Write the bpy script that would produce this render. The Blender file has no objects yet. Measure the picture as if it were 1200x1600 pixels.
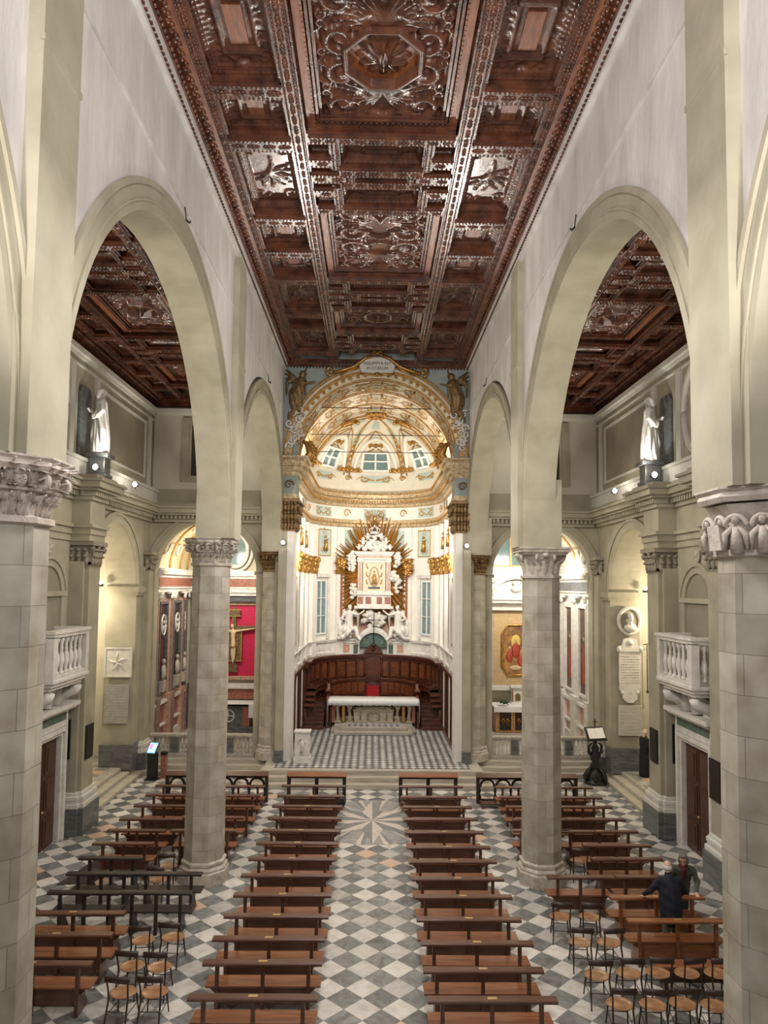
import bpy, bmesh, math, random
import numpy as np
from mathutils import Vector, Matrix
random.seed(7)
SC = bpy.context.scene
COL = SC.collection
PI = math.pi

# ------------------------------------------------------------------ camera
cd = bpy.data.cameras.new('camera'); cam = bpy.data.objects.new('camera', cd); COL.objects.link(cam)
cd.sensor_width = 36.0; cd.lens = 1110/1600*36; cd.shift_y = 45/1600; cd.clip_end = 200
yaw, pit, rol = math.radians(.88), math.radians(3.56), math.radians(.65)
_d = Vector((math.sin(yaw)*math.cos(pit), math.cos(yaw)*math.cos(pit), math.sin(pit)))
_r = Vector((math.cos(yaw), -math.sin(yaw), 0)); _u = _r.cross(_d)
_r2 = _r*math.cos(rol)+_u*math.sin(rol); _u2 = _u*math.cos(rol)-_r*math.sin(rol)
cam.matrix_world = Matrix(((_r2.x, _u2.x, -_d.x, -.08), (_r2.y, _u2.y, -_d.y, 0), (_r2.z, _u2.z, -_d.z, 7.4), (0, 0, 0, 1)))
SC.camera = cam
# ------------------------------------------------------------------ view, world
SC.view_settings.view_transform = 'Standard'; SC.view_settings.look = 'None'
SC.view_settings.gamma = 1; SC.view_settings.use_curve_mapping = False
SC.view_settings.exposure = 0.36
w = bpy.data.worlds.new('world'); SC.world = w; w.use_nodes = True
w.node_tree.nodes['Background'].inputs[0].default_value = (1.0, .95, .88, 1)
w.node_tree.nodes['Background'].inputs[1].default_value = .20
SC.cycles.max_bounces = 5; SC.cycles.diffuse_bounces = 3; SC.cycles.glossy_bounces = 2
SC.cycles.use_denoising = True; SC.cycles.sample_clamp_indirect = 3.0; SC.cycles.caustics_reflective = False
SC.cycles.use_light_tree = True

def lamp(kind, loc, power, color=(1, .9, .76), size=.3, target=None, size_y=None, spot=90, blend=.6):
    ld = bpy.data.lights.new('lamp_light', kind); o = bpy.data.objects.new('lamp_light', ld); COL.objects.link(o)
    ld.energy = power; ld.color = color; o.location = loc
    if kind == 'AREA':
        ld.size = size
        if size_y: ld.shape = 'RECTANGLE'; ld.size_y = size_y
    else: ld.shadow_soft_size = size
    if kind == 'SPOT': ld.spot_size = math.radians(spot); ld.spot_blend = blend
    if target is not None:
        o.rotation_euler = (Vector(target)-Vector(loc)).to_track_quat('-Z', 'Y').to_euler()
    return o
# general fill for the nave, added without any fixtures
WARM = (1.0, .90, .77); NEUT = (1.0, .95, .89)
lamp('AREA', (0, 0.5, 12.0), 240, (1, .96, .94), 6, (0, 13, 11), 4)
for s in (-1, 1):
    lamp('SPOT', (-s*1.8, 1.0, 12.2), 1500, (1, .955, .93), .5, (s*3.7, 11.5, 13.6), spot=80, blend=1.0)  # unseen spots added to brighten the upper walls
    lamp('SPOT', (-s*1.8, 12.0, 12.6), 420, (1, .955, .92), .4, (s*3.7, 21, 13.6), spot=80, blend=1.0)
for y in (9, 15, 21.5):
    lamp('AREA', (0, y, 12.0), 330, NEUT, 1.6, (0, y, 0), 1.6)
for s in (-1, 1):
    # floodlights on the sanctuary piers, turned up the nave
    lamp('SPOT', (s*3.3, 27.7, 9.1), 1900, (1, .93, .84), .12, (-s*.6, 12, 16.0), spot=56, blend=.9)
    lamp('SPOT', (s*3.2, 4.0, 9.4), 500, (1, .93, .88), .15, (-s*1.0, 15, 16.6), spot=95, blend=.8)  # unseen spot added near the camera to rake the ceiling carving
    for y in (6.5, 13.5, 20.5, 26):
        lamp('SPOT', (s*8.2, y, 11.2), 250, (1, .93, .80), .12, (s*5.0, y, 15.3), spot=140, blend=.8)
        lamp('AREA', (s*6.8, y, 10.6), 42, (1, .90, .76), 1.2, (s*6.6, y, 0), 1.2)  # added downward fill for the aisle, no fixture there
    lamp('SPOT', (s*8.3, 11.0, 10.9), 700, (1, .93, .76), .15, (s*4.1, 15.6, 12.6), spot=75, blend=.9)
    lamp('SPOT', (s*8.3, 21.4, 10.9), 480, (1, .93, .76), .15, (s*4.1, 26.0, 12.6), spot=75, blend=.9)
    # floodlights beside the statues
    lamp('SPOT', (s*7.9, 21.0, 10.9), 130, (1, .97, .92), .06, (s*8.6, 22.0, 12.3), spot=60, blend=.6)
    lamp('POINT', (s*8.2, 24.9, 10.95), 16, (1, .92, .78), .06)
    lamp('POINT', (s*8.25, 21.35, 10.95), 5, (1, .92, .78), .06)
# sanctuary
for s in (-1, 1):
    lamp('SPOT', (s*3.0, 28.6, 9.0), 800, (1, .93, .82), .15, (-s*.8, 39, 7), spot=75, blend=.7)
    lamp('SPOT', (s*2.9, 31.0, 12.95), 300, (1, .9, .72), .12, (0, 37, 15.5), spot=140, blend=.8)
    lamp('SPOT', (s*2.6, 37.0, 12.75), 140, (1, .9, .72), .12, (0, 36, 15.5), spot=150, blend=.8)
lamp('AREA', (0, 31, 12.0), 380, (1, .94, .86), 2.5, (0, 36, 3), 2.5)
# chapels and side passages
for s, p in ((-1, 130), (1, 200)):
    lamp('AREA', (s*6.85, 30.3, 8.6), p, (1, .95, .86), 1.0, (s*6.85, 34.6, 4.5), 1.0)
    lamp('POINT', (s*6.85, 32.0, 8.7), p*(.8 if s < 0 else .38), (1, .88, .66), .2)
    lamp('POINT', (s*11.4, 26.8, 6.6), 300, (1, .86, .62), .15)

# ------------------------------------------------------------------ object helpers
def tag(o, label=None, cat=None, group=None, kind=None):
    if label: o['label'] = label
    if cat: o['category'] = cat
    if group: o['group'] = group
    if kind: o['kind'] = kind
    return o
def empty(name, loc=(0, 0, 0), rz=0, label=None, cat=None, group=None, kind=None):
    o = bpy.data.objects.new(name, None); COL.objects.link(o)
    o.location = loc; o.rotation_euler = (0, 0, rz); o.empty_display_size = .1
    return tag(o, label, cat, group, kind)
def dup(root, loc, rz=0, label=None, group=None):
    def cp(o, par):
        c = o.copy(); COL.objects.link(c)
        if par is not None: c.parent = par
        for ch in KIDS.get(o.name, []): cp(ch, c)
        return c
    r = cp(root, None); r.location = loc; r.rotation_euler = (0, 0, rz)
    if label: r['label'] = label
    if group: r['group'] = group
    return r
KIDS = {}
def adopt(o, parent):
    if parent is not None:
        o.parent = parent; KIDS.setdefault(parent.name, []).append(o)
    return o

class MB:
    """collects shapes, linked as ONE mesh object"""
    def __init__(s): s.v = []; s.f = []; s.sm = []; s.uv = None
    def add(s, vs, fs, smooth=False):
        n = len(s.v); s.v += [tuple(p) for p in vs]
        s.f += [tuple(i+n for i in f) for f in fs]; s.sm += [smooth]*len(fs); return s
    def box(s, x0, x1, y0, y1, z0, z1):
        if x0 > x1: x0, x1 = x1, x0
        if y0 > y1: y0, y1 = y1, y0
        e = (len(s.f)//6 % 9)*.00035; x0 -= e; x1 += e; y0 -= e; y1 += e; z0 -= e; z1 += e   # no two faces share a plane
        v = [(x, y, z) for z in (z0, z1) for y in (y0, y1) for x in (x0, x1)]
        return s.add(v, [(0, 2, 3, 1), (4, 5, 7, 6), (0, 1, 5, 4), (1, 3, 7, 5), (3, 2, 6, 7), (2, 0, 4, 6)])
    def obox(s, c, sx, sy, sz, M=None):
        M = M or Matrix.Identity(3)
        v = [Vector(c)+M @ Vector((x*sx/2, y*sy/2, z*sz/2)) for z in (-1, 1) for y in (-1, 1) for x in (-1, 1)]
        return s.add(v, [(0, 2, 3, 1), (4, 5, 7, 6), (0, 1, 5, 4), (1, 3, 7, 5), (3, 2, 6, 7), (2, 0, 4, 6)])
    def frustum(s, c, ax, ay, z0, bx, by, z1):
        x, y = c
        v = [(x-ax, y-ay, z0), (x+ax, y-ay, z0), (x+ax, y+ay, z0), (x-ax, y+ay, z0), (x-bx, y-by, z1), (x+bx, y-by, z1), (x+bx, y+by, z1), (x-bx, y+by, z1)]
        return s.add(v, [(3, 2, 1, 0), (4, 5, 6, 7), (0, 1, 5, 4), (1, 2, 6, 5), (2, 3, 7, 6), (3, 0, 4, 7)])
    def prism(s, poly, axis, a, b, smooth=False):
        def m(p, t):
            if axis == 'x': return (t, p[0], p[1])
            if axis == 'y': return (p[0], t, p[1])
            return (p[0], p[1], t)
        n = len(poly); v = [m(p, a) for p in poly]+[m(p, b) for p in poly]
        s.add(v, [tuple(range(n)), tuple(range(2*n-1, n-1, -1))])
        return s.add(v, [(i, (i+1) % n, n+(i+1) % n, n+i) for i in range(n)], smooth)
    def lathe(s, prof, c=(0, 0, 0), seg=16, smooth=True, a0=0, sweep=2*PI, M=None, close=True):
        full = abs(sweep-2*PI) < 1e-6; n = seg if full else seg+1
        v = []; c = Vector(c)
        for k in range(n):
            a = a0+sweep*k/seg
            for r, z in prof:
                p = Vector((r*math.cos(a), r*math.sin(a), z))
                if M: p = M @ p
                v.append(c+p)
        m = len(prof); f = []
        for k in range(seg):
            k2 = (k+1) % n
            for j in range(m-1): f.append((k*m+j, k2*m+j, k2*m+j+1, k*m+j+1))
        s.add(v, f, smooth)
        if close and full:
            n0 = len(s.v)-n*m
            if prof[0][0] > 1e-4: s.f.append(tuple(n0+k*m for k in range(n))[::-1]); s.sm.append(False)
            if prof[-1][0] > 1e-4: s.f.append(tuple(n0+k*m+m-1 for k in range(n))); s.sm.append(False)
        return s
    def tube(s, pts, r, seg=6, smooth=True, flat=None, cap=True):
        pts = [Vector(p) for p in pts]; n = len(pts)
        rs = r if isinstance(r, (list, tuple)) else [r]*n
        v = []; prev = None
        for i, p in enumerate(pts):
            t = (pts[min(i+1, n-1)]-pts[max(i-1, 0)])
            t = t.normalized() if t.length > 1e-9 else Vector((0, 0, 1))
            if prev is None:
                ref = Vector((0, 0, 1)) if abs(t.z) < .9 else Vector((1, 0, 0))
                a = t.cross(ref).normalized()
            else:
                a = prev-t*prev.dot(t)
                a = a.normalized() if a.length > 1e-6 else t.orthogonal().normalized()
            prev = a; b = t.cross(a)
            for k in range(seg):
                w_ = 2*PI*k/seg; v.append(p+(a*math.cos(w_)+b*math.sin(w_))*rs[i])
        f = [(i*seg+k, i*seg+(k+1) % seg, (i+1)*seg+(k+1) % seg, (i+1)*seg+k) for i in range(n-1) for k in range(seg)]
        s.add(v, f, smooth)
        if cap:
            n0 = len(s.v)-n*seg
            s.f.append(tuple(n0+k for k in range(seg))[::-1]); s.f.append(tuple(n0+(n-1)*seg+k for k in range(seg))); s.sm += [smooth]*2
        return s
    def ball(s, c, rx, ry=None, rz=None, seg=8, rings=5, M=None):
        ry = rx if ry is None else ry; rz = rx if rz is None else rz
        v = []; c = Vector(c)
        for j in range(rings+1):
            t = PI*j/rings
            for k in range(seg):
                a = 2*PI*k/seg
                p = Vector((rx*math.sin(t)*math.cos(a), ry*math.sin(t)*math.sin(a), rz*math.cos(t)))
                v.append(c+(M @ p if M else p))
        f = [(j*seg+k, (j+1)*seg+k, (j+1)*seg+(k+1) % seg, j*seg+(k+1) % seg) for j in range(rings) for k in range(seg)]
        return s.add(v, f, True)
    def grid(s, P, smooth=True, closed=False):
        """P: 2D array (rows x cols) of points"""
        r = len(P); c = len(P[0]); v = [p for row in P for p in row]; f = []
        for i in range(r-1):
            for j in range(c-1 if not closed else c):
                j2 = (j+1) % c; f.append((i*c+j, i*c+j2, (i+1)*c+j2, (i+1)*c+j))
        return s.add(v, f, smooth)
    def xform(s, fn): s.v = [tuple(fn(Vector(p))) for p in s.v]; return s
    def build(s, name, mat, parent=None, loc=None, rz=0, bevel=0, kind=None, label=None, cat=None, group=None):
        me = bpy.data.meshes.new(name); me.from_pydata(s.v, [], s.f); me.validate(verbose=False)
        if len(me.polygons) == len(s.sm): me.polygons.foreach_set('use_smooth', s.sm)
        else:
            me.polygons.foreach_set('use_smooth', [any(s.sm)]*len(me.polygons))
        if s.uv is not None and len(me.polygons) == len(s.f):
            l = me.uv_layers.new(name='UVMap'); k = 0
            for p in me.polygons:
                for li, vi in zip(p.loop_indices, p.vertices): l.data[li].uv = s.uv(p.index, vi)
        me.materials.append(mat); me.update()
        o = bpy.data.objects.new(name, me); COL.objects.link(o)
        if loc is not None: o.location = loc
        o.rotation_euler = (0, 0, rz)
        if bevel:
            b = o.modifiers.new('bevel', 'BEVEL'); b.width = bevel; b.segments = 2; b.limit_method = 'ANGLE'
        adopt(o, parent)
        return tag(o, label, cat, group, kind)

# ------------------------------------------------------------------ materials
def nt(name):
    m = bpy.data.materials.new(name); m.use_nodes = True
    n = m.node_tree.nodes; l = m.node_tree.links; return m, n, l, n['Principled BSDF']
def N(n, t, **k):
    x = n.new(t)
    for a, b in k.items(): setattr(x, a, b)
    return x
def plain(name, col, rough=.6, metal=0, noise=.12, scale=6, bump=0, bscale=20, col2=None, stretch=(1, 1, 1), emis=None, coat=0, detail=4):
    m, n, l, b = nt(name)
    b.inputs['Roughness'].default_value = rough; b.inputs['Metallic'].default_value = metal
    if coat: b.inputs['Coat Weight'].default_value = coat; b.inputs['Coat Roughness'].default_value = .15
    tc = N(n, 'ShaderNodeTexCoord'); mp = N(n, 'ShaderNodeMapping'); mp.inputs['Scale'].default_value = stretch
    l.new(tc.outputs['Object'], mp.inputs[0])
    nz = N(n, 'ShaderNodeTexNoise'); nz.inputs['Scale'].default_value = scale; nz.inputs['Detail'].default_value = detail
    l.new(mp.outputs[0], nz.inputs['Vector'])
    c2 = col2 or tuple(max(0, c*(1-noise*2)) for c in col)
    rp = N(n, 'ShaderNodeValToRGB'); rp.color_ramp.elements[0].position = .32; rp.color_ramp.elements[1].position = .68
    rp.color_ramp.elements[0].color = (*c2, 1); rp.color_ramp.elements[1].color = (*col, 1)
    l.new(nz.outputs[0], rp.inputs[0]); l.new(rp.outputs[0], b.inputs['Base Color'])
    if bump:
        n2 = N(n, 'ShaderNodeTexNoise'); n2.inputs['Scale'].default_value = bscale; n2.inputs['Detail'].default_value = 5
        l.new(mp.outputs[0], n2.inputs['Vector'])
        bp = N(n, 'ShaderNodeBump'); bp.inputs['Strength'].default_value = bump; bp.inputs['Distance'].default_value = .02
        l.new(n2.outputs[0], bp.inputs['Height']); l.new(bp.outputs[0], b.inputs['Normal'])
    if emis:
        b.inputs['Emission Color'].default_value = (*emis[0], 1); b.inputs['Emission Strength'].default_value = emis[1]
    return m
def blockmat(name, c1, c2, mortar, bw=.62, rh=.42, uv=True, rough=.6, msize=.012, scale=1.0):
    m, n, l, b = nt(name); b.inputs['Roughness'].default_value = rough
    tc = N(n, 'ShaderNodeTexCoord'); br = N(n, 'ShaderNodeTexBrick')
    br.inputs['Scale'].default_value = scale; br.inputs['Brick Width'].default_value = bw; br.inputs['Row Height'].default_value = rh
    br.inputs['Mortar Size'].default_value = msize; br.inputs['Mortar Smooth'].default_value = .3; br.inputs['Bias'].default_value = 0
    br.inputs['Color1'].default_value = (*c1, 1); br.inputs['Color2'].default_value = (*c2, 1); br.inputs['Mortar'].default_value = (*mortar, 1)
    l.new(tc.outputs['UV' if uv else 'Object'], br.inputs['Vector'])
    nz = N(n, 'ShaderNodeTexNoise'); nz.inputs['Scale'].default_value = 2.2; nz.inputs['Detail'].default_value = 8
    l.new(tc.outputs['Object'], nz.inputs['Vector'])
    mx = N(n, 'ShaderNodeMix', data_type='RGBA', blend_type='MULTIPLY'); mx.inputs[0].default_value = 1
    rp = N(n, 'ShaderNodeValToRGB'); rp.color_ramp.elements[0].position = .3; rp.color_ramp.elements[1].position = .7
    rp.color_ramp.elements[0].color = (.60, .55, .48, 1); rp.color_ramp.elements[1].color = (1.0, 1.0, 1.0, 1)
    l.new(nz.outputs[0], rp.inputs[0]); l.new(br.outputs[0], mx.inputs[6]); l.new(rp.outputs[0], mx.inputs[7]); l.new(mx.outputs[2], b.inputs['Base Color'])
    bp = N(n, 'ShaderNodeBump'); bp.inputs['Strength'].default_value = .5; bp.inputs['Distance'].default_value = .01; bp.invert = True
    l.new(br.outputs[1], bp.inputs['Height']); l.new(bp.outputs[0], b.inputs['Normal'])
    return m
def checker(name, size, light, dark, rough=.28, rot=45, warm=None, off=(0, 0), grout=(.2, .2, .19), vein=1.0, third=None):
    """square marble slabs, each slab of its own tone"""
    m, n, l, b = nt(name)
    tc = N(n, 'ShaderNodeTexCoord'); mp = N(n, 'ShaderNodeMapping', vector_type='POINT')
    mp.inputs['Location'].default_value = (off[0], off[1], 0); mp.inputs['Rotation'].default_value = (0, 0, math.radians(rot)); mp.inputs['Scale'].default_value = (1/size, 1/size, 1/size)
    l.new(tc.outputs['Object'], mp.inputs[0])
    sp = N(n, 'ShaderNodeSeparateXYZ'); l.new(mp.outputs[0], sp.inputs[0])
    def M_(op, a, b_=None, c=None):
        x = N(n, 'ShaderNodeMath', operation=op)
        for i, q in enumerate((a, b_, c)):
            if q is None: continue
            if isinstance(q, (int, float)): x.inputs[i].default_value = q
            else: l.new(q, x.inputs[i])
        return x.outputs[0]
    fx = M_('FLOOR', sp.outputs[0]); fy = M_('FLOOR', sp.outputs[1])
    par = M_('MODULO', M_('ABSOLUTE', M_('ADD', fx, fy)), 2.0)
    cb = N(n, 'ShaderNodeCombineXYZ'); l.new(fx, cb.inputs[0]); l.new(fy, cb.inputs[1])
    wn = N(n, 'ShaderNodeTexWhiteNoise', noise_dimensions='3D'); l.new(cb.outputs[0], wn.inputs['Vector'])
    # veining: distorted noise offset per slab
    va = N(n, 'ShaderNodeVectorMath', operation='MULTIPLY_ADD'); l.new(wn.outputs[1], va.inputs[0]); va.inputs[1].default_value = (17, 17, 17); l.new(mp.outputs[0], va.inputs[2])
    nz = N(n, 'ShaderNodeTexNoise'); nz.inputs['Scale'].default_value = 1.4; nz.inputs['Detail'].default_value = 7; nz.inputs['Distortion'].default_value = 1.6
    l.new(va.outputs[0], nz.inputs['Vector'])
    def ramp(c0, c1, src, p0=.3, p1=.7):
        r = N(n, 'ShaderNodeValToRGB'); r.color_ramp.elements[0].position = p0; r.color_ramp.elements[1].position = p1
        r.color_ramp.elements[0].color = (*c0, 1); r.color_ramp.elements[1].color = (*c1, 1); l.new(src, r.inputs[0]); return r.outputs[0]
    dk = ramp(tuple(c*.62 for c in dark), tuple(min(1, c*1.5) for c in dark), nz.outputs[0])
    lt = ramp(tuple(c*.72 for c in light), light, nz.outputs[0], .25, .6)
    def mix(f, a, b_, mode='MIX'):
        x = N(n, 'ShaderNodeMix', data_type='RGBA', blend_type=mode)
        if isinstance(f, (int, float)): x.inputs[0].default_value = f
        else: l.new(f, x.inputs[0])
        for i, q in ((6, a), (7, b_)):
            if isinstance(q, tuple): x.inputs[i].default_value = (*q, 1)
            else: l.new(q, x.inputs[i])
        return x.outputs[2]
    if warm: lt = mix(M_('GREATER_THAN', wn.outputs[0], .95), lt, warm)
    c = mix(par, lt, dk)
    tone = ramp((.68, .68, .68), (1.12, 1.1, 1.08), wn.outputs[0], 0, 1); c = mix(1.0, c, tone, 'MULTIPLY')
    ex = M_('ABSOLUTE', M_('SUBTRACT', M_('FRACT', sp.outputs[0]), .5)); ey = M_('ABSOLUTE', M_('SUBTRACT', M_('FRACT', sp.outputs[1]), .5))
    g = M_('GREATER_THAN', M_('MAXIMUM', ex, ey), .492); c = mix(g, c, grout)
    l.new(c, b.inputs['Base Color'])
    rr = M_('MULTIPLY_ADD', wn.outputs[0], .15, rough); l.new(rr, b.inputs['Roughness'])
    return m

M = {}
M['plaster'] = plain('white plaster', (.74, .715, .70), .8, 0, .05, 1.6, .9, 4, (.58, .55, .535), (1, 1.2, .45))
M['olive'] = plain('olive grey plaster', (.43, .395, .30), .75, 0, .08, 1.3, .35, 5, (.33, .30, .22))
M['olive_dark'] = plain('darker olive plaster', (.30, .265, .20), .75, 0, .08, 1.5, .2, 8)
M['cream'] = plain('cream plaster', (.66, .62, .52), .75, 0, .05, 1.5, .2, 7)
M['trimwhite'] = plain('pale trim paint', (.70, .68, .62), .6, 0, .04, 3)
M['shaft'] = blockmat('limestone blocks', (.58, .54, .46), (.43, .40, .335), (.30, .275, .235), msize=.005)
M['limestone'] = plain('carved limestone', (.56, .51, .44), .65, 0, .1, 7, .5, 30, (.36, .31, .26))
M['pinkstone'] = plain('rosy carved limestone', (.66, .59, .54), .65, 0, .1, 7, .5, 30, (.46, .38, .33))
M['woodc'] = plain('dark varnished carved wood', (.16, .055, .027), .27, 0, .2, 3, .3, 30, (.048, .015, .009), (1, 1, 1), None, .35)
M['woodc2'] = plain('lighter varnished wood', (.34, .115, .042), .3, 0, .2, 2.5, .2, 30, (.15, .042, .018), (6, 1, 1), None, .3)
M['pew'] = plain('reddish brown pew wood', (.115, .046, .025), .34, 0, .2, 3, .05, 60, (.058, .020, .011), (.6, 8, 8), None, .25)
M['pewseat'] = plain('worn orange brown seat wood', (.28, .105, .04), .34, 0, .15, 3, .05, 60, (.15, .046, .016), (.6, 8, 8), None, .25)
M['pewdark'] = plain('blackened pew wood', (.035, .025, .020), .4, 0, .2, 3, .05, 60, (.018, .012, .010), (.6, 8, 8))
M['stallwood'] = plain('walnut stall wood', (.115, .034, .016), .34, 0, .2, 3, .1, 40, (.05, .015, .008), (1, 1, 3), None, .2)
M['stallpanel'] = plain('walnut panel', (.19, .06, .024), .34, 0, .2, 2.5, .1, 40, (.09, .027, .012), (1, 1, 3), None, .2)
M['chairwood'] = plain('dark bentwood', (.045, .022, .014), .35, 0, .2, 5)
M['chairseat'] = plain('tan plywood seat', (.43, .22, .10), .22, 0, .25, 5, 0, 20, (.20, .09, .04), (1, 1, 1), None, .5)
M['gold'] = plain('burnished gold leaf', (.62, .36, .10), .36, .75, .15, 12, .3, 40, (.36, .18, .05))
M['giltcream'] = plain('gilded ornament on cream', (.70, .60, .42), .42, .3, .15, 7, .6, 24, (.40, .23, .08), (1, 1, 1.6))
M['goldmatt'] = plain('matt gold paint', (.62, .38, .13), .5, .35, .15, 12, .3, 40, (.40, .21, .07))
M['bronze'] = plain('aged dark gilding', (.30, .19, .08), .45, .5, .2, 12, .4, 40, (.13, .08, .035))
M['stucco'] = plain('white stucco', (.84, .80, .73), .55, 0, .04, 3, .1, 20)
M['marble'] = plain('white carved marble', (.80, .77, .72), .4, 0, .1, 4, .1, 20, (.62, .59, .54))
M['greymarble'] = plain('grey bardiglio marble', (.17, .175, .175), .3, 0, .2, 3, 0, 20, (.08, .085, .09), (1, 1, 4))
M['greenmarble'] = plain('green marble', (.14, .20, .16), .3, 0, .2, 9, 0, 20, (.04, .08, .07))
M['redmarble'] = plain('red marble', (.42, .17, .11), .3, 0, .2, 9, 0, 20, (.22, .08, .055))
M['pinkmarble'] = plain('salmon marble', (.62, .40, .30), .3, 0, .2, 9, 0, 20, (.42, .23, .16))
M['paleblue'] = plain('pale sea green paint', (.50, .60, .54), .6, 0, .06, 4)
M['dustyblue'] = plain('dusty blue grey paint', (.36, .42, .40), .7, 0, .06, 4)
M['step'] = plain('worn travertine step', (.50, .46, .38), .45, 0, .1, 3, .1, 20, (.36, .32, .26), (.5, 2, 2))
M['glass'] = plain('evening window pane', (.20, .29, .30), .12, 0, .1, 3)
M['darkpane'] = plain('dark pane', (.05, .035, .03), .3, 0, .1, 3)
M['whiteframe'] = plain('white window frame', (.80, .80, .78), .45, 0, .02, 3)
M['damask'] = plain('crimson damask', (.74, .022, .11), .55, 0, .2, 14, 0, 20, (.50, .012, .06))
M['redcarpet'] = plain('red carpet', (.36, .008, .015), .9, 0, .1, 14)
M['linen'] = plain('white linen', (.86, .85, .84), .8, 0, .03, 6)
M['black'] = plain('black metal', (.012, .012, .013), .4, 0, .1, 6)
M['darkiron'] = plain('dark iron', (.03, .025, .02), .5, .4, .1, 6)
M['brass'] = plain('brass plate', (.62, .42, .20), .35, .6, .1, 6)
M['doorwood'] = plain('dark brown door wood', (.10, .040, .022), .4, 0, .2, 3, .1, 30, (.05, .02, .012), (3, 3, .6))
M['floor'] = checker('grey and white marble slabs', .4631, (.66, .63, .585), (.175, .18, .175), .26, 45, (.52, .37, .27), (1.44, .06))
M['sanct'] = checker('small tumbling marble slabs', .2, (.66, .65, .62), (.09, .10, .11), .3, 45, None)
M['sidefloor'] = checker('passage marble slabs', .45, (.60, .56, .48), (.30, .30, .28), .35, 0, (.5, .33, .22))
# ================================================================== STRUCTURE
YC = [7.6, 18.35, 28.85]           # column rows
SP = 8.9; RI, RO = 4.82, 5.26       # arcade spring height and radii
ZC = 16.4                           # nave ceiling height at the wall
def arc(cy, cz, r, a0, a1, n=40): return [(cy+r*math.cos(a0+(a1-a0)*i/n), cz+r*math.sin(a0+(a1-a0)*i/n)) for i in range(n+1)]

fl = MB().box(-9.7, 9.7, -1, 29.2, -.3, 0).build('floor', M['floor'], kind='structure')
# compass star inlay
sc = (0, 22.85); R1, R2 = 2.1, 2.0
lightw = plain('pinkish white star marble', (.66, .58, .50), .3, 0, .08, 4); greyd = plain('grey star marble', (.25, .25, .245), .3, 0, .15, 4)
d_ = MB().lathe([(R1*1.0, 0.0), (R1*1.0, .004)], (sc[0], sc[1], 0), 32, False, PI/32).build('star_disc', plain('pale grey star field', (.36, .355, .34), .3, 0, .15, 4), fl, kind='structure')
for par, mt in ((0, lightw), (1, greyd)):
    b = MB()
    for k in range(8):
        a = PI/2+k*PI/4; r = 2.08 if k % 2 == 0 else 1.85
        tip = (sc[0]+r*math.cos(a), sc[1]+r*math.sin(a), .008)
        sd = a+(PI/8 if par == 0 else -PI/8)
        b.add([(sc[0], sc[1], .008), tip, (sc[0]+.85*math.cos(sd), sc[1]+.85*math.sin(sd), .008)], [(0, 1, 2)])
    for k in range(16):
        a = PI/16+k*PI/8+(0 if par == 0 else .07)
        b.add([(sc[0]+.9*math.cos(a-.05), sc[1]+.9*math.sin(a-.05), .006), (sc[0]+R1*math.cos(a-.035), sc[1]+R1*math.sin(a-.035), .006), (sc[0]+R1*math.cos(a+.035), sc[1]+R1*math.sin(a+.035), .006)], [(0, 1, 2)])
    b.build('star_ray', mt, fl, kind='structure')

# sanctuary platform with its steps
for k, (x, y) in enumerate(((4.45, 26.2), (4.28, 26.55), (4.12, 26.9))):
    z = .165*(k+1)
    MB().prism([(-x, y), (x, y), (x, 30), (-x, 30)], 'z', 0.0+.001*k, z).build('trim_%d' % (k+1), M['step'], bevel=.02, kind='structure')
MB().box(-3.7, 3.7, 27.25, 41, .45, .505).build('floor_sanctuary', M['sanct'], kind='structure')
for s in (-1, 1):
    n = 'left' if s < 0 else 'right'
    st = MB()
    for k in range(3): st.box(s*4.2, s*9.3, 27.9+.33*k, 35, 0, .16*(k+1))
    st.build('floor_chapel_%s' % n, M['step'], bevel=.015, kind='structure')
    st = MB()
    for k in range(3): st.box(s*(8.85+.32*k), s*12.6, 22.75+.12*k, 28.9, .002*k, .13*(k+1))
    st.build('floor_passage_%s' % n, M['step'], bevel=.015, kind='structure')
    MB().box(s*9.6, s*12.6, 22.9, 29.5, .385, .40).build('floor_passage_slabs_%s' % n, M['sidefloor'], kind='structure')

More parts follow.
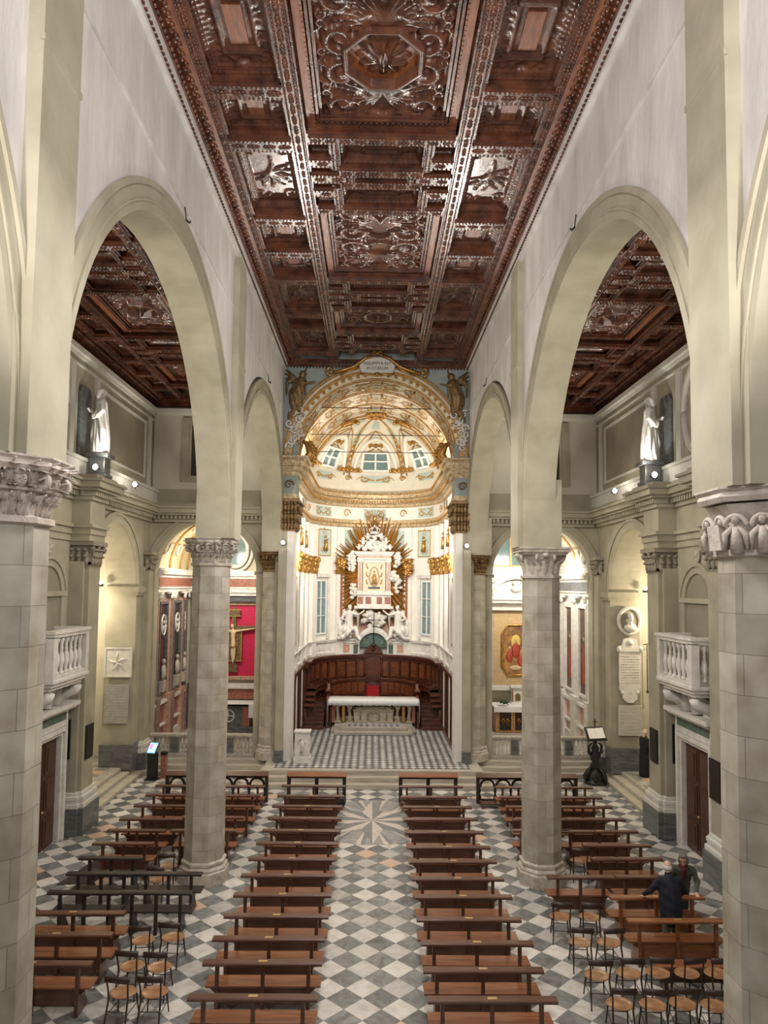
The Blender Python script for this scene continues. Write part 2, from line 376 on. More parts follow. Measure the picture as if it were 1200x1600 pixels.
# nave arcades
def arcade(s):
    n = 'left' if s < 0 else 'right'
    # upper plaster wall
    poly = [(1.5, ZC+.2)]
    poly += [(1.5, SP+2.5)]
    c0 = YC[0]
    poly += arc(YC[0]-5.4, SP, RO-.03, math.atan2(2.5, 4.6), 0, 12)
    for a, b in ((YC[0], YC[1]), (YC[1], YC[2])):
        poly += arc((a+b)/2, SP, RO-.03, PI, 0, 44)
    poly += [(29.2, SP), (29.2, ZC+.2)]
    MB().prism(poly, 'x', s*3.75, s*4.45).build('wall_arcade_%s' % n, M['plaster'], kind='structure')
    b = MB()
    cz = CAPZ[s]
    for i, (a, c) in enumerate(((YC[0]-10.8, YC[0]), (YC[0], YC[1]), (YC[1], YC[2]))):
        m = (a+c)/2; a0, a1 = (0, PI) if i else (0, 1.2)
        ri = RI if i < 2 else (YC[2]-YC[1])/2-.55
        ro = ri+(RO-RI)
        ring = arc(m, SP, ro, a0, a1, 44)+arc(m, SP, ri, a1, a0, 44)
        nn = len(ring)//2
        # quads strip
        for x0, x1, r0, r1 in ((3.70, 4.50, ri, ro), (3.66, 3.72, ro-.07, ro+.02), (3.675, 3.71, ri+.13, ri+.16)):
            o = arc(m, SP, r1, a0, a1, 44); q = arc(m, SP, r0, a0, a1, 44)
            P_ = [[(s*x0, *q[k]), (s*x0, *o[k]), (s*x1, *o[k]), (s*x1, *q[k]), (s*x0, *q[k])] for k in range(45)]
            b.grid(P_, False)
    for k, yc in enumerate(YC):
        z0 = cz[k][1]
        b.box(s*3.69, s*(4.51 if s < 0 else 4.66), yc-.60, yc+.60, z0, SP+1.2)
        pw = .46
        b.prism([(yc-pw, z0), (yc+pw, z0), (yc+pw, 15.55), (yc+pw-.08, 15.85), (yc-pw+.08, 15.85), (yc-pw, 15.55)], 'x', s*3.58, s*3.80)
        b.box(s*3.565, s*3.6, yc-pw-.015, yc+pw+.015, 13.05, 13.12)
    b.build('trim_arches_%s' % n, M['olive'], kind='structure')
    # cable trunking and top moulding
    t = MB().box(s*3.71, s*3.76, 2, 28.3, 14.45, 14.49)
    t.box(s*3.66, s*3.76, 2, 28.4, 16.02, 16.10); t.box(s*3.62, s*3.76, 2, 28.4, 16.16, 16.32)
    t.build('trim_moulding_%s' % n, M['plaster'], kind='structure')
    ir = MB()
    for yc in (13.0, 23.6): ir.tube([(s*3.69, yc, 14.45), (s*3.66, yc, 14.2)], .012, 5); ir.tube([(s*3.66, yc, 14.2), (s*3.60, yc, 14.14), (s*3.60, yc+.05, 14.2)], .02, 5)
    ir.build('trim_hook_%s' % n, M['darkiron'], kind='structure')
CAPZ = {-1: [(8.0, 8.68), (7.84, 8.53), (7.9, 8.68)], 1: [(7.75, 8.46), (7.62, 8.40), (7.86, 8.64)]}
arcade(-1); arcade(1)

# aisles
PIL = [(17.2, 18.3), (21.5, 22.35)]      # pilasters along the outer walls
def aisle(s):
    n = 'left' if s < 0 else 'right'
    W = 9.15
    poly = [(3, 0), (22.75, 0), (22.75, 7.1)]+arc(25.15, 7.1, 2.4, PI, 0, 30)+[(27.55, 0), (28.95, 0), (28.95, 15.4), (3, 15.4)]
    # drop the duplicate arc end points
    MB().prism(poly, 'x', s*W, s*10.3).build('wall_aisle_%s' % n, M['olive'], kind='structure')
    t = MB()
    # archivolt
    for (cy, cz, r0, r1, x0, x1, a0, a1) in ((25.15, 7.1, 2.4, 2.72, W-.06, W+.02, 0, PI), (25.15, 7.1, 2.66, 2.76, W-.10, W+.02, 0, PI), (20.0, 7.0, .82, 1.05, W-.06, W+.02, 0, PI), (20.0, 7.0, 1.02, 1.12, W-.1, W+.02, 0, PI)):
        o = arc(cy, cz, r1, a0, a1, 30); q = arc(cy, cz, r0, a0, a1, 30)
        t.grid([[(s*x1, *q[k]), (s*x0, *q[k]), (s*x0, *o[k]), (s*x1, *o[k])] for k in range(31)], False)
    t.box(s*(W-.06), s*W, 18.88, 19.18, 5.0, 7.0); t.box(s*(W-.06), s*W, 20.82, 21.05, 5.0, 7.0)
    t.box(s*(W-.12), s*10.35, 27.43, 29.0, 7.0, 7.22); t.box(s*(W-.08), s*10.33, 27.48, 29.0, 6.9, 7.0)
    t.box(s*(W-.1), s*W, 18.8, 21.1, 6.98, 7.12)
    t.build('trim_aisle_arches_%s' % n, M['olive'], kind='structure')
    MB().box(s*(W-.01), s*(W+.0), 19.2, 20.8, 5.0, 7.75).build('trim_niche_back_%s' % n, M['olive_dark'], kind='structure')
    # dark marble base at the pier
    MB().box(s*(W-.06), s*10.36, 27.46, 28.6, .3, 1.25).build('baseboard_pier_%s' % n, M['greymarble'], bevel=.02, kind='structure')
    # pilasters: shafts, plinths and mouldings are parts of the wall
    for k, (a, b_) in enumerate(PIL+[(28.35, 28.95)]):
        pr = 8.6 if k < 2 else 8.95
        q = MB().box(s*pr, s*9.3, a, b_, 1.2, 8.0)
        q.box(s*(pr+.12), s*9.3, a-.14, b_+.14, 1.2, 8.0)
        q.build('trim_pilaster_%s' % n, M['olive'], kind='structure')
        g = MB().box(s*(pr-.16), s*9.3, a-.2, b_+.2, 0, .78); g.box(s*(pr-.02), s*9.3, a-.3, b_+.3, 0, .78)
        g.build('baseboard_plinth_%s' % n, M['greymarble'], bevel=.015, kind='structure')
        g = MB()
        for j, (z0, z1, e) in enumerate(((.78, .92, .14), (.92, 1.0, .09), (1.0, 1.12, .11), (1.12, 1.22, .05))):
            g.box(s*(pr-e), s*9.3, a-e, b_+e, z0, z1); g.box(s*(pr-e+.12), s*9.3, a-e-.13, b_+e+.13, z0, z1)
        g.build('baseboard_moulding_%s' % n, M['trimwhite'], bevel=.02, kind='structure')
        capital_flat('trim_capital_%s' % n, s, pr, a, b_, 7.85, 8.62)
    # wall base between door and pilaster
    MB().box(s*(W-.05), s*9.3, 3, 18.9, 0, .75).build('baseboard_%s' % n, M['greymarble'], kind='structure')
    # entablature with break-forwards
    e = MB(); dn = MB()
    prof = [(8.62, 8.82, .05), (8.82, 9.02, .09), (9.02, 9.12, .16), (9.12, 9.85, .03), (9.85, 9.95, .12), (9.95, 10.12, .12), (10.12, 10.2, .34), (10.2, 10.38, .46), (10.38, 10.46, .54), (10.46, 10.6, .30)]
    for z0, z1, o in prof:
        e.box(s*(W-o), s*(W+.1), 3, 28.95 if z0 > 9.8 else 22.6, z0, z1)
        for k, (a, b_) in enumerate(PIL):
            e.box(s*(8.6-o), s*(W+.1), a-o-.12, b_+o+.12, z0, z1)
        if z0 > 9.8: e.box(s*8.95, s*4.5, 28.9-o, 28.95, z0, z1)
    e.build('trim_entablature_%s' % n, M['olive'], bevel=0, kind='structure')
    y = 10.0
    while y < 28.5:
        inp = any(a-.3 < y < b_+.3 for a, b_ in PIL)
        if not inp: dn.box(s*(W-.26), s*W, y, y+.09, 9.97, 10.12)
        else: dn.box(s*(8.6-.24), s*8.7, y, y+.09, 9.97, 10.12)
        y += .17
    x = 4.6
    while x < 8.9:
        dn.box(s*x, s*(x+.09), 28.65, 28.9, 9.97, 10.12); x += .17
    for k, (a, b_) in enumerate(PIL):
        for j in range(3): dn.box(s*(8.7+.17*j), s*(8.79+.17*j), a-.36, a, 9.97, 10.12)
    dn.build('trim_dentils_%s' % n, M['olive'], kind='structure')
    # attic: strips, panel frame, oval frame, upper moulding
    a = MB()
    a.box(s*(W-.1), s*W, 3, 28.95, 14.25, 14.33); a.box(s*(W-.2), s*W, 3, 28.95, 14.33, 14.5); a.box(s*(W-.06), s*W, 3, 28.95, 14.0, 14.06)
    a.box(s*9.0, s*4.5, 28.75, 28.95, 14.33, 14.5); a.box(s*9.0, s*4.5, 28.85, 28.95, 14.25, 14.33)
    a.box(s*(W-.25), s*W, 3, 28.95, 10.6, 11.05); a.box(s*(W-.32), s*W, 3, 28.95, 11.05, 11.15)
    for y0, y1 in ((20.85, 21.15), (22.75, 23.05), (16.4, 16.7), (28.3, 28.5)): a.box(s*(W-.09), s*W, y0, y1, 11.15, 14.0)
    def frame(y0, y1, z0, z1, w_, d):
        a.box(s*(W-d), s*W, y0, y1, z1-w_, z1); a.box(s*(W-d), s*W, y0, y1, z0, z0+w_)
        a.box(s*(W-d), s*W, y0, y0+w_, z0, z1); a.box(s*(W-d), s*W, y1-w_, y1, z0, z1)
    frame(23.5, 27.9, 11.5, 13.75, .09, .07)
    a.build('trim_attic_%s' % n, M['trimwhite'], kind='structure')
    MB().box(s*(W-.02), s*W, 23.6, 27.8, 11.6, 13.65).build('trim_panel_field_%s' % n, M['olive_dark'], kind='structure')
    # end wall with the chapel arch, window above
    cx = 6.85
    pl = [(4.45, .3), (4.45, 15.4), (9.3, 15.4), (9.3, .3), (8.9, .3), (8.9, 7.85)]+[(cx+(p-cx), q) for p, q in arc(cx, 7.85, 2.05, 0, PI, 30)]+[(4.8, .3)]
    MB().prism([(s*p, q) for p, q in pl], 'y', 28.95, 29.5).build('wall_chapel_front_%s' % n, M['olive'], kind='structure')
    t = MB()
    for r0, r1, y0 in ((2.05, 2.3, 28.88), (2.26, 2.36, 28.84)):
        o = arc(s*cx, 7.85, r1, 0, PI, 30); q = arc(s*cx, 7.85, r0, 0, PI, 30)
        t.grid([[(q[k][0], 28.96, q[k][1]), (q[k][0], y0, q[k][1]), (o[k][0], y0, o[k][1]), (o[k][0], 28.96, o[k][1])] for k in range(31)], False)
    t.build('trim_chapel_arch_%s' % n, M['olive'], kind='structure')
    MB().box(s*9.1, s*4.45, 28.92, 28.96, 11.2, 14.25).build('wall_cream_field_%s' % n, M['cream'], kind='structure')
    t = MB()
    for x0, x1, z0, z1, y0 in ((5.75, 6.05, 11.6, 14.1, 28.84), (7.65, 7.95, 11.6, 14.1, 28.84), (5.75, 7.95, 13.85, 14.15, 28.84), (5.75, 7.95, 11.5, 11.75, 28.84), (6.05, 6.15, 11.75, 13.85, 28.88), (7.55, 7.65, 11.75, 13.85, 28.88)):
        t.box(s*x0, s*x1, y0, 28.96, z0, z1)
    t.build('window_frame_%s' % n, M['olive'], kind='structure')
    wv = MB().box(s*6.15, s*7.55, 28.895, 28.93, 11.75, 13.85)
    wv.build('window_%s' % n, M['darkpane'], kind='structure')
    # passage room behind the arch
    MB().box(s*12.6, s*12.8, 22, 30, 0, 12).box(s*9.3, s*12.8, 22.0, 22.5, 0, 12).box(s*10.3, s*12.8, 29.3, 29.6, 0, 12).box(s*9.3, s*12.8, 22, 30, 10, 10.3).build('wall_passage_%s' % n, M['cream'], kind='structure')
    # outside of the building below the aisle roof
def capital_flat(name, s, pr, a, b_, z0, z1):
    """composite pilaster capital: bell, abacus, leaves and corner volutes"""
    g = MB(); m = (z0+z1)/2; h = z1-z0
    g.box(s*pr, s*9.3, a, b_, z0, z1-.12); g.box(s*(pr-.02), s*9.3, a-.04, b_+.04, z0, z0+.05)
    g.box(s*(pr-.16), s*9.3, a-.14, b_+.14, z1-.13, z1)
    for row, (zz, sc_) in enumerate(((z0+.06, .30), (z0+.26, .32))):
        for k in range(4):
            y = a+(b_-a)*(k+.5*(row+1)-.25*row)/4.2+.05
            g.ball((s*(pr-.03), y, zz+.12), .07, .085, .16); g.ball((s*(pr-.11), y, zz+.25), .06, .07, .045)
        for k in range(3):
            x = pr+.1+.2*k
            for yy, d in ((a, -1), (b_, 1)):
                g.ball((s*x, yy+d*.03, zz+.12), .085, .07, .16); g.ball((s*x, yy+d*.11, zz+.25), .07, .06, .045)
    for y in (a-.02, b_+.02):
        g.tube([(s*(pr-.06)+.09*math.cos(t), y, z1-.24+.09*math.sin(t)) for t in np.linspace(0, 6.28, 9)], .035, 5)
        g.ball((s*(pr-.08), y, z1-.22), .09, .07, .09)
    g.ball((s*(pr-.1), (a+b_)/2, z1-.17), .06, .09, .08)
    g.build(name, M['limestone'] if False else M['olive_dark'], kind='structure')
aisle(-1); aisle(1)

# end wall above the sanctuary arch, closing walls, aisle roofs
poly = [(-3.8, SP+1), (-3.8, 17), (3.8, 17), (3.8, SP+1), (3.4, SP+1), (3.4, 12.6)]+arc(0, 12.6, 3.4, 0, PI, 48)+[(-3.4, SP+1)]
MB().prism(poly, 'y', 28.35, 28.8).build('wall_triumphal_arch', M['dustyblue'], kind='structure')
for s in (-1, 1):
    n = 'left' if s < 0 else 'right'
    MB().box(s*3.42, s*3.95, 28.3, 29.4, .5, 12.7).build('wall_sanctuary_pier_%s' % n, M['olive'], kind='structure')
    MB().box(s*3.52, s*4.4, 29.3, 37.2, .4, 16.8).build('wall_sanctuary_%s' % n, M['stucco'], kind='structure')
    g = MB().box(s*3.50, s*3.80, 28.0, 28.4, .5, 8.8); g.build('trim_pier_strip_%s' % n, M['olive'], kind='structure')
    MB().box(s*3.48, s*3.82, 27.98, 28.42, .5, .95).build('baseboard_pier_strip_%s' % n, M['greymarble'], kind='structure')
# ================================================================== CARVED CEILINGS
def spiral(cx, cy, r, a0, turns, d=1, n=26, r0=.12):
    out = []
    for i in range(n+1):
        t = i/n; a = a0+d*turns*2*PI*t; q = r*(1-(1-r0)*t**.85)
        out.append((cx+q*math.cos(a), cy+q*math.sin(a)))
    return out
def leafstroke(x, y, a, L, curl, n=9):
    out = [(x, y)]
    for i in range(n):
        a += curl/n; x += L/n*math.cos(a); y += L/n*math.sin(a); out.append((x, y))
    return out
def stroke_field(w, h, strokes, nx, ny, depth):
    """height of carved relief on a w x h panel: union of rounded strokes (points, radius start, radius end)"""
    H = np.zeros((ny, nx)); dx = w/(nx-1); dy = h/(ny-1)
    for pts, ra, rb in strokes:
        P_ = np.array(pts, float); n = len(P_)
        seg = np.hypot(*(P_[1:]-P_[:-1]).T)
        for i in range(n-1):
            m = max(1, int(seg[i]/(max(ra, rb)*.5)))
            for j in range(m):
                t = (i+j/m)/(n-1); p = P_[i]+(P_[i+1]-P_[i])*j/m
                r = max(ra+(rb-ra)*t, dx*.9)
                x0 = int((p[0]+w/2-r)/dx); x1 = int((p[0]+w/2+r)/dx)+2; y0 = int((p[1]+h/2-r)/dy); y1 = int((p[1]+h/2+r)/dy)+2
                x0, x1, y0, y1 = max(0, x0), min(nx, x1), max(0, y0), min(ny, y1)
                if x0 >= x1 or y0 >= y1: continue
                X = np.arange(x0, x1)*dx-w/2-p[0]; Y = np.arange(y0, y1)*dy-h/2-p[1]
                q = 1-(X[None, :]**2+Y[:, None]**2)/(r*r)
                H[y0:y1, x0:x1] = np.maximum(H[y0:y1, x0:x1], np.sqrt(np.maximum(q, 0))*min(1, .45+r*6)*depth)
    return H
def mirror(st, sx=True, sy=False):
    o = list(st)
    if sx: o += [([(-x, y) for x, y in p], a, b) for p, a, b in o]
    if sy: o += [([(x, -y) for x, y in p], a, b) for p, a, b in o]
    return o
def acanthus(w, h, rnd, n=3, both=False, t=1.0):
    """symmetrical scrollwork filling a panel: stems, spirals and leaf fans"""
    st = []; m = min(w, h); k = t
    hw, hh = w/2, h/2
    cells = []
    ny_ = max(1, round(h/(w/2*.7))) if not both else max(1, round(hh/(hw*.62)))
    H0 = -hh if not both else 0; HH = h if not both else hh
    for i in range(ny_):
        cells.append((hw*.55, H0+HH*(i+.5)/ny_, min(hw*.42, HH/ny_*.48)))
    for i, (cx, cy, r) in enumerate(cells):
        d = 1 if i % 2 == 0 else -1
        sp_ = spiral(cx, cy, r, rnd.uniform(-.4, .4)+(PI if d > 0 else PI), 1.35, d)
        st.append((sp_, .055*k*m, .018*k*m))
        for j in range(2, len(sp_)-4, 2):
            a = math.atan2(sp_[j][1]-cy, sp_[j][0]-cx)
            st.append((leafstroke(*sp_[j], a+d*.5, r*.42, d*1.6, 6), .032*k*m, .008*k*m))
        st.append(([(cx, cy), (cx+.001, cy)], .06*k*m, .06*k*m))
        for j in range(4):
            q = PI/4+j*PI/2; ex, ey = cx+r*1.12*math.cos(q), cy+r*1.12*math.sin(q)
            st.append((spiral(ex, ey, r*.30, q+PI, 1.2, -d, 14), .026*k*m, .010*k*m))
        for j in range(5): st.append((leafstroke(cx, cy, j*1.257, r*.2, .5, 3), .03*k*m, .02*k*m))
        st.append((leafstroke(0, cy-d*r*.8, .2 if d > 0 else -.2, hw*.5, d*.9, 8), .04*k*m, .02*k*m))
        st.append((leafstroke(hw*.2, cy+d*r*.7, d*1.2, r*.8, -d*1.7, 8), .04*k*m, .01*k*m))
        st.append((leafstroke(hw*.9, cy+r*.2, d*1.9, r*.8, d*1.2, 8), .03*k*m, .01*k*m))
    for j in range(7):
        a = PI/2-.12-j*.2
        st.append((leafstroke(0, H0+HH*.45 if both else 0, a, hh*.55, -.8, 8), .035*k*m, .012*k*m))
    return mirror(st, True, both)
def fan(w, h):
    st = []; m = min(w, h)
    for j in range(9):
        a = -.2+j*.42-PI*.25
        st.append((leafstroke(-w*.05, -h*.02, a, m*.5, .9*(1 if j % 2 else -1), 10), .05*m, .012*m))
        st.append((leafstroke(-w*.05, -h*.02, a+.2, m*.36, .4, 8), .028*m, .01*m))
    for cx, cy, d in ((w*.28, h*.28, 1), (-w*.3, -h*.3, -1), (w*.28, -h*.3, -1), (-w*.3, h*.3, 1)):
        st.append((spiral(cx, cy, m*.17, 0, 1.3, d, 18), .035*m, .012*m))
    return st
def rosette_field(w, h, strokes, nx, ny, depth, oct_r):
    H = stroke_field(w, h, strokes, nx, ny, depth)
    X = np.linspace(-w/2, w/2, nx)[None, :]; Y = np.linspace(-h/2, h/2, ny)[:, None]
    a = np.maximum(np.maximum(abs(X), abs(Y)), (abs(X)+abs(Y))*.7071)
    ring = (a < oct_r) & (a > oct_r-.11); inner = a <= oct_r-.11
    H = np.where(ring, depth*1.5, H); H = np.where(inner, -.10, H)
    r = np.hypot(X, Y); t = np.arctan2(Y, X)
    pet = (r < oct_r-.17)
    wob = np.abs(np.cos(t*6)); wob2 = np.abs(np.cos(t*4+.4))
    Hr = -.10+.20*np.sqrt(np.maximum(0, 1-(r/(oct_r-.15))**2))*(.45+.55*wob)+.12*np.where(r < oct_r*.5, wob2, 0)*np.maximum(0, 1-r/(oct_r*.5))+.10*(r < .1)
    return np.where(pet, np.maximum(H, Hr), H)
def relief_obj(name, H, x0, x1, y0, y1, z, mat, parent, down=True, base=None, flip=False):
    ny, nx = H.shape
    X, Y = np.meshgrid(np.linspace(x0, x1, nx), np.linspace(y0, y1, ny))
    if flip: X = (x0+x1)-X
    Zz = z-H if down else z+H
    v = np.stack([X, Y, Zz], -1).reshape(-1, 3)
    idx = np.arange(nx*ny).reshape(ny, nx)
    f = np.stack([idx[:-1, :-1], idx[:-1, 1:], idx[1:, 1:], idx[1:, :-1]], -1).reshape(-1, 4)
    return np_mesh(name, v, f, mat, parent)
def np_mesh(name, v, f, mat, parent=None, smooth=True):
    me = bpy.data.meshes.new(name)
    me.vertices.add(len(v)); me.vertices.foreach_set('co', np.asarray(v, np.float32).ravel())
    me.loops.add(f.size); me.loops.foreach_set('vertex_index', f.astype(np.int32).ravel())
    k = f.shape[1]; me.polygons.add(len(f)); me.polygons.foreach_set('loop_start', np.arange(0, f.size, k, dtype=np.int32))
    me.polygons.foreach_set('use_smooth', np.full(len(f), smooth))
    me.update(calc_edges=True); me.validate(); me.materials.append(mat)
    o = bpy.data.objects.new(name, me); COL.objects.link(o); adopt(o, parent); return o

def ceiling(n, xc, hw, ch, zp, rows, gaps, fans, y0, y1, res):
    """coffered ceiling: xc centre line, hw half width, ch half width of the big panels,
    zp height of the panel plane; rows = big panels, gaps = spaces between, beams hang .4 below"""
    rnd = random.Random(int(hw*100))
    root = empty('ceiling_%s' % n, (0, 0, 0), kind='structure')
    zb = zp-.38
    bd = MB().box(xc-hw-.1, xc+hw+.1, y0, y1, zp+.01, zp+.3); bd.build('board', M['woodc2'], root, kind='structure')
    bm = MB()           # all beams: the frame of the ceiling
    bw = .13 if hw > 3 else .09
    xin = ch+.08; xo = hw-.62 if hw > 3 else hw-.42
    edges = MB()
    def beam(xa, xb, ya, yb, z=zb, run=None):
        if xa > xb: xa, xb = xb, xa
        bm.box(xa, xb, ya, yb, z, zp+.05)
        bm.box(xa-.045, xb+.045, ya-.045, yb+.045, z+.06, z+.10)      # lip
        bm.box(xa-.09, xb+.09, ya-.09, yb+.09, zp-.12, zp-.04)
        # carved underside: beads along both edges and a row of leaves
        L = max(xb-xa, yb-ya); alongx = (xb-xa) > (yb-ya); W_ = min(xb-xa, yb-ya); k = int(L/.085)
        for i in range(k):
            t = (i+.5)/k
            for e in (-1, 1):
                if alongx: edges.ball((xa+(xb-xa)*t, (ya+yb)/2+e*(W_/2-.03), z), .026, .026, .03, 5, 3)
                else: edges.ball(((xa+xb)/2+e*(W_/2-.03), ya+(yb-ya)*t, z), .026, .026, .03, 5, 3)
        if W_ > .16:
            k = max(1, int(L/.30))
            for i in range(k):
                t = (i+.5)/k
                c = (xa+(xb-xa)*t, (ya+yb)/2) if alongx else ((xa+xb)/2, ya+(yb-ya)*t)
                u = (1, 0) if alongx else (0, 1)
                for q in (-1, 0, 1):
                    edges.ball((c[0]+u[0]*q*.075, c[1]+u[1]*q*.075, z), W_*.20, W_*.20, .045-.012*abs(q), 6, 4)
    def soffit(x0, x1, ya, yb, name='carved_panel', mode='acanthus', depth=.065, pad=.0, z=None, t=1.0):
        z = zp if z is None else z
        x0, x1 = min(x0, x1), max(x0, x1)
        w_, h_ = x1-x0, yb-ya; nx, ny = max(12, int(w_/res)), max(12, int(h_/res))
        if mode == 'acanthus': st = acanthus(w_*.92, h_*.92, rnd, 3, h_ > w_*1.15, t)
        elif mode == 'fan': st = fan(w_, h_)
        elif mode == 'rose': st = acanthus(w_*.92, h_*.92, rnd, 3, True, t)
        else: st = []
        if mode == 'rose': H = rosette_field(w_, h_, st, nx, ny, depth, min(w_, h_)*.24)
        else: H = stroke_field(w_, h_, st, nx, ny, depth)
        if mode == 'tablet':
            X = np.linspace(-w_/2, w_/2, nx)[None, :]; Y = np.linspace(-h_/2, h_/2, ny)[:, None]
            st = acanthus(w_, h_, rnd, 3, False, 1.3); H = stroke_field(w_, h_, st, nx, ny, depth)
            a = np.maximum(abs(X)/(w_*.2), abs(Y)/(h_*.24)); H = np.where(a < 1, depth*.5, np.where(a < 1.3, depth*1.3, H))
        # stepped frame all round
        X = np.linspace(0, w_, nx)[None, :]; Y = np.linspace(0, h_, ny)[:, None]
        e = np.minimum(np.minimum(X, w_-X), np.minimum(Y, h_-Y))
        fw = min(.22, min(w_, h_)*.14)
        egg = .03*np.abs(np.sin(X*28))*np.abs(np.sin(Y*28))
        H = np.where(e < fw, .05+egg+.09*(1-e/fw), H)
        relief_obj(name, H, x0, x1, ya, yb, z, M['woodc'], root)
    # long beams and border
    for s in (-1, 1):
        beam(xc+s*xin, xc+s*(xin+2*bw), y0+.3, y1-.1)
        # side border frieze
        beam(xc+s*xo, xc+s*(xo+.17), y0+.3, y1-.1)
        soffit(xc+s*(xo+.2), xc+s*(xo+.42), y0+.3, y1-.1, 'carved_border', 'acanthus', .05, z=zb+.06, t=1.2) if False else None
        x_ = xc+s*(xo+.32)
        for j in range(int((y1-y0)/.32)):
            y = y0+.3+.32*j
            for q in range(3): edges.ball((x_+s*.05*((j+q) % 2), y+.1*q, zb+.04), .055, .075, .04, 6, 4)
        MB().box(xc+s*(xo+.17), xc+s*hw, y0, y1, zb+.05, zp).build('border_board', M['woodc2'], root, kind='structure')
        # cornice: mouldings, egg row and dentils against the wall
        cn = MB(); h = hw
        for o, z0_, z1_ in ((.22, zb-.02, zb+.08), (.17, zb-.10, zb), (.09, zb-.20, zb-.08), (.04, zb-.32, zb-.2)):
            cn.box(xc+s*(h-o), xc+s*(h+.05), y0, y1, z0_, z1_)
        j = y0
        while j < y1:
            cn.ball((xc+s*(h-.19), j, zb-.06), .045, .045, .05, 6, 4)
            cn.box(xc+s*(h-.12), xc+s*h, j-.03, j+.03, zb-.26, zb-.17); j += .13
        cn.build('cornice', M['woodc'], root, kind='structure')
    cn = MB()
    for o, z0_, z1_ in ((.22, zb-.02, zb+.08), (.17, zb-.10, zb), (.09, zb-.20, zb-.08), (.04, zb-.32, zb-.2)): cn.box(xc-hw, xc+hw, y1-o, y1+.05, z0_, z1_)
    x = xc-hw
    while x < xc+hw:
        cn.ball((x, y1-.19, zb-.06), .045, .045, .05, 6, 4); cn.box(x-.03, x+.03, y1-.12, y1, zb-.26, zb-.17); x += .13
    cn.build('cornice', M['woodc'], root, kind='structure')
    # big panels
    for i, (a, b_, mode) in enumerate(rows):
        beam(xc-ch, xc+ch, a-.22, a); beam(xc-ch, xc+ch, b_, b_+.2)
        soffit(xc-ch, xc+ch, a, b_, 'carved_panel', mode, .11, t=.82)
        # inner raised frame
        fr = MB(); g = .20
        for q, z_ in ((g, .16), (g+.07, .11)):
            fr.box(xc-ch+q, xc+ch-q, a+q, a+q+.05, zp-z_, zp); fr.box(xc-ch+q, xc+ch-q, b_-q-.05, b_-q, zp-z_, zp)
            fr.box(xc-ch+q, xc-ch+q+.05, a+q, b_-q, zp-z_, zp); fr.box(xc+ch-q-.05, xc+ch-q, a+q, b_-q, zp-z_, zp)
        k = int((b_-a)/.11)
        for j in range(k):
            for e in (-1, 1): fr.ball((xc+e*(ch-g+.05), a+(j+.5)*(b_-a)/k, zp-.13), .04, .045, .04, 5, 3)
        k = int(2*ch/.11)
        for j in range(k):
            fr.ball((xc-ch+(j+.5)*2*ch/k, a+g-.05, zp-.13), .04, .04, .04, 5, 3); fr.ball((xc-ch+(j+.5)*2*ch/k, b_-g+.05, zp-.13), .04, .04, .04, 5, 3)
        fr.build('panel_frame', M['woodc'], root, kind='structure')
        for s in (-1, 1):
            MB().box(xc+s*(ch-.17), xc+s*ch, a+.02, b_-.02, zp-.16, zp-.10).build('panel_margin', M['woodc2'], root, kind='structure')
    # gaps: stepped cross of small boxes
    k = ch/1.5
    for a, b_ in gaps:
        L = b_-a; m = (a+b_)/2; q = L/2.9
        def sy(t): return a+t*L
        for e in (0, 1):
            f = (lambda t: sy(t)) if e == 0 else (lambda t: sy(1-t))
            yy = sorted((f(.36), f(.46))); beam(xc-.92*k, xc+.92*k, *yy)
            for s in (-1, 1):
                yy = sorted((f(.22), f(.32))); beam(xc+s*.98*k, xc+s*1.55*k, *yy)
                yy = sorted((f(.0), f(.36))); beam(xc+s*.92*k, xc+s*1.06*k, *yy)
                yy = sorted((f(.10), f(.18))); 
            soffit(xc-.86*k, xc+.86*k, *sorted((f(.02), f(.35))), 'carved_panel', 'tablet', .05, z=zp-.05)
            for s in (-1, 1): soffit(xc+s*1.08*k, xc+s*1.5*k, *sorted((f(.02), f(.22))), 'carved_panel', 'fan', .05)
        for s in (-1, 1):
            beam(xc+s*.58*k, xc+s*.72*k, sy(.46), sy(.54)); 
            beam(xc+s*.78*k, xc+s*1.55*k, sy(.44), sy(.56))
        soffit(xc-.55*k, xc+.55*k, sy(.46), sy(.54), 'carved_panel', 'acanthus', .05)
        bd = MB().box(xc-ch, xc+ch, a, b_, zp-.02, zp+.02); bd.build('board', M['woodc2'], root, kind='structure')
    # side coffers
    yy = fans
    for i in range(len(yy)-1):
        a, b_, mode = yy[i]; na = yy[i+1][0]
        for s in (-1, 1):
            x0_, x1_ = xc+s*(xin+2*bw), xc+s*xo
            beam(x0_, x1_, b_, na)
            soffit(x0_, x1_, a, b_, 'carved_panel', mode, .07)
            if mode == 'tablet':
                xm = (x0_+x1_)/2; wy = (b_-a)*.2; wx = abs(x1_-x0_)*.12
                MB().box(xm-wx, xm+wx, (a+b_)/2-wy, (a+b_)/2+wy, zp-.07, zp-.02).build('tablet', M['woodc2'], root, kind='structure')
    bm.build('beam_frame', M['woodc'], root, kind='structure')
    edges.build('carved_beads', M['woodc'], root, kind='structure')
    return root
ceiling('nave', 0, 3.75, 1.5, 16.78, [(10.2, 13.85, 'rose'), (16.8, 20.6, 'acanthus'), (23.0, 25.1, 'rose')],
        [(14.05, 16.6), (20.8, 22.8), (25.35, 27.4)],
        [(8.0, 9.9, 'tablet'), (10.3, 12.4, 'tablet'), (12.75, 14.0, 'tablet'), (14.35, 17.1, 'fan'), (17.45, 18.85, 'tablet'), (19.2, 20.6, 'tablet'), (20.95, 23.3, 'fan'), (23.6, 24.6, 'tablet'), (24.9, 27.3, 'fan'), (27.6, 28, '')],
        6.5, 28.4, .028)
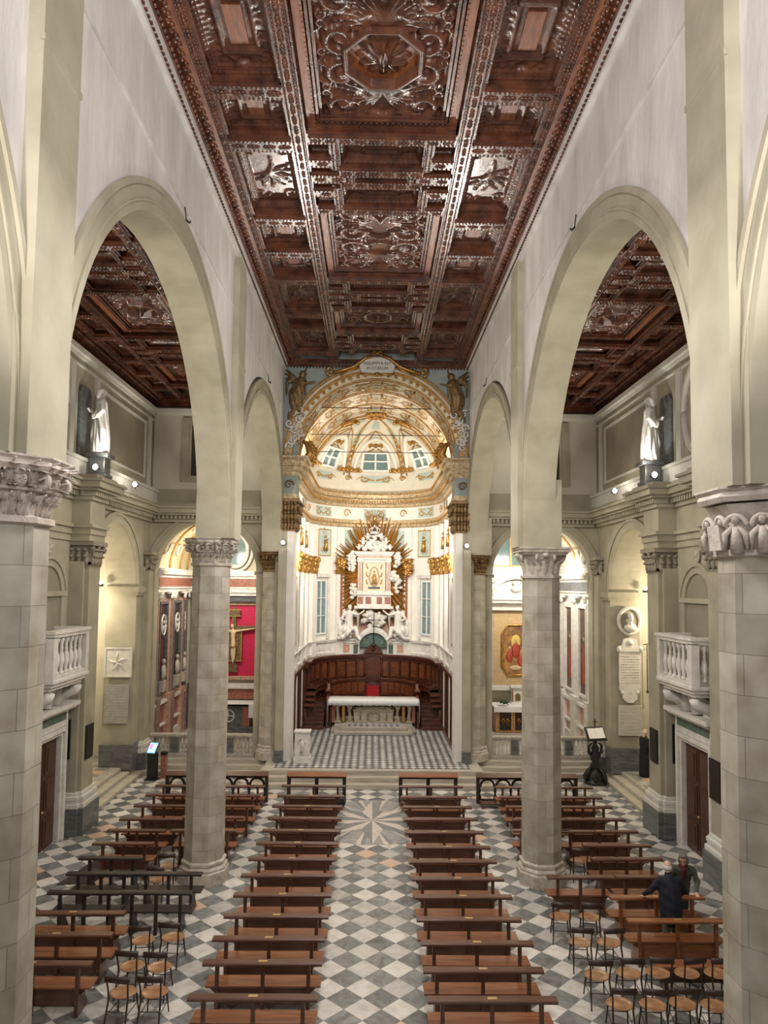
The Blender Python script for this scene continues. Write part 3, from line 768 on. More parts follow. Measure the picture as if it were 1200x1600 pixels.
for s in (-1, 1):
    ceiling('left_aisle' if s < 0 else 'right_aisle', s*6.82, 2.34, 1.05, 15.3, [(12.6, 15.6, 'acanthus'), (18.4, 21.7, 'rose'), (24.4, 27.0, 'acanthus')],
            [(15.8, 18.2), (21.9, 24.2)],
            [(11, 13.4, 'tablet'), (13.7, 15.4, 'tablet'), (15.7, 17.8, 'fan'), (18.1, 19.8, 'tablet'), (20.1, 21.6, 'tablet'), (21.9, 23.9, 'fan'), (24.2, 25.5, 'tablet'), (25.8, 27.4, 'tablet'), (27.7, 28, '')],
            9.0, 28.9, .034)
MB().box(-9.4, 9.4, 0, 6.5, 16.6, 16.8).build('ceiling_rear', M['woodc'], kind='structure')
for s in (-1, 1): MB().box(s*9.4, s*3.8, 3, 9.0, 15.2, 15.4).build('ceiling_rear_aisle', M['woodc'], kind='structure')
# ================================================================== SHARED SHAPE TOOLS
def leaf(mb, p, ang, w_, h, curl, th=.03, M_=None):
    c, s_ = math.cos(ang), math.sin(ang); v = []; seg, rings = 8, 8
    for j in range(rings+1):
        t = PI*j/rings
        for k in range(seg):
            a = 2*PI*k/seg
            x = w_/2*math.sin(t)*math.cos(a); y = th*math.sin(t)*math.sin(a); z = h/2*(1-math.cos(t)); q = z/h
            x *= 1+.22*math.cos(q*22); y += curl*q**3; z -= curl*.55*q**5
            y -= .25*th*math.cos(a*2)
            pt = (p[0]-x*s_+y*c, p[1]+x*c+y*s_, p[2]+z)
            v.append(pt)
    f = [(j*seg+k, (j+1)*seg+k, (j+1)*seg+(k+1) % seg, j*seg+(k+1) % seg) for j in range(rings) for k in range(seg)]
    mb.add(v, f, True)
def volute(mb, c, ang, r, tw, turns=1.6, seg=5):
    """scroll in the vertical plane through direction ang"""
    ca, sa = math.cos(ang), math.sin(ang)
    pts = []; rs = []
    for i in range(19):
        t = i/18; a = PI*.9-turns*2*PI*t; q = r*(1-.8*t)
        pts.append((c[0]+ca*q*math.cos(a), c[1]+sa*q*math.cos(a), c[2]+q*math.sin(a))); rs.append(tw*(1-.5*t))
    mb.tube(pts, rs, seg)
def blob(name, prims, voxel, mat, parent=None, disp=None, loc=None, rz=0, sm=1, scale=1):
    """one continuous surface grown over a list of rounded shapes"""
    m = MB()
    for p in prims:
        if p[0] == 'b': m.ball(p[1], *p[2], seg=12, rings=8, M=p[3] if len(p) > 3 else None)
        else:
            pts, rs = p[1], p[2]; rs = rs if isinstance(rs, (list, tuple)) else [rs]*len(pts)
            m.tube(pts, rs, 10)
            for q, r in ((pts[0], rs[0]), (pts[-1], rs[-1])): m.ball(q, r*.99, seg=10, rings=6)
    if scale != 1: m.v = [(x*scale, y*scale, z*scale) for x, y, z in m.v]
    o = m.build(name+'_tmp', mat)
    md = o.modifiers.new('r', 'REMESH'); md.mode = 'VOXEL'; md.voxel_size = voxel*scale; md.use_smooth_shade = True
    if sm:
        ms = o.modifiers.new('s', 'SMOOTH'); ms.iterations = sm; ms.factor = .6
    dg = bpy.context.evaluated_depsgraph_get(); dg.update()
    me = bpy.data.meshes.new_from_object(o.evaluated_get(dg)); me.name = name
    old = o.data; bpy.data.objects.remove(o); bpy.data.meshes.remove(old)
    if disp:
        n = len(me.vertices); co = np.zeros(n*3, np.float32); me.vertices.foreach_get('co', co); co = co.reshape(-1, 3)
        nr = np.zeros(n*3, np.float32); me.vertices.foreach_get('normal', nr); nr = nr.reshape(-1, 3)
        co = co+nr*disp(co/scale)[:, None]*scale; me.vertices.foreach_set('co', co.ravel().astype(np.float32)); me.update()
    me.materials.clear(); me.materials.append(mat)
    for p in me.polygons: p.use_smooth = True
    o = bpy.data.objects.new(name, me); COL.objects.link(o)
    if loc is not None: o.location = loc
    o.rotation_euler = (0, 0, rz); adopt(o, parent); return o
def folds(amp, fx=14, lo=0, hi=1.5, tw=2.0):
    def f(c):
        a = np.arctan2(c[:, 1], c[:, 0])
        m = np.clip((hi-c[:, 2])/.25, 0, 1)*np.clip((c[:, 2]-lo)/.1+.3, 0, 1)
        return amp*np.sin(a*fx/2.0+c[:, 2]*tw*3+np.sin(c[:, 2]*7)*.8)*m
    return f
OCT = [(math.cos(PI/8+k*PI/4), math.sin(PI/8+k*PI/4)) for k in range(8)]
def oct_shaft(mb, cx, cy, r0, z0, r1, z1, rows=1):
    uvs = mb.__dict__.setdefault('uvd', {})
    off = random.random()*5
    for k in range(8):
        a, b = OCT[k], OCT[(k+1) % 8]; n = len(mb.v)
        mb.add([(cx+a[0]*r0, cy+a[1]*r0, z0), (cx+b[0]*r0, cy+b[1]*r0, z0), (cx+b[0]*r1, cy+b[1]*r1, z1), (cx+a[0]*r1, cy+a[1]*r1, z1)], [(0, 1, 2, 3)])
        u0, u1 = off+k*.357, off+(k+1)*.357
        uvs.update({n: (u0, z0), n+1: (u1, z0), n+2: (u1, z1), n+3: (u0, z1)})
    mb.uv = lambda pi, vi: uvs.get(vi, (0, 0))

# ================================================================== COLUMNS
def octp(mb, cx, cy, prof):
    for (r0, z0), (r1, z1) in zip(prof, prof[1:]):
        v = [(cx+a*r0/.9239, cy+b*r0/.9239, z0) for a, b in OCT]+[(cx+a*r1/.9239, cy+b*r1/.9239, z1) for a, b in OCT]
        mb.add(v, [(k, (k+1) % 8, 8+(k+1) % 8, 8+k) for k in range(8)]+[tuple(range(7, -1, -1)), tuple(range(8, 16))])
def column(x, y, zb, z0, z1, label, style, mcap):
    root = empty('column', (x, y, zb), 0, label, 'column', 'octagonal nave columns', 'thing')
    sh = MB(); oct_shaft(sh, 0, 0, .505, .55, .478, z0-zb); sh.build('shaft', M['shaft'], root)
    b = MB(); octp(b, 0, 0, [(.58, 0), (.58, .30), (.555, .33), (.555, .38), (.50, .44), (.52, .48), (.52, .53), (.44, .58)])
    b.build('base', M['limestone'] if style != 'plain' else M['shaft'], root)
    c = MB(); h = z1-z0; Z0 = z0-zb; Z1 = z1-zb
    octp(c, 0, 0, [(.44, Z0-.02), (.49, Z0+.0), (.49, Z0+.06), (.43, Z0+.08), (.44, Z0+h*.5), (.55, Z1-.17)])
    octp(c, 0, 0, [(.60, Z1-.15), (.63, Z1-.10), (.61, Z1-.05), (.65, Z1-.02), (.65, Z1)]) if style != 'volute' else None
    if style == 'niche':
        for k in range(8):
            a = k*PI/4; ca, sa = math.cos(a), math.sin(a)
            T = lambda r_, t, z: (r_*ca-t*sa, r_*sa+t*ca, Z0+z)
            for o_ in (-.13, .13):
                pts = [T(.50+.12*q/h, o_+.105*math.cos(w_), q) for w_ in np.linspace(0, PI, 11) for q in (h*.42+.11*math.sin(w_),)]
                c.tube(pts, .028, 6)
                if k % 2:
                    c.tube([T(.50, o_, .03), T(.53, o_, h*.25), T(.54, o_, h*.42)], [.075, .065, .045], 7); c.ball(T(.56, o_, h*.52), .045, .045, .055)
                    for e in (-1, 1): c.tube([T(.55, o_+e*.03, h*.42), T(.57, o_+e*.10, h*.30), T(.55, o_+e*.11, h*.08)], [.03, .035, .015], 5)
            if k % 2 == 0:
                v = [T(.555, -.13, .06), T(.555, .13, .06), T(.585, .13, h*.46), T(.585, -.13, h*.46), T(.50, -.13, .06), T(.50, .13, .06), T(.50, .13, h*.46), T(.50, -.13, h*.46)]
                c.add(v, [(0, 1, 2, 3), (7, 6, 5, 4), (0, 4, 5, 1), (1, 5, 6, 2), (2, 6, 7, 3), (3, 7, 4, 0)])
                for e in (-1, 1): c.ball(T(.56, e*.15, h*.5), .04, .04, .05)
    elif style == 'volute':
        c.frustum((0, 0), .52, .52, Z1-.2, .60, .60, Z1-.12); c.box(-.62, .62, -.62, .62, Z1-.12, Z1-.03); c.box(-.65, .65, -.65, .65, Z1-.05, Z1)
        for k in range(16):
            a = k*PI/8; leaf(c, (.42*math.cos(a), .42*math.sin(a), Z0+.05), a, .2, h*.62, .13 if k % 2 else .2, .045)
        for k in range(8):
            a = PI/8+k*PI/4
            volute(c, (.52*math.cos(a), .52*math.sin(a), Z1-.27), a, .10, .05)
        for k in range(4):
            a = k*PI/2; c.ball((.58*math.cos(a), .58*math.sin(a), Z1-.2), .10, .10, .07)
            pts = [(.50*math.cos(a+t), .50*math.sin(a+t), Z1-.24-.12*abs(t)*2) for t in np.linspace(-.45, .45, 9)]; c.tube(pts, .03, 5)
    else:
        rnd = random.Random(int(x*100+y*10))
        nrow = 3 if style == 'leafy' else 2
        octp(c, 0, 0, [(.47, Z0+h*.46), (.55, Z0+h*.48), (.56, Z0+h*.52), (.50, Z0+h*.54)])
        for row in range(nrow):
            n = 20
            for k in range(n):
                a = (k+.5*(row % 2))*2*PI/n; zz = Z0+.06+row*h*.24; rr = .44+.035*row
                leaf(c, (rr*math.cos(a), rr*math.sin(a), zz), a, .17, h*.42, .10+.05*row, .03)
                for e in (-.10, .10): leaf(c, ((rr+.01)*math.cos(a+e), (rr+.01)*math.sin(a+e), zz+.02), a+e*2, .06, h*.30, .12+.05*row, .02)
                c.tube([((rr+q)*math.cos(a), (rr+q)*math.sin(a), zz+h*.42*t) for q, t in ((.03, .0), (.04, .4), (.09, .75), (.15+.04*row, .82))], .012, 5)
        for k in range(8):
            a = PI/8+k*PI/4; volute(c, (.58*math.cos(a), .58*math.sin(a), Z1-.26), a, .09, .045)
            a = k*PI/4; c.ball((.54*math.cos(a), .54*math.sin(a), Z1-.24), .07, .07, .10); c.ball((.60*math.cos(a), .60*math.sin(a), Z1-.25), .02, .02, .03); c.ball((.55*math.cos(a), .55*math.sin(a), Z1-.17), .09, .09, .05)
        if style == 'book':
            pass
    c.build('capital', mcap, root)
    return root, c
labs = {(-1, 0): 'pale octagonal column with two bands of foliage carving , nearest the camera on the kiosk side',
        (1, 0): 'pale octagonal column whose capital shows angels holding a blank tablet',
        (-1, 1): 'weathered octagonal column with leafy crumbly capital standing among pews on the kiosk side',
        (1, 1): 'stained octagonal column with small wall holes and tall scrolled capital amid pews',
        (-1, 2): 'slim octagonal column with dark gilded capital beside the marble ambo',
        (1, 2): 'slim octagonal column with dark gilded capital beside the lit painted altar'}
CX = {(-1, 0): -4.05, (-1, 1): -4.22, (-1, 2): -4.05, (1, 0): 4.17, (1, 1): 4.27, (1, 2): 4.03}
for s in (-1, 1):
    for k, yc in enumerate(YC):
        z0, z1 = CAPZ[s][k]
        st = 'leafy' if (s < 0) else ('volute' if k == 1 else 'leafy')
        if k == 2: st = 'leafy'
        if k == 0 and s > 0: st = 'niche'
        column(CX[(s, k)], yc, 0 if k < 2 else .495, z0, z1, labs[(s, k)], st, M['bronze'] if k == 2 else (M['pinkstone'] if k == 0 else M['limestone']))
# ================================================================== SIDE DOORS, BALCONIES
for s in (-1, 1):
    W = 9.15; n = 1 if s < 0 else 2; Q = 'kiosk' if s < 0 else 'lectern'
    d = empty('door_%d' % n, (s*W, 20.0, 0), kind='structure')
    MB().box(-.02, .05, -.85, .85, 0, 3.0).build('backing', M['darkpane'], d)
    for y0, y1 in ((-.82, -.02), (.02, .82)):
        lf = MB().box(-s*.07, .0, y0, y1, 0, 2.98)
        for z0, z1 in ((.12, .85), (.98, 1.9), (2.03, 2.85)):
            lf.box(-s*.10, 0, y0+.1, y1-.1, z0, z1); lf.box(-s*.12, 0, y0+.2, y1-.2, z0+.1, z1-.1)
        lf.build('door_leaf', M['doorwood'], d)
    k = MB().ball((-s*.16, -.12, 1.1), .04); k.build('door_handle', M['brass'], d)
    fr = MB()
    for e, o in ((.0, .20), (.10, .27), (.24, .22)):
        z = 3.0+e; y = .85+e
        fr.box(-s*o, 0, -y-.12, -y, 0, z+.12); fr.box(-s*o, 0, y, y+.12, 0, z+.12); fr.box(-s*o, 0, -y-.12, y+.12, z, z+.12)
    fr.box(-s*.24, 0, -1.15, 1.15, 3.36, 3.72); fr.box(-s*.42, 0, -1.3, 1.3, 3.72, 3.80); fr.box(-s*.5, 0, -1.36, 1.36, 3.80, 3.92); 
    fr.build('door_frame', M['marble'], d, kind='structure')
    MB().box(-s*.25, 0, -1.0, 1.0, 3.42, 3.66).build('frieze_inlay', M['greenmarble'], d)
    # carved group over the door
    r = empty('overdoor_relief', (s*W, 20.0, 3.9), 0, 'pale marble scrolls and seated figures carved over the %s-side door' % Q, 'relief carving', 'overdoor carvings')
    a = MB()
    for e in (-1, 1):
        a.tube([(-s*.2, e*q*1.05, .12+z) for q, z in ((.95, 0), (.9, .25), (.6, .45), (.32, .42), (.28, .2), (.5, .15))], [.10, .11, .12, .11, .09, .07], 7)
        a.tube([(-s*.25, e*.35, .05), (-s*.28, e*.30, .5), (-s*.25, e*.5, .8)], [.16, .13, .08], 7); a.ball((-s*.30, e*.45, .86), .09)
        a.tube([(-s*.32, e*.35, .6), (-s*.42, e*.6, .45), (-s*.40, e*.85, .4)], [.07, .05, .04], 6)
    a.box(-s*.02, -s*.16, -.95, .95, 0, .7)
    a.ball((-s*.22, 0, .5), .10, .22, .32); a.ball((-s*.25, 0, .85), .09, .16, .10)
    a.build('carved_scrolls', M['marble'], r)
    # balcony
    b = empty('balcony', (s*W, 19.6, 4.75), 0, 'small pale marble balcony with bulbous balusters above the %s-side door' % Q, 'balcony', 'marble balconies on the side walls')
    fl_ = MB().box(-s*.95, 0, -1.15, 1.15, 0, .10); fl_.box(-s*.88, 0, -1.08, 1.08, -.10, 0); fl_.box(-s*.80, 0, -1.0, 1.0, -.2, -.10); fl_.build('slab', M['marble'], b, bevel=.015)
    rl = MB().box(-s*.93, -s*.70, -1.13, 1.13, 1.18, 1.28); rl.box(-s*.97, -s*.66, -1.17, 1.17, 1.28, 1.36)
    for e in (-1, 1): rl.box(-s*.70, 0, e*.92, e*1.13, 1.18, 1.28); rl.box(-s*.66, 0, e*.90, e*1.17, 1.28, 1.36)
    rl.build('rail', M['marble'], b)
    ps = MB()
    for e in (-1, 1): ps.box(-s*.93, -s*.72, e*.92, e*1.13, .1, 1.2); ps.box(-s*.2, 0, e*.92, e*1.13, .1, 1.2)
    ps.box(-s*.93, -s*.72, -1.1, 1.1, .1, .2); ps.build('pedestal', M['marble'], b)
    prof = [(.075, 0), (.075, .06), (.04, .10), (.055, .2), (.085, .34), (.07, .5), (.035, .62), (.05, .66), (.035, .70), (.045, .80), (.075, .90), (.075, .98)]
    for j in range(6):
        MB().lathe(prof, (-s*.82, -.72+j*.288, .2), 10).build('baluster', M['marble'], b)
    for e in (-1, 1):
        for j in range(2): MB().lathe(prof, (-s*(.34+.2*j), e*1.02, .2), 10).build('baluster', M['marble'], b)
    for e in (-.85, .85):
        cs = MB(); cs.tube([(-s*.75, e, -.25), (-s*.7, e, -.4), (-s*.4, e, -.5), (-s*.12, e, -.75), (-s*.1, e, -.95)], [.14, .16, .15, .12, .08], 8); cs.build('bracket', M['marble'], b)
    # framed notice plates on the pilasters
    p = MB().box(-s*.0, -s*.035, -.28, .28, 0, 1.0); p.box(-s*.03, -s*.045, -.24, .24, .05, .95)
    o = p.build('wall_plate', M['darkiron'], loc=(s*8.595, 21.93, 2.1), label='dark rectangular plate fixed low on the pilaster between %s-side door and archway' % Q, cat='plaque', group='dark plates on pilasters')
    o.data.materials[0] = M['darkiron'] if s < 0 else M['darkiron']
    p = MB().box(-s*.0, -s*.035, -.28, .28, 0, 1.0)
    if s > 0: p.build('wall_plate', M['darkiron'], loc=(s*8.595, 18.05, 2.1), label='dark rectangular plate on the pilaster nearer than the lectern-side door', cat='plaque', group='dark plates on pilasters')
    MB().box(-.10, .10, -.03, 0, 0, 1.15).build('speaker', M['black'], loc=(s*9.0, 21.34, 2.2), label='slim dark loudspeaker strip on the pilaster edge beside the %s-side door' % Q, cat='loudspeaker')
    # plaques on the deep pier facing the nave
# ================================================================== SANCTUARY SHELL
AY, AR, AZ = 36.0, 3.5, 12.6
def WP(u, z, d=0.0):
    """point on the sanctuary wall: u metres from the middle of the apse, z height, d out from the wall"""
    h = AR*PI/2
    if abs(u) <= h:
        a = u/AR; r = AR-d; return (r*math.sin(a), AY+r*math.cos(a), z)
    s = 1 if u > 0 else -1
    return (s*(AR-d), AY-(abs(u)-h), z)
def DM(a, e, d=0.0):
    """point on the half dome: a degrees round from the middle, e degrees of elevation"""
    a, e = math.radians(a), math.radians(e); r = 3.4-d
    return (r*math.cos(e)*math.sin(a), AY+r*math.cos(e)*math.cos(a), AZ+r*math.sin(e))
def BM(y, a, d=0.0):
    """point on the barrel vault: a degrees from the crown"""
    a = math.radians(a); r = 3.4-d; return (r*math.sin(a), y, AZ+r*math.cos(a))
UE = AR*PI/2+(AY-29.45)
def ulist(u0=-UE, u1=UE, n=90): return [u0+(u1-u0)*i/n for i in range(n+1)]
def band(prof, u0=-UE, u1=UE, n=90):
    m = MB(); m.grid([[WP(u, z, d) for d, z in prof] for u in ulist(u0, u1, n)], False); return m
h_ = AR*PI/2
MB().grid([[WP(u, z) for z in (.4, 4, 8, AZ+.1)] for u in ulist(-h_, h_, 64)], True).build('wall_apse', M['stucco'], kind='structure')
MB().grid([[DM(a, e) for e in range(0, 91, 5)] for a in range(-90, 91, 5)], True).grid([[BM(y, a) for a in range(-90, 91, 5)] for y in (28.5, 32, 36)], True).build('ceiling_apse_vault', plain('cream vault plaster', (.80, .74, .62), .6, 0, .05, 3, .1, 15), kind='structure')
# outer shell keeps daylight out
MB().grid([[(4.2*math.cos(e)*math.sin(a), 36+4.2*math.cos(e)*math.cos(a), 12.6+4.2*math.sin(e)) for e in np.linspace(0, PI/2, 8)] for a in np.linspace(-PI/2, PI/2, 17)]).grid([[(4.2*math.sin(a), y, 12.6+4.2*math.cos(a)) for a in np.linspace(-PI/2, PI/2, 17)] for y in (28.6, 36)]).build('ceiling_apse_outer', M['plaster'], kind='structure')

def decor(name, strokes, fn, mat, parent=None, k=1.0, lift=.015, seg=5, kind='structure'):
    """raised scrollwork: strokes drawn on a surface given by fn(u, v, d)"""
    m = MB()
    for pts, ra, rb in strokes:
        n = len(pts)
        if n < 3: p = pts[0]; m.ball(fn(p[0], p[1], lift), ra*k*1.3, ra*k*1.3, ra*k*1.3, 6, 4); continue
        m.tube([fn(p[0], p[1], lift) for p in pts], [max(.006, (ra+(rb-ra)*i/(n-1))*k) for i in range(n)], seg)
    return m.build(name, mat, parent, kind=kind)
def shift(st, dx, dy, sx=1, sy=1): return [([(p[0]*sx+dx, p[1]*sy+dy) for p in q], a, b) for q, a, b in st]
def rect_tube(m, fn, u0, u1, v0, v1, r, n=10, d=.02):
    P_ = [(u0+(u1-u0)*i/n, v0) for i in range(n+1)]+[(u1, v0+(v1-v0)*i/n) for i in range(1, n+1)]+[(u1-(u1-u0)*i/n, v1) for i in range(1, n+1)]+[(u0, v1-(v1-v0)*i/n) for i in range(1, n+1)]
    m.tube([fn(a, b, d) for a, b in P_], r, 5)
def patch(name, fn, u0, u1, v0, v1, d, mat, parent=None, n=8):
    return MB().grid([[fn(u0+(u1-u0)*i/n, v0+(v1-v0)*j/n, d) for j in range(n+1)] for i in range(n+1)]).build(name, mat, parent, kind='structure')
rnd = random.Random(3)
# entablature mouldings round the sanctuary
band([(0, 3.55), (.10, 3.6), (.12, 3.75), (.05, 3.8), (.05, 4.25), (.16, 4.3), (.2, 4.42), (.0, 4.46)]).build('trim_dado', M['marble'], kind='structure')
band([(0, 10.55), (.12, 10.6), (.14, 10.75), (.20, 10.8), (.22, 10.95), (0, 11.0)]).build('trim_gold_architrave', M['giltcream'], kind='structure')
band([(0, 11.68), (.10, 11.72), (.14, 11.85), (.30, 11.92), (.34, 12.1), (.52, 12.16), (.56, 12.34), (.64, 12.42), (.50, 12.5), (0, 12.56)]).build('trim_gold_cornice', M['giltcream'], kind='structure')
eg = MB()
for u in ulist(n=150): eg.ball(WP(u, 11.98, .33), .05, .05, .07, 5, 4)
for u in ulist(n=200): eg.ball(WP(u, 12.38, .60), .035, .035, .045, 5, 3)
for u in ulist(n=110): eg.ball(WP(u, 10.78, .2), .045, .045, .06, 5, 3)
eg.build('trim_gold_beads', M['gold'], kind='structure')
# frieze with scrolls on pale blue
for i in range(-4, 5):
    u = i*1.62; w_ = 1.25 if i % 2 == 0 else .55
    patch('trim_frieze_panel', WP, u-w_/2, u+w_/2, 11.08, 11.6, .02, M['paleblue'] if i % 2 == 0 else M['stucco'])
    st = mirror([(spiral(w_*.28, 0, .17, PI, 1.3, 1, 16), .035, .014), (leafstroke(.02, -.1, .3, w_*.42, .6, 8), .03, .012), (leafstroke(w_*.1, .15, -.4, w_*.36, .9, 8), .025, .01)], True) if i % 2 == 0 else [(spiral(0, 0, .2, 0, 1.5, 1, 20), .04, .014)]
    decor('trim_frieze_scroll', shift(st, u, 11.34, 1.12, 1.25), WP, M['goldmatt'], k=1.25)
# pilasters with gilded capitals
def gcap(m, u, z0, z1, w_, d=.16):
    h = z1-z0
    for row in range(2):
        for k in range(4):
            uu = u-w_/2+w_*(k+.5)/4; p = WP(uu, z0+.05+row*h*.36, d+.03+.05*row)
            m.ball((p[0], p[1], p[2]+h*.16), .07, .07, h*.2, 6, 5); m.ball(WP(uu, z0+.05+row*h*.36+h*.32, d+.10+.06*row), .06, .06, .045, 6, 4)
    for e in (-1, 1):
        m.ball(WP(u+e*w_*.5, z1-h*.2, d+.12), .10, .10, .11, 8, 6); m.tube([WP(u+e*w_*(.5+.12*math.cos(t)), z1-h*.2+.09*math.sin(t), d+.16) for t in np.linspace(0, 6.2, 9)], .03, 5)
    m.ball(WP(u, z1-h*.12, d+.12), .08, .08, .08)
    g = [[WP(u+x, z, dd) for x in np.linspace(-ww, ww, 5)] for z, ww, dd in ((z1-.10, w_*.62, d+.14), (z1, w_*.62, d+.14), (z1, w_*.62, 0))]
    m.grid(g, False); m.grid([[WP(u+x, z, dd) for x in np.linspace(-ww, ww, 5)] for z, ww, dd in ((z0, w_*.45, d), (z1-.1, w_*.5, d+.06), (z1-.1, w_*.62, d+.14))], False)
    for e in (-1, 1): m.grid([[WP(u+e*w_*.45, z0, 0), WP(u+e*w_*.5, z1, 0)], [WP(u+e*w_*.45, z0, d), WP(u+e*w_*.5, z1, d+.06)]], False)
pus = [2.02, 4.15, 5.35, 7.6, 10.0]
pl_ = MB(); gc = MB(); pu = MB()
for s in (-1, 1):
    for u in pus:
        w_ = .46
        for z0, z1, mm in ((.5, 7.95, pl_), (8.85, 10.55, pu)):
            mm.grid([[WP(s*u-w_/2, z, 0), WP(s*u-w_/2, z, .16), WP(s*u, z, .16), WP(s*u+w_/2, z, .16), WP(s*u+w_/2, z, 0)] for z in (z0, z1)], False)
        gcap(gc, s*u, 7.95, 8.85, w_)
pl_.build('trim_pilasters', M['stucco'], kind='structure'); pu.build('trim_upper_pilasters', M['stucco'], kind='structure')
gc.build('trim_gilded_capitals', M['gold'], kind='structure')
# pale panels with standing gilded figures above the windows
for s in (-1, 1):
    for u, w_ in ((3.1, .95), (6.5, 1.1), (8.8, 1.2)):
        patch('trim_blue_panel', WP, s*u-w_/2, s*u+w_/2, 8.95, 10.35, .02, M['paleblue'])
        m = MB(); rect_tube(m, WP, s*u-w_/2, s*u+w_/2, 8.95, 10.35, .03)
        m.build('trim_panel_frame', M['goldmatt'], kind='structure')
        st = mirror([(leafstroke(.05, .45, 1.0, .4, 1.4, 8), .035, .012), (spiral(.22, -.35, .14, 2, 1.2, 1, 14), .03, .012), (leafstroke(.1, -.55, .3, .3, 1.2, 8), .03, .012)], True)
        decor('trim_panel_scroll', shift(st, s*u, 9.65), WP, M['goldmatt'])
        fgr = MB(); fgr.tube([WP(s*u, 9.2, .1), WP(s*u+.03, 9.5, .12), WP(s*u, 9.8, .1)], [.13, .10, .09], 7); fgr.ball(WP(s*u, 9.97, .12), .075); fgr.tube([WP(s*u, 9.75, .1), WP(s*u+.2, 9.85, .12)], [.04, .03], 5)
        fgr.build('trim_gilded_figure', M['gold'], kind='structure')
for s in (-1, 1): patch('trim_blue_panel', WP, s*1.35-.35, s*1.35+.4, 8.9, 10.4, .015, M['paleblue'])
# windows low in the apse
for s in (-1, 1):
    u = s*3.36
    wd = empty('window_%d' % (3 if s < 0 else 4), (0, 0, 0), kind='structure')
    fr = MB()
    for a, b_, c, d_ in ((-.44, -.37, 4.75, 7.65), (.37, .44, 4.75, 7.65), (-.44, .44, 4.75, 4.84), (-.44, .44, 7.56, 7.65), (-.025, .025, 4.8, 7.6), (-.38, .38, 5.71, 5.75), (-.38, .38, 6.66, 6.70)):
        fr.grid([[WP(u+a, z, 0), WP(u+a, z, .09), WP(u+b_, z, .09), WP(u+b_, z, 0)] for z in (c, d_)], False); fr.grid([[WP(u+a, z, .0), WP(u+a, z, .09)] for z in (c,)]+[[WP(u+b_, z, .0), WP(u+b_, z, .09)] for z in (c,)], False)
    fr.build('window_frame', M['whiteframe'], wd, kind='structure')
    patch('pane', WP, u-.38, u+.38, 4.8, 7.6, .03, M['glass'], wd)
    m = MB()
    for e in (-1, 1): m.grid([[WP(u+e*.48, z, 0), WP(u+e*.48, z, .13), WP(u+e*.62, z, .13), WP(u+e*.62, z, 0)] for z in (4.5, 7.9)], False)
    m.grid([[WP(u+x, 7.78, 0), WP(u+x, 7.78, .2), WP(u+x, 7.95, .24), WP(u+x, 7.97, 0)] for x in np.linspace(-.62, .62, 6)], False)
    m.build('trim_window_surround', M['marble'], kind='structure')
    st = mirror([([(0.0, -.16), (.14, -.13), (.28, -.02), (.36, .08)], .05, .03), (leafstroke(.36, .1, -1.4, .22, .3, 6), .04, .015), ([(0, .04), (.15, .0), (.3, .06)], .03, .02)], True)
    decor('trim_swag', shift(st, u, 4.05), WP, M['marble'])
# dome and vault decoration
m = MB(); rb = MB()
for a0 in (-56, 0, 56):
    # lunette bands and window
    hw_ = 27
    arch_ = [(a0+hw_*math.cos(t)*1.0, 16+46*math.sin(t)**.8 if math.sin(t) > 0 else 16) for t in np.linspace(0, PI, 25)]
    m.tube([DM(a, e, .02) for a, e in arch_], .028, 6)
    arch2 = [(a0+(hw_-5)*math.cos(t), 17+36*max(0, math.sin(t))**.9) for t in np.linspace(0, PI, 25)]
    rb.tube([DM(a, e, .05) for a, e in arch2], .11, 6)
    wz = empty('window_%d' % (6+a0//56), (0, 0, 0), kind='structure')
    ww = 14 if a0 == 0 else 11
    patch('pane', DM, a0-ww, a0+ww, 20, 37, .05, M['glass'], wz)
    fr = MB()
    for a, b_, c, d_ in ((-ww-2, -ww+1, 18.5, 38.5), (ww-1, ww+2, 18.5, 38.5), (-1, 1, 19, 38), (-ww, ww, 18.5, 20.5), (-ww, ww, 36.5, 38.5), (-ww, ww, 28, 29.6)):
        fr.grid([[DM(a0+a, e, 0), DM(a0+a, e, .12), DM(a0+b_, e, .12), DM(a0+b_, e, 0)] for e in (c, (c+d_)/2, d_)], False)
        fr.grid([[DM(a0+a+(b_-a)*t/4, c, 0), DM(a0+a+(b_-a)*t/4, c, .12)] for t in range(5)], False)
    fr.build('window_frame', M['whiteframe'], wz, kind='structure')
    st = mirror([(leafstroke(0, 0, 1.1, 9, -1.8, 10), .07, .03), (spiral(7, 1, 3.2, PI, 1.2, -1, 14), .06, .025), (leafstroke(2, -2, -.1, 12, -.9, 8), .05, .02), ([(0, 2), (.1, 2)], .1, .1)], True)
    decor('trim_lunette_ornament', shift(st, a0, 43), DM, M['gold'])
m.build('trim_gold_ribs', M['goldmatt'], kind='structure'); rb.build('trim_white_ribs', M['stucco'], kind='structure')
m = MB()
for a0 in (-85, -29, 29, 85):
    for da in (-3, 3):
        m.tube([DM(a0+da*(1-t), 14+70*t, .03) for t in np.linspace(0, 1, 18)], .035, 5)
    for t in np.linspace(.05, .55, 8):
        p = DM(a0, 14+70*t, .05); m.ball(p, .07, .07, .09, 6, 4)
for a0 in (-56, 0, 56):
    patch('trim_blue_field', DM, a0-9, a0+9, 66, 78, .02, M['paleblue'])
for a0 in (-29, 29):
    patch('trim_blue_field', DM, a0-5, a0+5, 44, 66, .02, M['paleblue'])
# triangular gold frames between window and crown
for a0 in (-56, 0, 56):
    tri = [(a0-11, 50), (a0, 63), (a0+11, 50), (a0, 53), (a0-11, 50)]
    m.tube([DM(a, e, .03) for a, e in tri], .035, 5)
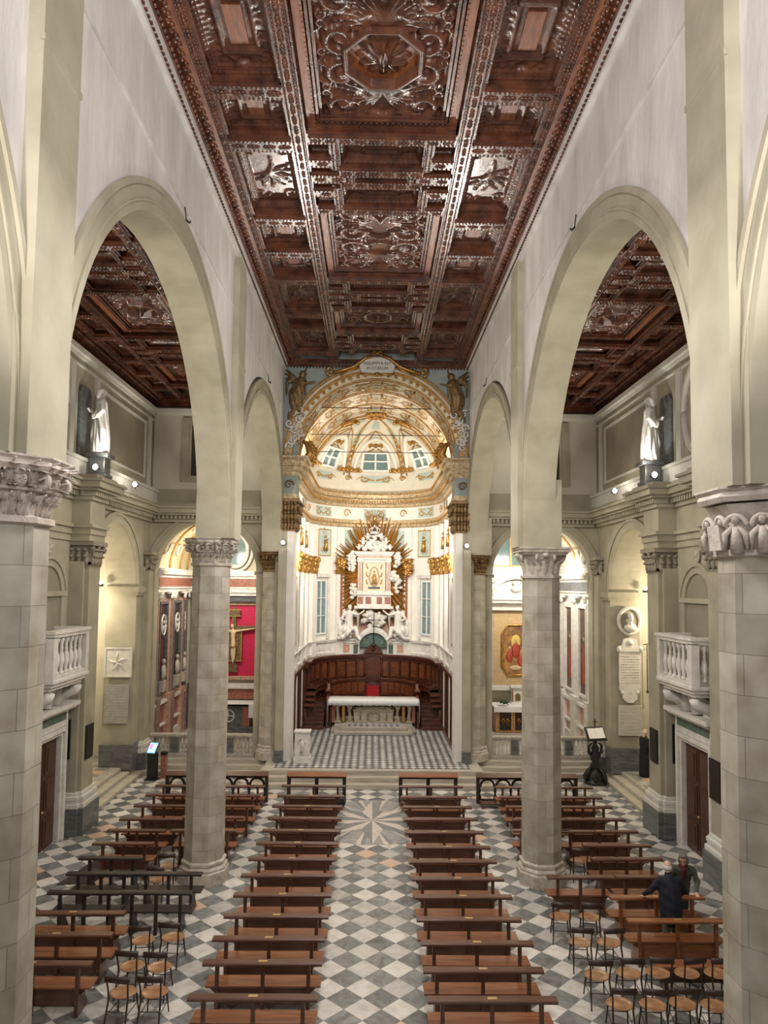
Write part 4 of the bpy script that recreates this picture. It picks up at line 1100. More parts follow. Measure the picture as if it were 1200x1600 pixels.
# drum band under the windows
for a, b_, e0, e1 in ((-90, 90, 15.5, 17.2),):
    m.grid([[DM(x, e0, 0), DM(x, e0, .12), DM(x, e1, .14), DM(x, e1, 0)] for x in range(-90, 91, 5) if not (min(abs(x), abs(abs(x)-56)) < 14)], False) if False else None
for lo, hi in ((-90, -72), (-40, -16), (16, 40), (72, 90)):
    m.grid([[DM(x, 17, 0), DM(x, 17.5, .14), DM(x, 21.5, .16), DM(x, 22, 0)] for x in np.linspace(lo, hi, 7)], False)
    for x in np.linspace(lo, hi, 6): m.ball(DM(x, 19.5, .18), .11, .08, .10, 7, 5)
m.build('trim_dome_gilding', M['gold'], kind='structure')
for a0, w_ in ((-56, 16), (-27, 5), (0, 20), (27, 5), (56, 16)):
    st = mirror([(spiral(w_*.5, 0, w_*.2, PI, 1.2, 1, 14), .045, .02), (leafstroke(1, -1.5, .2, w_*.6, .35, 8), .045, .02), (leafstroke(w_*.6, 2, -.2, w_*.3, -.8, 8), .03, .012)], True) if w_ > 6 else [(spiral(0, 0, 3.2, 0, 1.6, 1, 18), .05, .02)]
    patch('trim_drum_panel', DM, a0-w_*.7, a0+w_*.7, 8, 15, .015, M['paleblue'] if w_ > 6 else M['stucco'])
    decor('trim_drum_scroll', shift(st, a0, 11.5, 1.1, .8), DM, M['goldmatt'], k=1.2)
# barrel vault: transverse gilded bands, blue fields, scrolls
m = MB()
for y in (29.2, 31.0, 33.2, 35.4):
    m.tube([BM(y, a, .02) for a in range(-84, 85, 4)], .025, 5); m.tube([BM(y+.25, a, .02) for a in range(-84, 85, 4)], .02, 5)
    for a in range(-80, 81, 8): m.ball(BM(y+.125, a, .02), .05, .05, .03, 6, 4)
m.build('trim_vault_bands', M['gold'], kind='structure')
for y0, y1 in ((29.65, 30.85), (31.45, 33.0), (33.65, 35.2)):
    rv = random.Random(int(y0*10)); sc = MB()
    for a0 in range(-78, 79, 13):
        for e in (-1, 1):
            yc = (y0+y1)/2+e*(y1-y0)*.30; q0 = rv.uniform(0, 6)
            sc.tube([BM(yc+.16*(1-t*.8)*math.sin(q0+e*t*8), a0+3.2*(1-t*.8)*math.cos(q0+e*t*8), .012) for t in np.linspace(0, 1, 15)], [.026-.014*t for t in np.linspace(0, 1, 15)], 4)
            sc.tube([BM(yc+.1*math.sin(t*6), a0-5+10*t, .01) for t in np.linspace(0, 1, 8)], .014, 4)
    sc.build('trim_vault_foliage', M['goldmatt'] if y0 < 31 else M['pinkmarble'], kind='structure')
    for a0, w_ in ((-62, 18), (-32, 18), (0, 20), (32, 18), (62, 18)):
        yc = (y0+y1)/2; hh = (y1-y0)/2
        m = MB(); m.grid([[BM(yc+hh*r*math.sin(t), a0+w_*.62*r*math.cos(t), .015) for t in np.linspace(0, 2*PI, 21)] for r in (.02, .5, .8)]); m.build('trim_vault_field', M['paleblue'], kind='structure')
        m = MB(); m.tube([BM(yc+hh*.82*math.sin(t), a0+w_*.64*math.cos(t), .02) for t in np.linspace(0, 2*PI, 25)], .022, 5); m.build('trim_vault_ring', M['goldmatt'], kind='structure')
        st = mirror([(spiral(w_*.3, .18, .2*w_*.6, PI, 1.2, 1, 14), .04, .015), (leafstroke(0, -.1, .0, w_*.5, .04, 8), .04, .015), (leafstroke(0, .2, .1, w_*.8, -.02, 8), .03, .012)], True)
        st = [([(q[0], q[1]*(hh*.10 if abs(q[1]) > 1 else .8)) for q in pts], a, b_) for pts, a, b_ in st]
        decor('trim_vault_scroll', st, (lambda u, v, d, a0=a0, yc=yc: BM(yc+v, a0+u, d)), M['goldmatt'])
# crown rosette and flying cherubs
m = MB()
for k in range(12):
    a = k*PI/6; m.ball((.42*math.cos(a), 35.4+.42*math.sin(a), 15.9), .17, .17, .12, 7, 5)
m.ball((0, 35.4, 15.82), .22, .22, .12)
for s in (-1, 1):
    m.tube([(s*1.0, 35.2, 15.6), (s*1.35, 35.0, 15.45), (s*1.7, 34.9, 15.2)], [.12, .16, .08], 7); m.ball((s*.92, 35.2, 15.5), .11); m.tube([(s*1.2, 35.1, 15.5), (s*1.25, 34.8, 15.2)], [.06, .03], 5); m.tube([(s*1.4, 35.1, 15.5), (s*1.75, 35.2, 15.6)], [.12, .03], 5)
m.build('trim_crown_rosette', M['gold'], kind='structure')

# ---- arch front: gilded ring, cartouche, spandrel angels
m = MB()
for r0, r1, y0 in ((3.38, 3.50, 28.28), (3.58, 3.66, 28.26), (3.72, 3.76, 28.3)):
    for aa, bb in ((0, PI),):
        o = arc(0, 12.6, r1, aa, bb, 48); q = arc(0, 12.6, r0, aa, bb, 48)
        m.grid([[(q[k][0], 28.36, q[k][1]), (q[k][0], y0, q[k][1]), (o[k][0], y0, o[k][1]), (o[k][0], 28.36, o[k][1])] for k in range(49)], False)
m.build('trim_gilded_arch', M['gold'], kind='structure')
m = MB(); o = arc(0, 12.6, 3.60, 0, PI, 48); q = arc(0, 12.6, 3.40, 0, PI, 48)
m.grid([[(q[k][0], 28.36, q[k][1]), (q[k][0], 28.31, q[k][1]), (o[k][0], 28.31, o[k][1])] for k in range(49)], False); m.build('trim_arch_face', M['stucco'], kind='structure')
m = MB()
for k in range(34):
    a = PI*(k+.5)/34; m.ball((3.36*math.cos(a), 28.55, 12.6+3.36*math.sin(a)), .075, .14, .075, 6, 4)
m.build('trim_arch_soffit_bosses', M['goldmatt'], kind='structure')
def lettering(cu, parent, loc, rot):
    o = bpy.data.objects.new('t', cu); COL.objects.link(o); dg = bpy.context.evaluated_depsgraph_get(); dg.update()
    me = bpy.data.meshes.new_from_object(o.evaluated_get(dg)); me.name = 'lettering'; bpy.data.objects.remove(o)
    q = bpy.data.objects.new('lettering', me); COL.objects.link(q); q.location = loc; q.rotation_euler = rot; adopt(q, parent); return q
cart = empty('cartouche', (0, 28.25, 16.2), 0, 'white and gold scrolled cartouche with painted words at the top of the sanctuary arch', 'cartouche')
m = MB(); m.prism([(-.62, -.28), (.62, -.28), (.72, 0), (.5, .22), (.2, .34), (-.2, .34), (-.5, .22), (-.72, 0)], 'y', -.16, .05); m.build('tablet', M['stucco'], cart, bevel=.03)
st = mirror([([(.2, .4), (.5, .3), (.75, .08), (1.0, -.08), (1.35, -.20), (1.75, -.30)], .08, .07), (spiral(1.88, -.24, .2, -PI/2, 1.3, 1, 14), .06, .03), ([(.6, .18), (1.0, -.18), (1.5, -.42)], .05, .04), ([(0, -.38), (.35, -.36), (.7, -.34)], .06, .05), (spiral(.13, .48, .12, PI, 1.2, -1, 12), .05, .03)], True)
decor('gilded_scrolls', st, lambda u, v, d: (u, -.17-d, v), M['gold'], cart, kind=None)
MB().ball((0, -.15, .52), .12, .1, .12).build('gilded_shell', M['gold'], cart); MB().ball((0, -.15, -.36), .16, .1, .10).build('gilded_mask', M['gold'], cart)
for txt, z in (('ASSUMPTA EST', .04), ('IN COELUM', -.16)):
    cu = bpy.data.curves.new('lettering', 'FONT'); cu.body = txt; cu.size = .165; cu.align_x = 'CENTER'; cu.extrude = .004; cu.materials.append(M['black'])
    lettering(cu, cart, (0, -.17, z), (PI/2, 0, 0))
for s in (-1, 1):
    a = empty('gilded_angel', (s*3.12, 28.2, 15.15), 0, 'gilded flying angel in the arch corner on the %s side' % ('kiosk' if s < 0 else 'lectern'), 'angel', 'gilded angels of the arch')
    pr = [('t', [(s*.12, 0, -.55), (s*.14, -.08, -.2), (0, -.1, .2), (-s*.06, -.1, .42)], [.24, .27, .20, .15]), ('b', (-s*.12, -.12, .66), (.12, .12, .15)),
          ('t', [(0, -.1, .42), (-s*.3, -.15, .28), (-s*.62, -.18, .33)], [.085, .06, .045]), ('t', [(s*.1, -.02, .2), (s*.32, 0, -.1), (s*.36, 0, -.5)], [.10, .12, .06]), ('t', [(s*.1, -.1, .4), (s*.2, -.2, .15), (-s*.0, -.25, .1)], [.08, .06, .05]),
          ('t', [(s*.05, 0, -.5), (s*.28, 0, -.9), (s*.42, 0, -1.1)], [.15, .12, .06]), ('t', [(-s*.02, 0, -.5), (-s*.05, 0, -.95)], [.13, .06])]
    blob('robed_body', pr, .035, M['bronze'], a, folds(.02, 16, -1, .5))
    wg = MB()
    for side in (1, -1):
        for k in range(6):
            wg.tube([(s*side*.08, .03, .4), (s*side*(.26+.05*k)*(1 if side > 0 else .5), .02, .62-.05*k), (s*side*(.62-.02*k)*(1 if side > 0 else .45), .03, .95-.22*k)], [.07, .075, .025], 5)
    wg.build('wing', M['bronze'], a)
    cl = empty('stucco_cloud', (s*3.3, 28.25, 13.85), 0, 'grey swirling stucco cloud below the gilded angel on the %s side' % ('kiosk' if s < 0 else 'lectern'), 'cloud relief', 'stucco clouds')
    st = []
    for k in range(12):
        cx_, cy_ = rnd.uniform(-.3, .3), .5-.13*k+rnd.uniform(-.05, .05); st.append((spiral(cx_*1, cy_, .17, rnd.uniform(0, 6), 1.3, 1, 14), .05, .03))
    decor('swirls', st, lambda u, v, d, s=s: (s*u, -.05-d, v), M['marble'], cl, kind=None)
# tie rods
for y, z, x in ((30.0, 14.95, 2.35), (31.5, 14.1, 3.0), (33.5, 13.7, 3.1)):
    MB().tube([(-x, y, z), (x, y, z)], .018, 6).build('tie_rod', M['darkiron'], label='thin iron rod crossing the sanctuary vault, %s' % ('topmost of three' if z > 14.5 else ('middle of three' if z > 14 else 'lowest of three')), cat='tie rod', group='iron rods under the vault')
# bronze capitals and broken cornices on the piers
for s in (-1, 1):
    n = 'left' if s < 0 else 'right'
    m = MB(); c = (s*3.5, 28.35)
    for row in range(3):
        for k in range(5):
            for q in range(2):
                p = (s*(3.18+.13*k), 28.28, 9.55+.36*row) if q == 0 else (s*3.2, 28.35+.2*k, 9.55+.36*row)
                d = (0, -1) if q == 0 else (-s, 0); e = .04+.05*row
                m.ball((p[0]+d[0]*e, p[1]+d[1]*e, p[2]+.17), .08, .08, .19, 6, 5); m.ball((p[0]+d[0]*(e+.08), p[1]+d[1]*(e+.08), p[2]+.33), .07, .07, .05, 6, 4)
    m.box(s*3.2, s*3.75, 28.26, 29.3, 9.5, 10.55); m.box(s*3.05, s*3.75, 28.08, 29.4, 10.66, 10.8)
    m.ball((s*3.15, 28.2, 10.52), .14, .14, .13); m.ball((s*3.12, 29.25, 10.52), .14, .14, .13)
    m.build('trim_bronze_capital_%s' % n, M['bronze'], kind='structure')
    m = MB().box(s*3.22, s*3.5, 28.28, 29.3, .5, 9.5); m.build('trim_giant_pilaster_%s' % n, M['stucco'], kind='structure')
    m = MB(); g = MB()
    for z0, z1, e in ((10.8, 11.0, .05), (11.72, 11.9, .12), (11.9, 12.1, .24), (12.1, 12.32, .40), (12.32, 12.5, .48)): g.box(s*(3.2-e), s*3.76, 28.3-e*.6, 29.5, z0, z1)
    m.box(s*3.19, s*3.76, 28.26, 29.5, 11.0, 11.72); m.box(s*3.25, s*3.6, 28.4, 29.4, 12.5, 13.2)
    for k in range(10): g.ball((s*2.78, 28.1+.14*k, 12.38), .05, .05, .06, 5, 4); g.ball((s*(2.8+.1*k), 28.02, 12.38), .05, .05, .06, 5, 4)
    g.build('trim_front_cornice_%s' % n, M['giltcream'], kind='structure'); m.build('trim_front_frieze_%s' % n, M['dustyblue'], kind='structure')
    st = [(spiral(0, 0, .2, 0, 1.4, 1, 16), .05, .02)]
    decor('trim_front_scroll', shift(st, 0, 11.36), lambda u, v, d, s=s: (s*3.48+u, 28.25-d, v), M['bronze'])
    g = MB()
    for k in range(16):
        t = k/15; g.ball((s*(2.95-.25*math.sin(t*PI)+.1*math.sin(k*2.4)), 30.1+.5*t+.1*math.cos(k*2.4), 12.6+.9*t), .15, .15, .13, 7, 5)
    g.tube([(s*3.0, 29.6, 12.5), (s*2.75, 29.6, 12.9), (s*2.9, 29.6, 13.3), (s*3.1, 29.6, 13.4)], [.15, .18, .12, .08], 7)
    g.build('trim_gilded_vase_%s' % n, M['gold'], kind='structure')
    # side wall of the sanctuary: wooden panelling, gilt-framed canvas
    w_ = MB(); w_.box(s*3.53, s*3.40, 29.4, 35.0, .5, 3.55)
    for k in range(7): w_.box(s*3.42, s*3.34, 29.5+.78*k, 29.58+.78*k, .5, 3.5)
    w_.box(s*3.42, s*3.28, 29.4, 35.0, 3.45, 3.6); w_.box(s*3.42, s*3.30, 29.4, 35, .5, .75)
    w_.build('trim_wood_panelling_%s' % n, M['stallwood'], kind='structure')
    pz = empty('framed_painting', (s*3.49, 31.5, 4.75), 0, 'tall dark canvas in a narrow gilt frame inside the sanctuary on the %s side' % ('kiosk' if s < 0 else 'lectern'), 'painting', 'sanctuary side paintings')
    fr = MB()
    for a, b_, c_, d_ in ((-.9, -.78, 0, 3.0), (.78, .9, 0, 3.0), (-.9, .9, 0, .12), (-.9, .9, 2.88, 3.0)): fr.box(0, -s*.10, a, b_, c_, d_)
    fr.build('frame', M['gold'], pz, bevel=.02)
    MB().box(0, -s*.04, -.8, .8, .1, 2.9).build('canvas', plain('dark brown oil painting', (.20, .12, .07), .4, 0, .3, 2, 0, 20, (.04, .03, .03)), pz)
# ================================================================== HIGH ALTARPIECE
def cherub(m, c, r, face=-1):
    x, y, z = c
    m.ball(c, r, r, r*1.15); m.ball((x, y-r*.3, z-r*1.9), r*1.1, r*1.0, r*1.5)
    for e in (-1, 1): m.tube([(x+e*r*.8, y, z-r*1.4), (x+e*r*2.3, y+.02, z-r*.7)], [r*.6, r*.2], 5)
def cloudmass(m, c, w_, h, n, r0, rn, d=.16):
    for k in range(n):
        a = rn.uniform(0, 2*PI); q = math.sqrt(rn.random())
        m.ball((c[0]+w_*q*math.cos(a), c[1]-rn.uniform(0, d), c[2]+h*q*math.sin(a)), r0*rn.uniform(.7, 1.2), r0*.8, r0*rn.uniform(.6, 1.0), 8, 6)
rn = random.Random(11)
ret = empty('altarpiece', (0, 39.2, 4.4), 0, 'tall white marble framed relief on a burst of gilded rays against the apse wall', 'altarpiece')
def L(x, z, d=0.0):   # local point following the curved wall
    p = WP(x, z, d); return (p[0], p[1]-39.2, p[2]-4.4)
# gilded rays
m = MB()
for k in range(170):
    a = 2*PI*k/170+rn.uniform(-.02, .02); c0 = (0, 8.0)
    up = math.sin(a)
    Lr = rn.uniform(2.0, 2.9) if up > .1 else rn.uniform(2.3, 3.3)
    if up > .85: Lr = rn.uniform(2.6, 3.3)
    ex = Lr*math.cos(a); 
    lim = 2.0 if c0[1]+Lr*up < 8.0 else 2.45
    if abs(ex) > lim: Lr *= lim/abs(ex)
    q = [(c0[0]+t*math.cos(a), c0[1]+t*math.sin(a)) for t in (.5, .5+(Lr-.5)*.5, Lr)]
    if q[-1][1] < 4.7: q[-1] = (q[-1][0], 4.7)
    m.tube([L(x, z, .12+.10*(k % 3)/2) for x, z in q], [.045, .065, .02], 4, False)
m.build('gilded_rays', M['gold'], ret)
patchm = MB().grid([[L(x, z, .04) for z in np.linspace(4.5, 7.95, 6)] for x in np.linspace(-2.0, 2.0, 13)]); patchm.build('marble_back', M['pinkmarble'], ret)
for s in (-1, 1):
    MB().grid([[L(s*x, z, d) for x, d in ((1.90, 0), (1.90, .2), (2.04, .2), (2.04, 0))] for z in (4.5, 7.95)], False).build('red_marble_strip', M['redmarble'], ret)
# aedicule
fr = MB(); Y0 = -.75+.55
def bx(m, x0, x1, z0, z1, y0, y1=.05): m.box(x0, x1, y0, y1, z0-4.4, z1-4.4)
for s in (-1, 1):
    bx(fr, s*.66, s*.90, 6.95, 8.75, -.30); bx(fr, s*.62, s*.94, 6.95, 7.05, -.34); bx(fr, s*.62, s*.94, 8.65, 8.78, -.34)
bx(fr, -.66, .66, 8.62, 8.78, -.25); bx(fr, -.66, .66, 6.95, 7.06, -.25)
for z0, z1, e in ((8.78, 8.88, 0), (8.98, 9.06, .05), (9.06, 9.16, .12), (9.16, 9.22, .16)): bx(fr, -.94-e, .94+e, z0, z1, -.34-e)
for z0, z1, e in ((6.1, 6.25, .12), (6.85, 6.95, .10)): bx(fr, -.94-e, .94+e, z0, z1, -.38-e)
bx(fr, -.92, .92, 6.25, 6.85, -.36)
fr.build('frame', M['marble'], ret, bevel=.012)
m = MB(); bx(m, -.90, .90, 8.88, 8.98, -.35); 
for s in (-1, 1): bx(m, s*.70, s*.86, 7.08, 8.62, -.32)
m.build('frame_inlay', M['pinkmarble'], ret)
for x in (-.74, -.30, .30, .74):
    m = MB(); bx(m, x-.15, x+.15, 6.36, 6.74, -.375); m.build('plinth_inlay', M['redmarble'], ret)
m = MB(); bx(m, -.62, .62, 7.06, 8.62, -.20); m.build('relief_ground', plain('ivory relief ground', (.74, .66, .48), .5, 0, .05, 6), ret)
m = MB(); ym = -.22
m.tube([(.27*math.sin(t)*(1 if math.cos(t) < .2 else .9), ym, 3.45+.52*math.cos(t)) for t in np.linspace(0, 2*PI, 25)], .025, 5)
m.tube([(0, ym, 3.05), (.03, ym, 3.35), (0, ym, 3.6)], [.15, .12, .06], 8); m.ball((0, ym-.02, 3.72), .055)
for s in (-1, 1):
    for z in (3.05, 3.45, 3.9): m.tube([(s*.36, ym, z), (s*.42, ym, z+.14)], [.05, .03], 5); m.ball((s*.42, ym, z+.2), .04)
    m.tube([(s*.05, ym, 3.5), (s*.13, ym-.03, 3.38), (s*.02, ym-.05, 3.34)], .03, 5)
m.build('relief_figure', M['goldmatt'], ret)
m = MB()
for x in np.linspace(-.28, .28, 7): m.ball((x, ym-.02, 2.84), .05, .04, .06)
m.build('relief_heads', M['greymarble'], ret)
# crown with cherubs over the frame
m = MB(); rnc = random.Random(5)
cloudmass(m, (0, -.3, 5.1), .85, .22, 30, .15, rnc); cloudmass(m, (0, -.25, 5.5), .55, .25, 16, .13, rnc)
for x, z, r in ((-.62, 5.5, .10), (.62, 5.5, .10), (-.38, 5.75, .09), (.38, 5.75, .09), (0, 5.35, .09), (-.85, 5.15, .08), (.85, 5.15, .08), (-.3, 5.2, .08), (.3, 5.2, .08)): cherub(m, (x, -.45, z), r)
m.build('cherub_group', M['marble'], ret)
m = MB(); m.lathe([(.26, 0), (.28, .05), (.24, .10), (.27, .12)], (0, -.4, 5.78), 14)
for k in range(6):
    a = k*PI/3; m.tube([(.25*math.cos(a), -.4+.25*math.sin(a), 5.9), (.30*math.cos(a), -.4+.30*math.sin(a), 6.02), (.12*math.cos(a), -.4+.12*math.sin(a), 6.14), (0, -.4, 6.16)], .03, 5)
m.ball((0, -.4, 6.22), .06); m.build('crown', M['marble'], ret)
m = MB()
for k in range(9):
    a = PI/2+(k-4)*.17; m.tube([(0, -.2, 6.2), (.9*math.cos(a), -.2, 6.2+.9*math.sin(a))], [.03, .012], 4)
m.ball((0, -.3, 6.65), .10, .06, .16); m.build('crown_rays', M['gold'], ret)
# little clouds of cherubs on the rays: each stands alone
k_ = 0
for x, z, h in ((-1.42, 8.5, .46), (-1.32, 7.1, .42), (-1.45, 8.95, .25), (1.42, 8.8, .42), (1.52, 7.45, .46), (1.2, 7.9, .28), (2.2, 8.2, .3), (-2.1, 8.5, .28)):
    rr = random.Random(k_); m = MB(); k_ += 1
    p = WP(x, z, .38)
    cloudmass(m, (0, 0, 0), .17, h, 16, .12, rr, .1); cherub(m, (0, -.12, h*.55), .085); cherub(m, (.12*(-1)**k_, -.12, -h*.2), .08)
    m.build('cherub_cloud', M['marble'] if abs(x) < 2 else M['gold'], ret, loc=(p[0], p[1]-39.2, z-4.4))
for e in (-1, 1):
    m = MB(); rr = random.Random(9+e); p = WP(e*1.65, 4.7, .35); cloudmass(m, (0, 0, 0), .42, .25, 20, .15, rr); m.build('cherub_cloud', M['marble'], ret, loc=(p[0], p[1]-39.2, .35))
m = MB(); rr = random.Random(4); cloudmass(m, (0, -.12, 1.12), .62, .42, 44, .16, rr)
for x, z in ((-.35, 1.5), (.3, 1.45), (0, 1.1)): cherub(m, (x, -.32, z), .09)
m.build('cloud_cluster', M['marble'], ret)
# marble shelf with the little arch
m = MB(); 
for s in (-1, 1):
    bx(m, s*.85, s*2.05, 4.22, 4.42, -.55+.25*1, .2); bx(m, s*.75, s*2.0, 3.6, 4.22, -.22, .2); bx(m, s*.85, s*2.12, 4.38, 4.48, -.40, .2)
o_ = arc(0, 4.02, .98, .2, PI-.2, 24); i_ = arc(0, 3.92, .78, .12, PI-.12, 24)
m.grid([[(i_[k][0], .1, i_[k][1]-4.4+.1), (i_[k][0], -.42, i_[k][1]-4.4+.1), (o_[k][0], -.46, o_[k][1]-4.4+.1), (o_[k][0], .1, o_[k][1]-4.4+.1)] for k in range(25)], True)
m.build('marble_shelf', M['marble'], ret, bevel=.01)
m = MB(); bx(m, -.8, .8, 3.55, 4.55, -.12, .1); 
m2 = MB().prism([(x, z-4.4+.1) for x, z in arc(0, 3.92, .77, 0, PI, 24)], 'y', -.2, .05); m2.build('green_marble_lunette', M['greenmarble'], ret)
for s in (-1, 1):
    m = MB(); bx(m, s*1.28, s*1.72, 3.72, 4.14, -.24); m.build('onyx_square', M['pinkmarble'], ret)
for s in (-1, 1):
    m = MB(); bx(m, s*.84, s*1.08, 3.66, 4.14, -.235); m.build('green_inlay', M['greenmarble'], ret)

def statue(name, loc, rz, label, cat, h=1.75, mat=None, pose='stand', group=None, wings=False, side=1, arm=None):
    """robed carved figure with head, face, hair, both arms and folds"""
    mat = mat or M['marble']; s = side
    root = empty(name, loc, rz, label, cat, group); k = h/1.75
    if pose == 'stand':
        pr = [('t', [(0, 0, .03), (0, .02, .45), (s*.04, 0, .85), (0, 0, 1.1), (0, 0, 1.32)], [.23, .20, .19, .155, .15]),
              ('t', [(s*.10, -.12, .04), (s*.12, -.14, .5), (s*.06, -.06, .9)], [.09, .11, .12]),
              ('t', [(-.19, 0, 1.35), (.19, 0, 1.35)], [.085, .085]), ('t', [(0, 0, 1.35), (0, -.02, 1.5)], [.06, .055]), ('b', (0, -.03, 1.61), (.085, .10, .12)),
              ('b', (0, .01, 1.64), (.10, .11, .10)), ('b', (0, -.125, 1.60), (.02, .02, .03)), ('b', (0, -.10, 1.52), (.06, .05, .07)),
              ('t', [(s*.21, 0, 1.33), (s*.32, -.08, 1.12), (s*.16, -.28, 1.16)], [.075, .06, .045]), ('b', (s*.12, -.31, 1.18), (.04, .05, .03)),
              ('t', [(-s*.21, 0, 1.33), (-s*.33, -.02, 1.08), (-s*.28, -.18, .90)], [.075, .06, .045]), ('b', (-s*.27, -.22, .87), (.035, .05, .035)),
              ('t', [(-s*.2, .05, 1.3), (0, -.17, 1.0), (s*.22, -.08, .75), (s*.25, .02, .4)], [.06, .07, .08, .05]),
              ('t', [(-s*.26, -.06, 1.0), (-s*.30, 0, .6), (-s*.24, 0, .3)], [.06, .08, .05])]
        hi = 1.3
    else:
        pr = [('t', [(s*.15, .0, .35), (s*.02, .0, .6), (0, -.02, .95), (0, -.05, 1.12)], [.25, .2, .17, .15]),
              ('t', [(s*.05, -.05, .38), (-s*.32, -.25, .45), (-s*.38, -.28, .12), (-s*.5, -.35, .0)], [.17, .13, .10, .07]),
              ('t', [(s*.2, -.05, .35), (s*.0, -.32, .28), (s*.28, -.3, .05), (s*.45, -.2, .02)], [.17, .13, .09, .07]),
              ('t', [(-.18, -.04, 1.12), (.18, -.04, 1.12)], [.08, .08]), ('t', [(0, -.05, 1.12), (-s*.03, -.07, 1.26)], [.055, .05]), ('b', (-s*.04, -.09, 1.37), (.085, .10, .12)), ('b', (-s*.03, -.04, 1.41), (.10, .10, .09)),
              ('t', [(-s*.2, -.05, 1.1), (-s*.42, -.12, 1.05), (-s*.62, -.15, 1.2)], [.07, .05, .035]), ('b', (-s*.66, -.15, 1.24), (.045, .03, .045)),
              ('t', [(s*.2, -.05, 1.1), (s*.3, -.16, .88), (s*.08, -.32, .8)], [.07, .055, .04]),
              ('t', [(s*.25, .05, 1.0), (s*.42, .02, .7), (s*.4, 0, .2)], [.07, .11, .08])]
        hi = 1.0
    blob('robed_figure', pr, .022, mat, root, folds(.014, 22, 0, hi), scale=k)
    if wings:
        w_ = MB()
        for e in (-1, 1):
            for q in range(7):
                w_.tube([(e*.07*k, .10*k, (hi+.0)*k), (e*(.22+.03*q)*k, .2*k, (hi+.25-.05*q)*k), (e*(.42-.01*q)*k, .22*k, (hi+.28-.17*q)*k)], [.05*k, .055*k, .015*k], 5)
        w_.build('wing', mat, root)
    return root
for s in (-1, 1):
    p = WP(s*1.58, 4.5, .45)
    statue('angel_statue', (p[0], p[1], 4.49), 0, 'white marble seated angel reaching inward below the rays, on the %s side' % ('kiosk' if s < 0 else 'lectern'), 'statue', 2.15, M['marble'], 'sit', 'angels below the altarpiece', True, s)
# slender cross on the shelf
c = MB(); c.tube([(0, 0, 0), (0, 0, 1.9)], .022, 8); c.tube([(-.30, 0, 1.38), (.30, 0, 1.38)], .018, 8)
for p in ((0, 0, 1.92), (-.32, 0, 1.38), (.32, 0, 1.38)): c.ball(p, .04)
c.ball((0, 0, 1.38), .05, .03, .05); c.box(-.09, .09, -.05, .42, -.04, 0); c.lathe([(.16, 0), (.15, .03), (.05, .08), (.03, .2)], (0, 0, 0), 12)
c.build('altar_cross', M['black'], loc=(.02, 38.45, 4.14), label='thin black standing cross in front of the marble clouds', cat='cross')

# ================================================================== CHOIR STALLS
CZ = 1.55
def ring(m, r0, r1, z0, z1, a0, a1, n=24, cy=35.9, tail=0):
    """curved slab between two radii, closed all round"""
    pr = [(r0, z0), (r1, z0), (r1, z1), (r0, z1), (r0, z0)]
    def pt(a, r, z): return (r*math.sin(a), cy+r*math.cos(a), z)
    A_ = [a0+(a1-a0)*i/n for i in range(n+1)]
    m.grid([[pt(a, r, z) for r, z in pr] for a in A_], False)
    for a in (a0, a1): m.add([pt(a, r, z) for r, z in pr[:4]], [(0, 1, 2, 3)])
    return m
st = empty('choir_stalls', (0, 0, 0), 0, 'curved carved walnut choir stalls with panelled high backs lining the apse', 'choir stalls')
ring(MB(), 2.35, 3.42, .5, CZ, -PI/2, PI/2).build('platform', M['stallwood'], st)
b = ring(MB(), 3.30, 3.42, CZ, 3.55, -PI/2-.0, PI/2, 48); 
for s in (-1, 1): b.box(s*3.30, s*3.42, 34.9, 35.9, .5, 3.55)
b.build('back_board', M['stallwood'], st)
m = ring(MB(), 3.02, 3.44, 3.55, 3.63, -PI/2, PI/2, 48); ring(m, 3.08, 3.44, 3.45, 3.56, -PI/2, PI/2, 48); ring(m, 3.18, 3.44, 3.30, 3.46, -PI/2, PI/2, 48)
for s in (-1, 1): m.box(s*3.02, s*3.44, 34.9, 35.9, 3.55, 3.63); m.box(s*3.18, s*3.44, 34.9, 35.9, 3.32, 3.56)
m.build('cornice', M['stallwood'], st)
NS = 17
def at(a, r, z): return Vector((r*math.sin(a), 35.9+r*math.cos(a), z))
for k in range(NS):
    a = (k-(NS-1)/2)*PI/NS
    if k == (NS-1)//2: continue
    R3 = Matrix.Rotation(-a, 3, 'Z')
    m = MB(); c = at(a, 3.27, 2.88); m.obox(c, .44, .06, .86, R3); m.obox(at(a, 3.24, 2.88), .32, .05, .68, R3); m.build('back_panel', M['stallpanel'], st)
    m = MB(); m.obox(at(a, 3.0, 2.0), .48, .42, .06, R3); m.obox(at(a, 3.1, 1.75), .46, .08, .5, R3); m.build('seat', M['stallwood'], st)
for k in range(NS+1):
    a = (k-NS/2)*PI/NS; R3 = Matrix.Rotation(-a, 3, 'Z')
    m = MB(); m.obox(at(a, 3.22, 2.9), .07, .12, 1.05, R3); m.obox(at(a, 3.12, 2.40), .08, .38, .08, R3); m.obox(at(a, 3.05, 2.22), .05, .46, .3, R3)
    m.obox(at(a, 2.86, 2.2), .07, .16, .07, R3); m.obox(at(a, 3.1, 1.85), .05, .5, .7, R3); m.ball(at(a, 2.80, 2.26), .06); m.ball(at(a, 3.14, 2.36), .06, .06, .1)
    m.build('arm_divider', M['stallwood'], st)
th = empty('throne', (0, 39.14, .95), 0, 'tall carved walnut central seat with arched pediment in the middle of the stalls', 'throne')
m = MB(); m.box(-.46, .46, -.12, .05, 0, 2.75); m.prism([(-.50, 2.75), (.50, 2.75), (.50, 2.85), (.36, 2.93), (.26, 3.12), (.12, 3.25), (0, 3.29), (-.12, 3.25), (-.26, 3.12), (-.36, 2.93), (-.50, 2.85)], 'y', -.30, .05); m.build('back_board', M['stallwood'], th, bevel=.02)
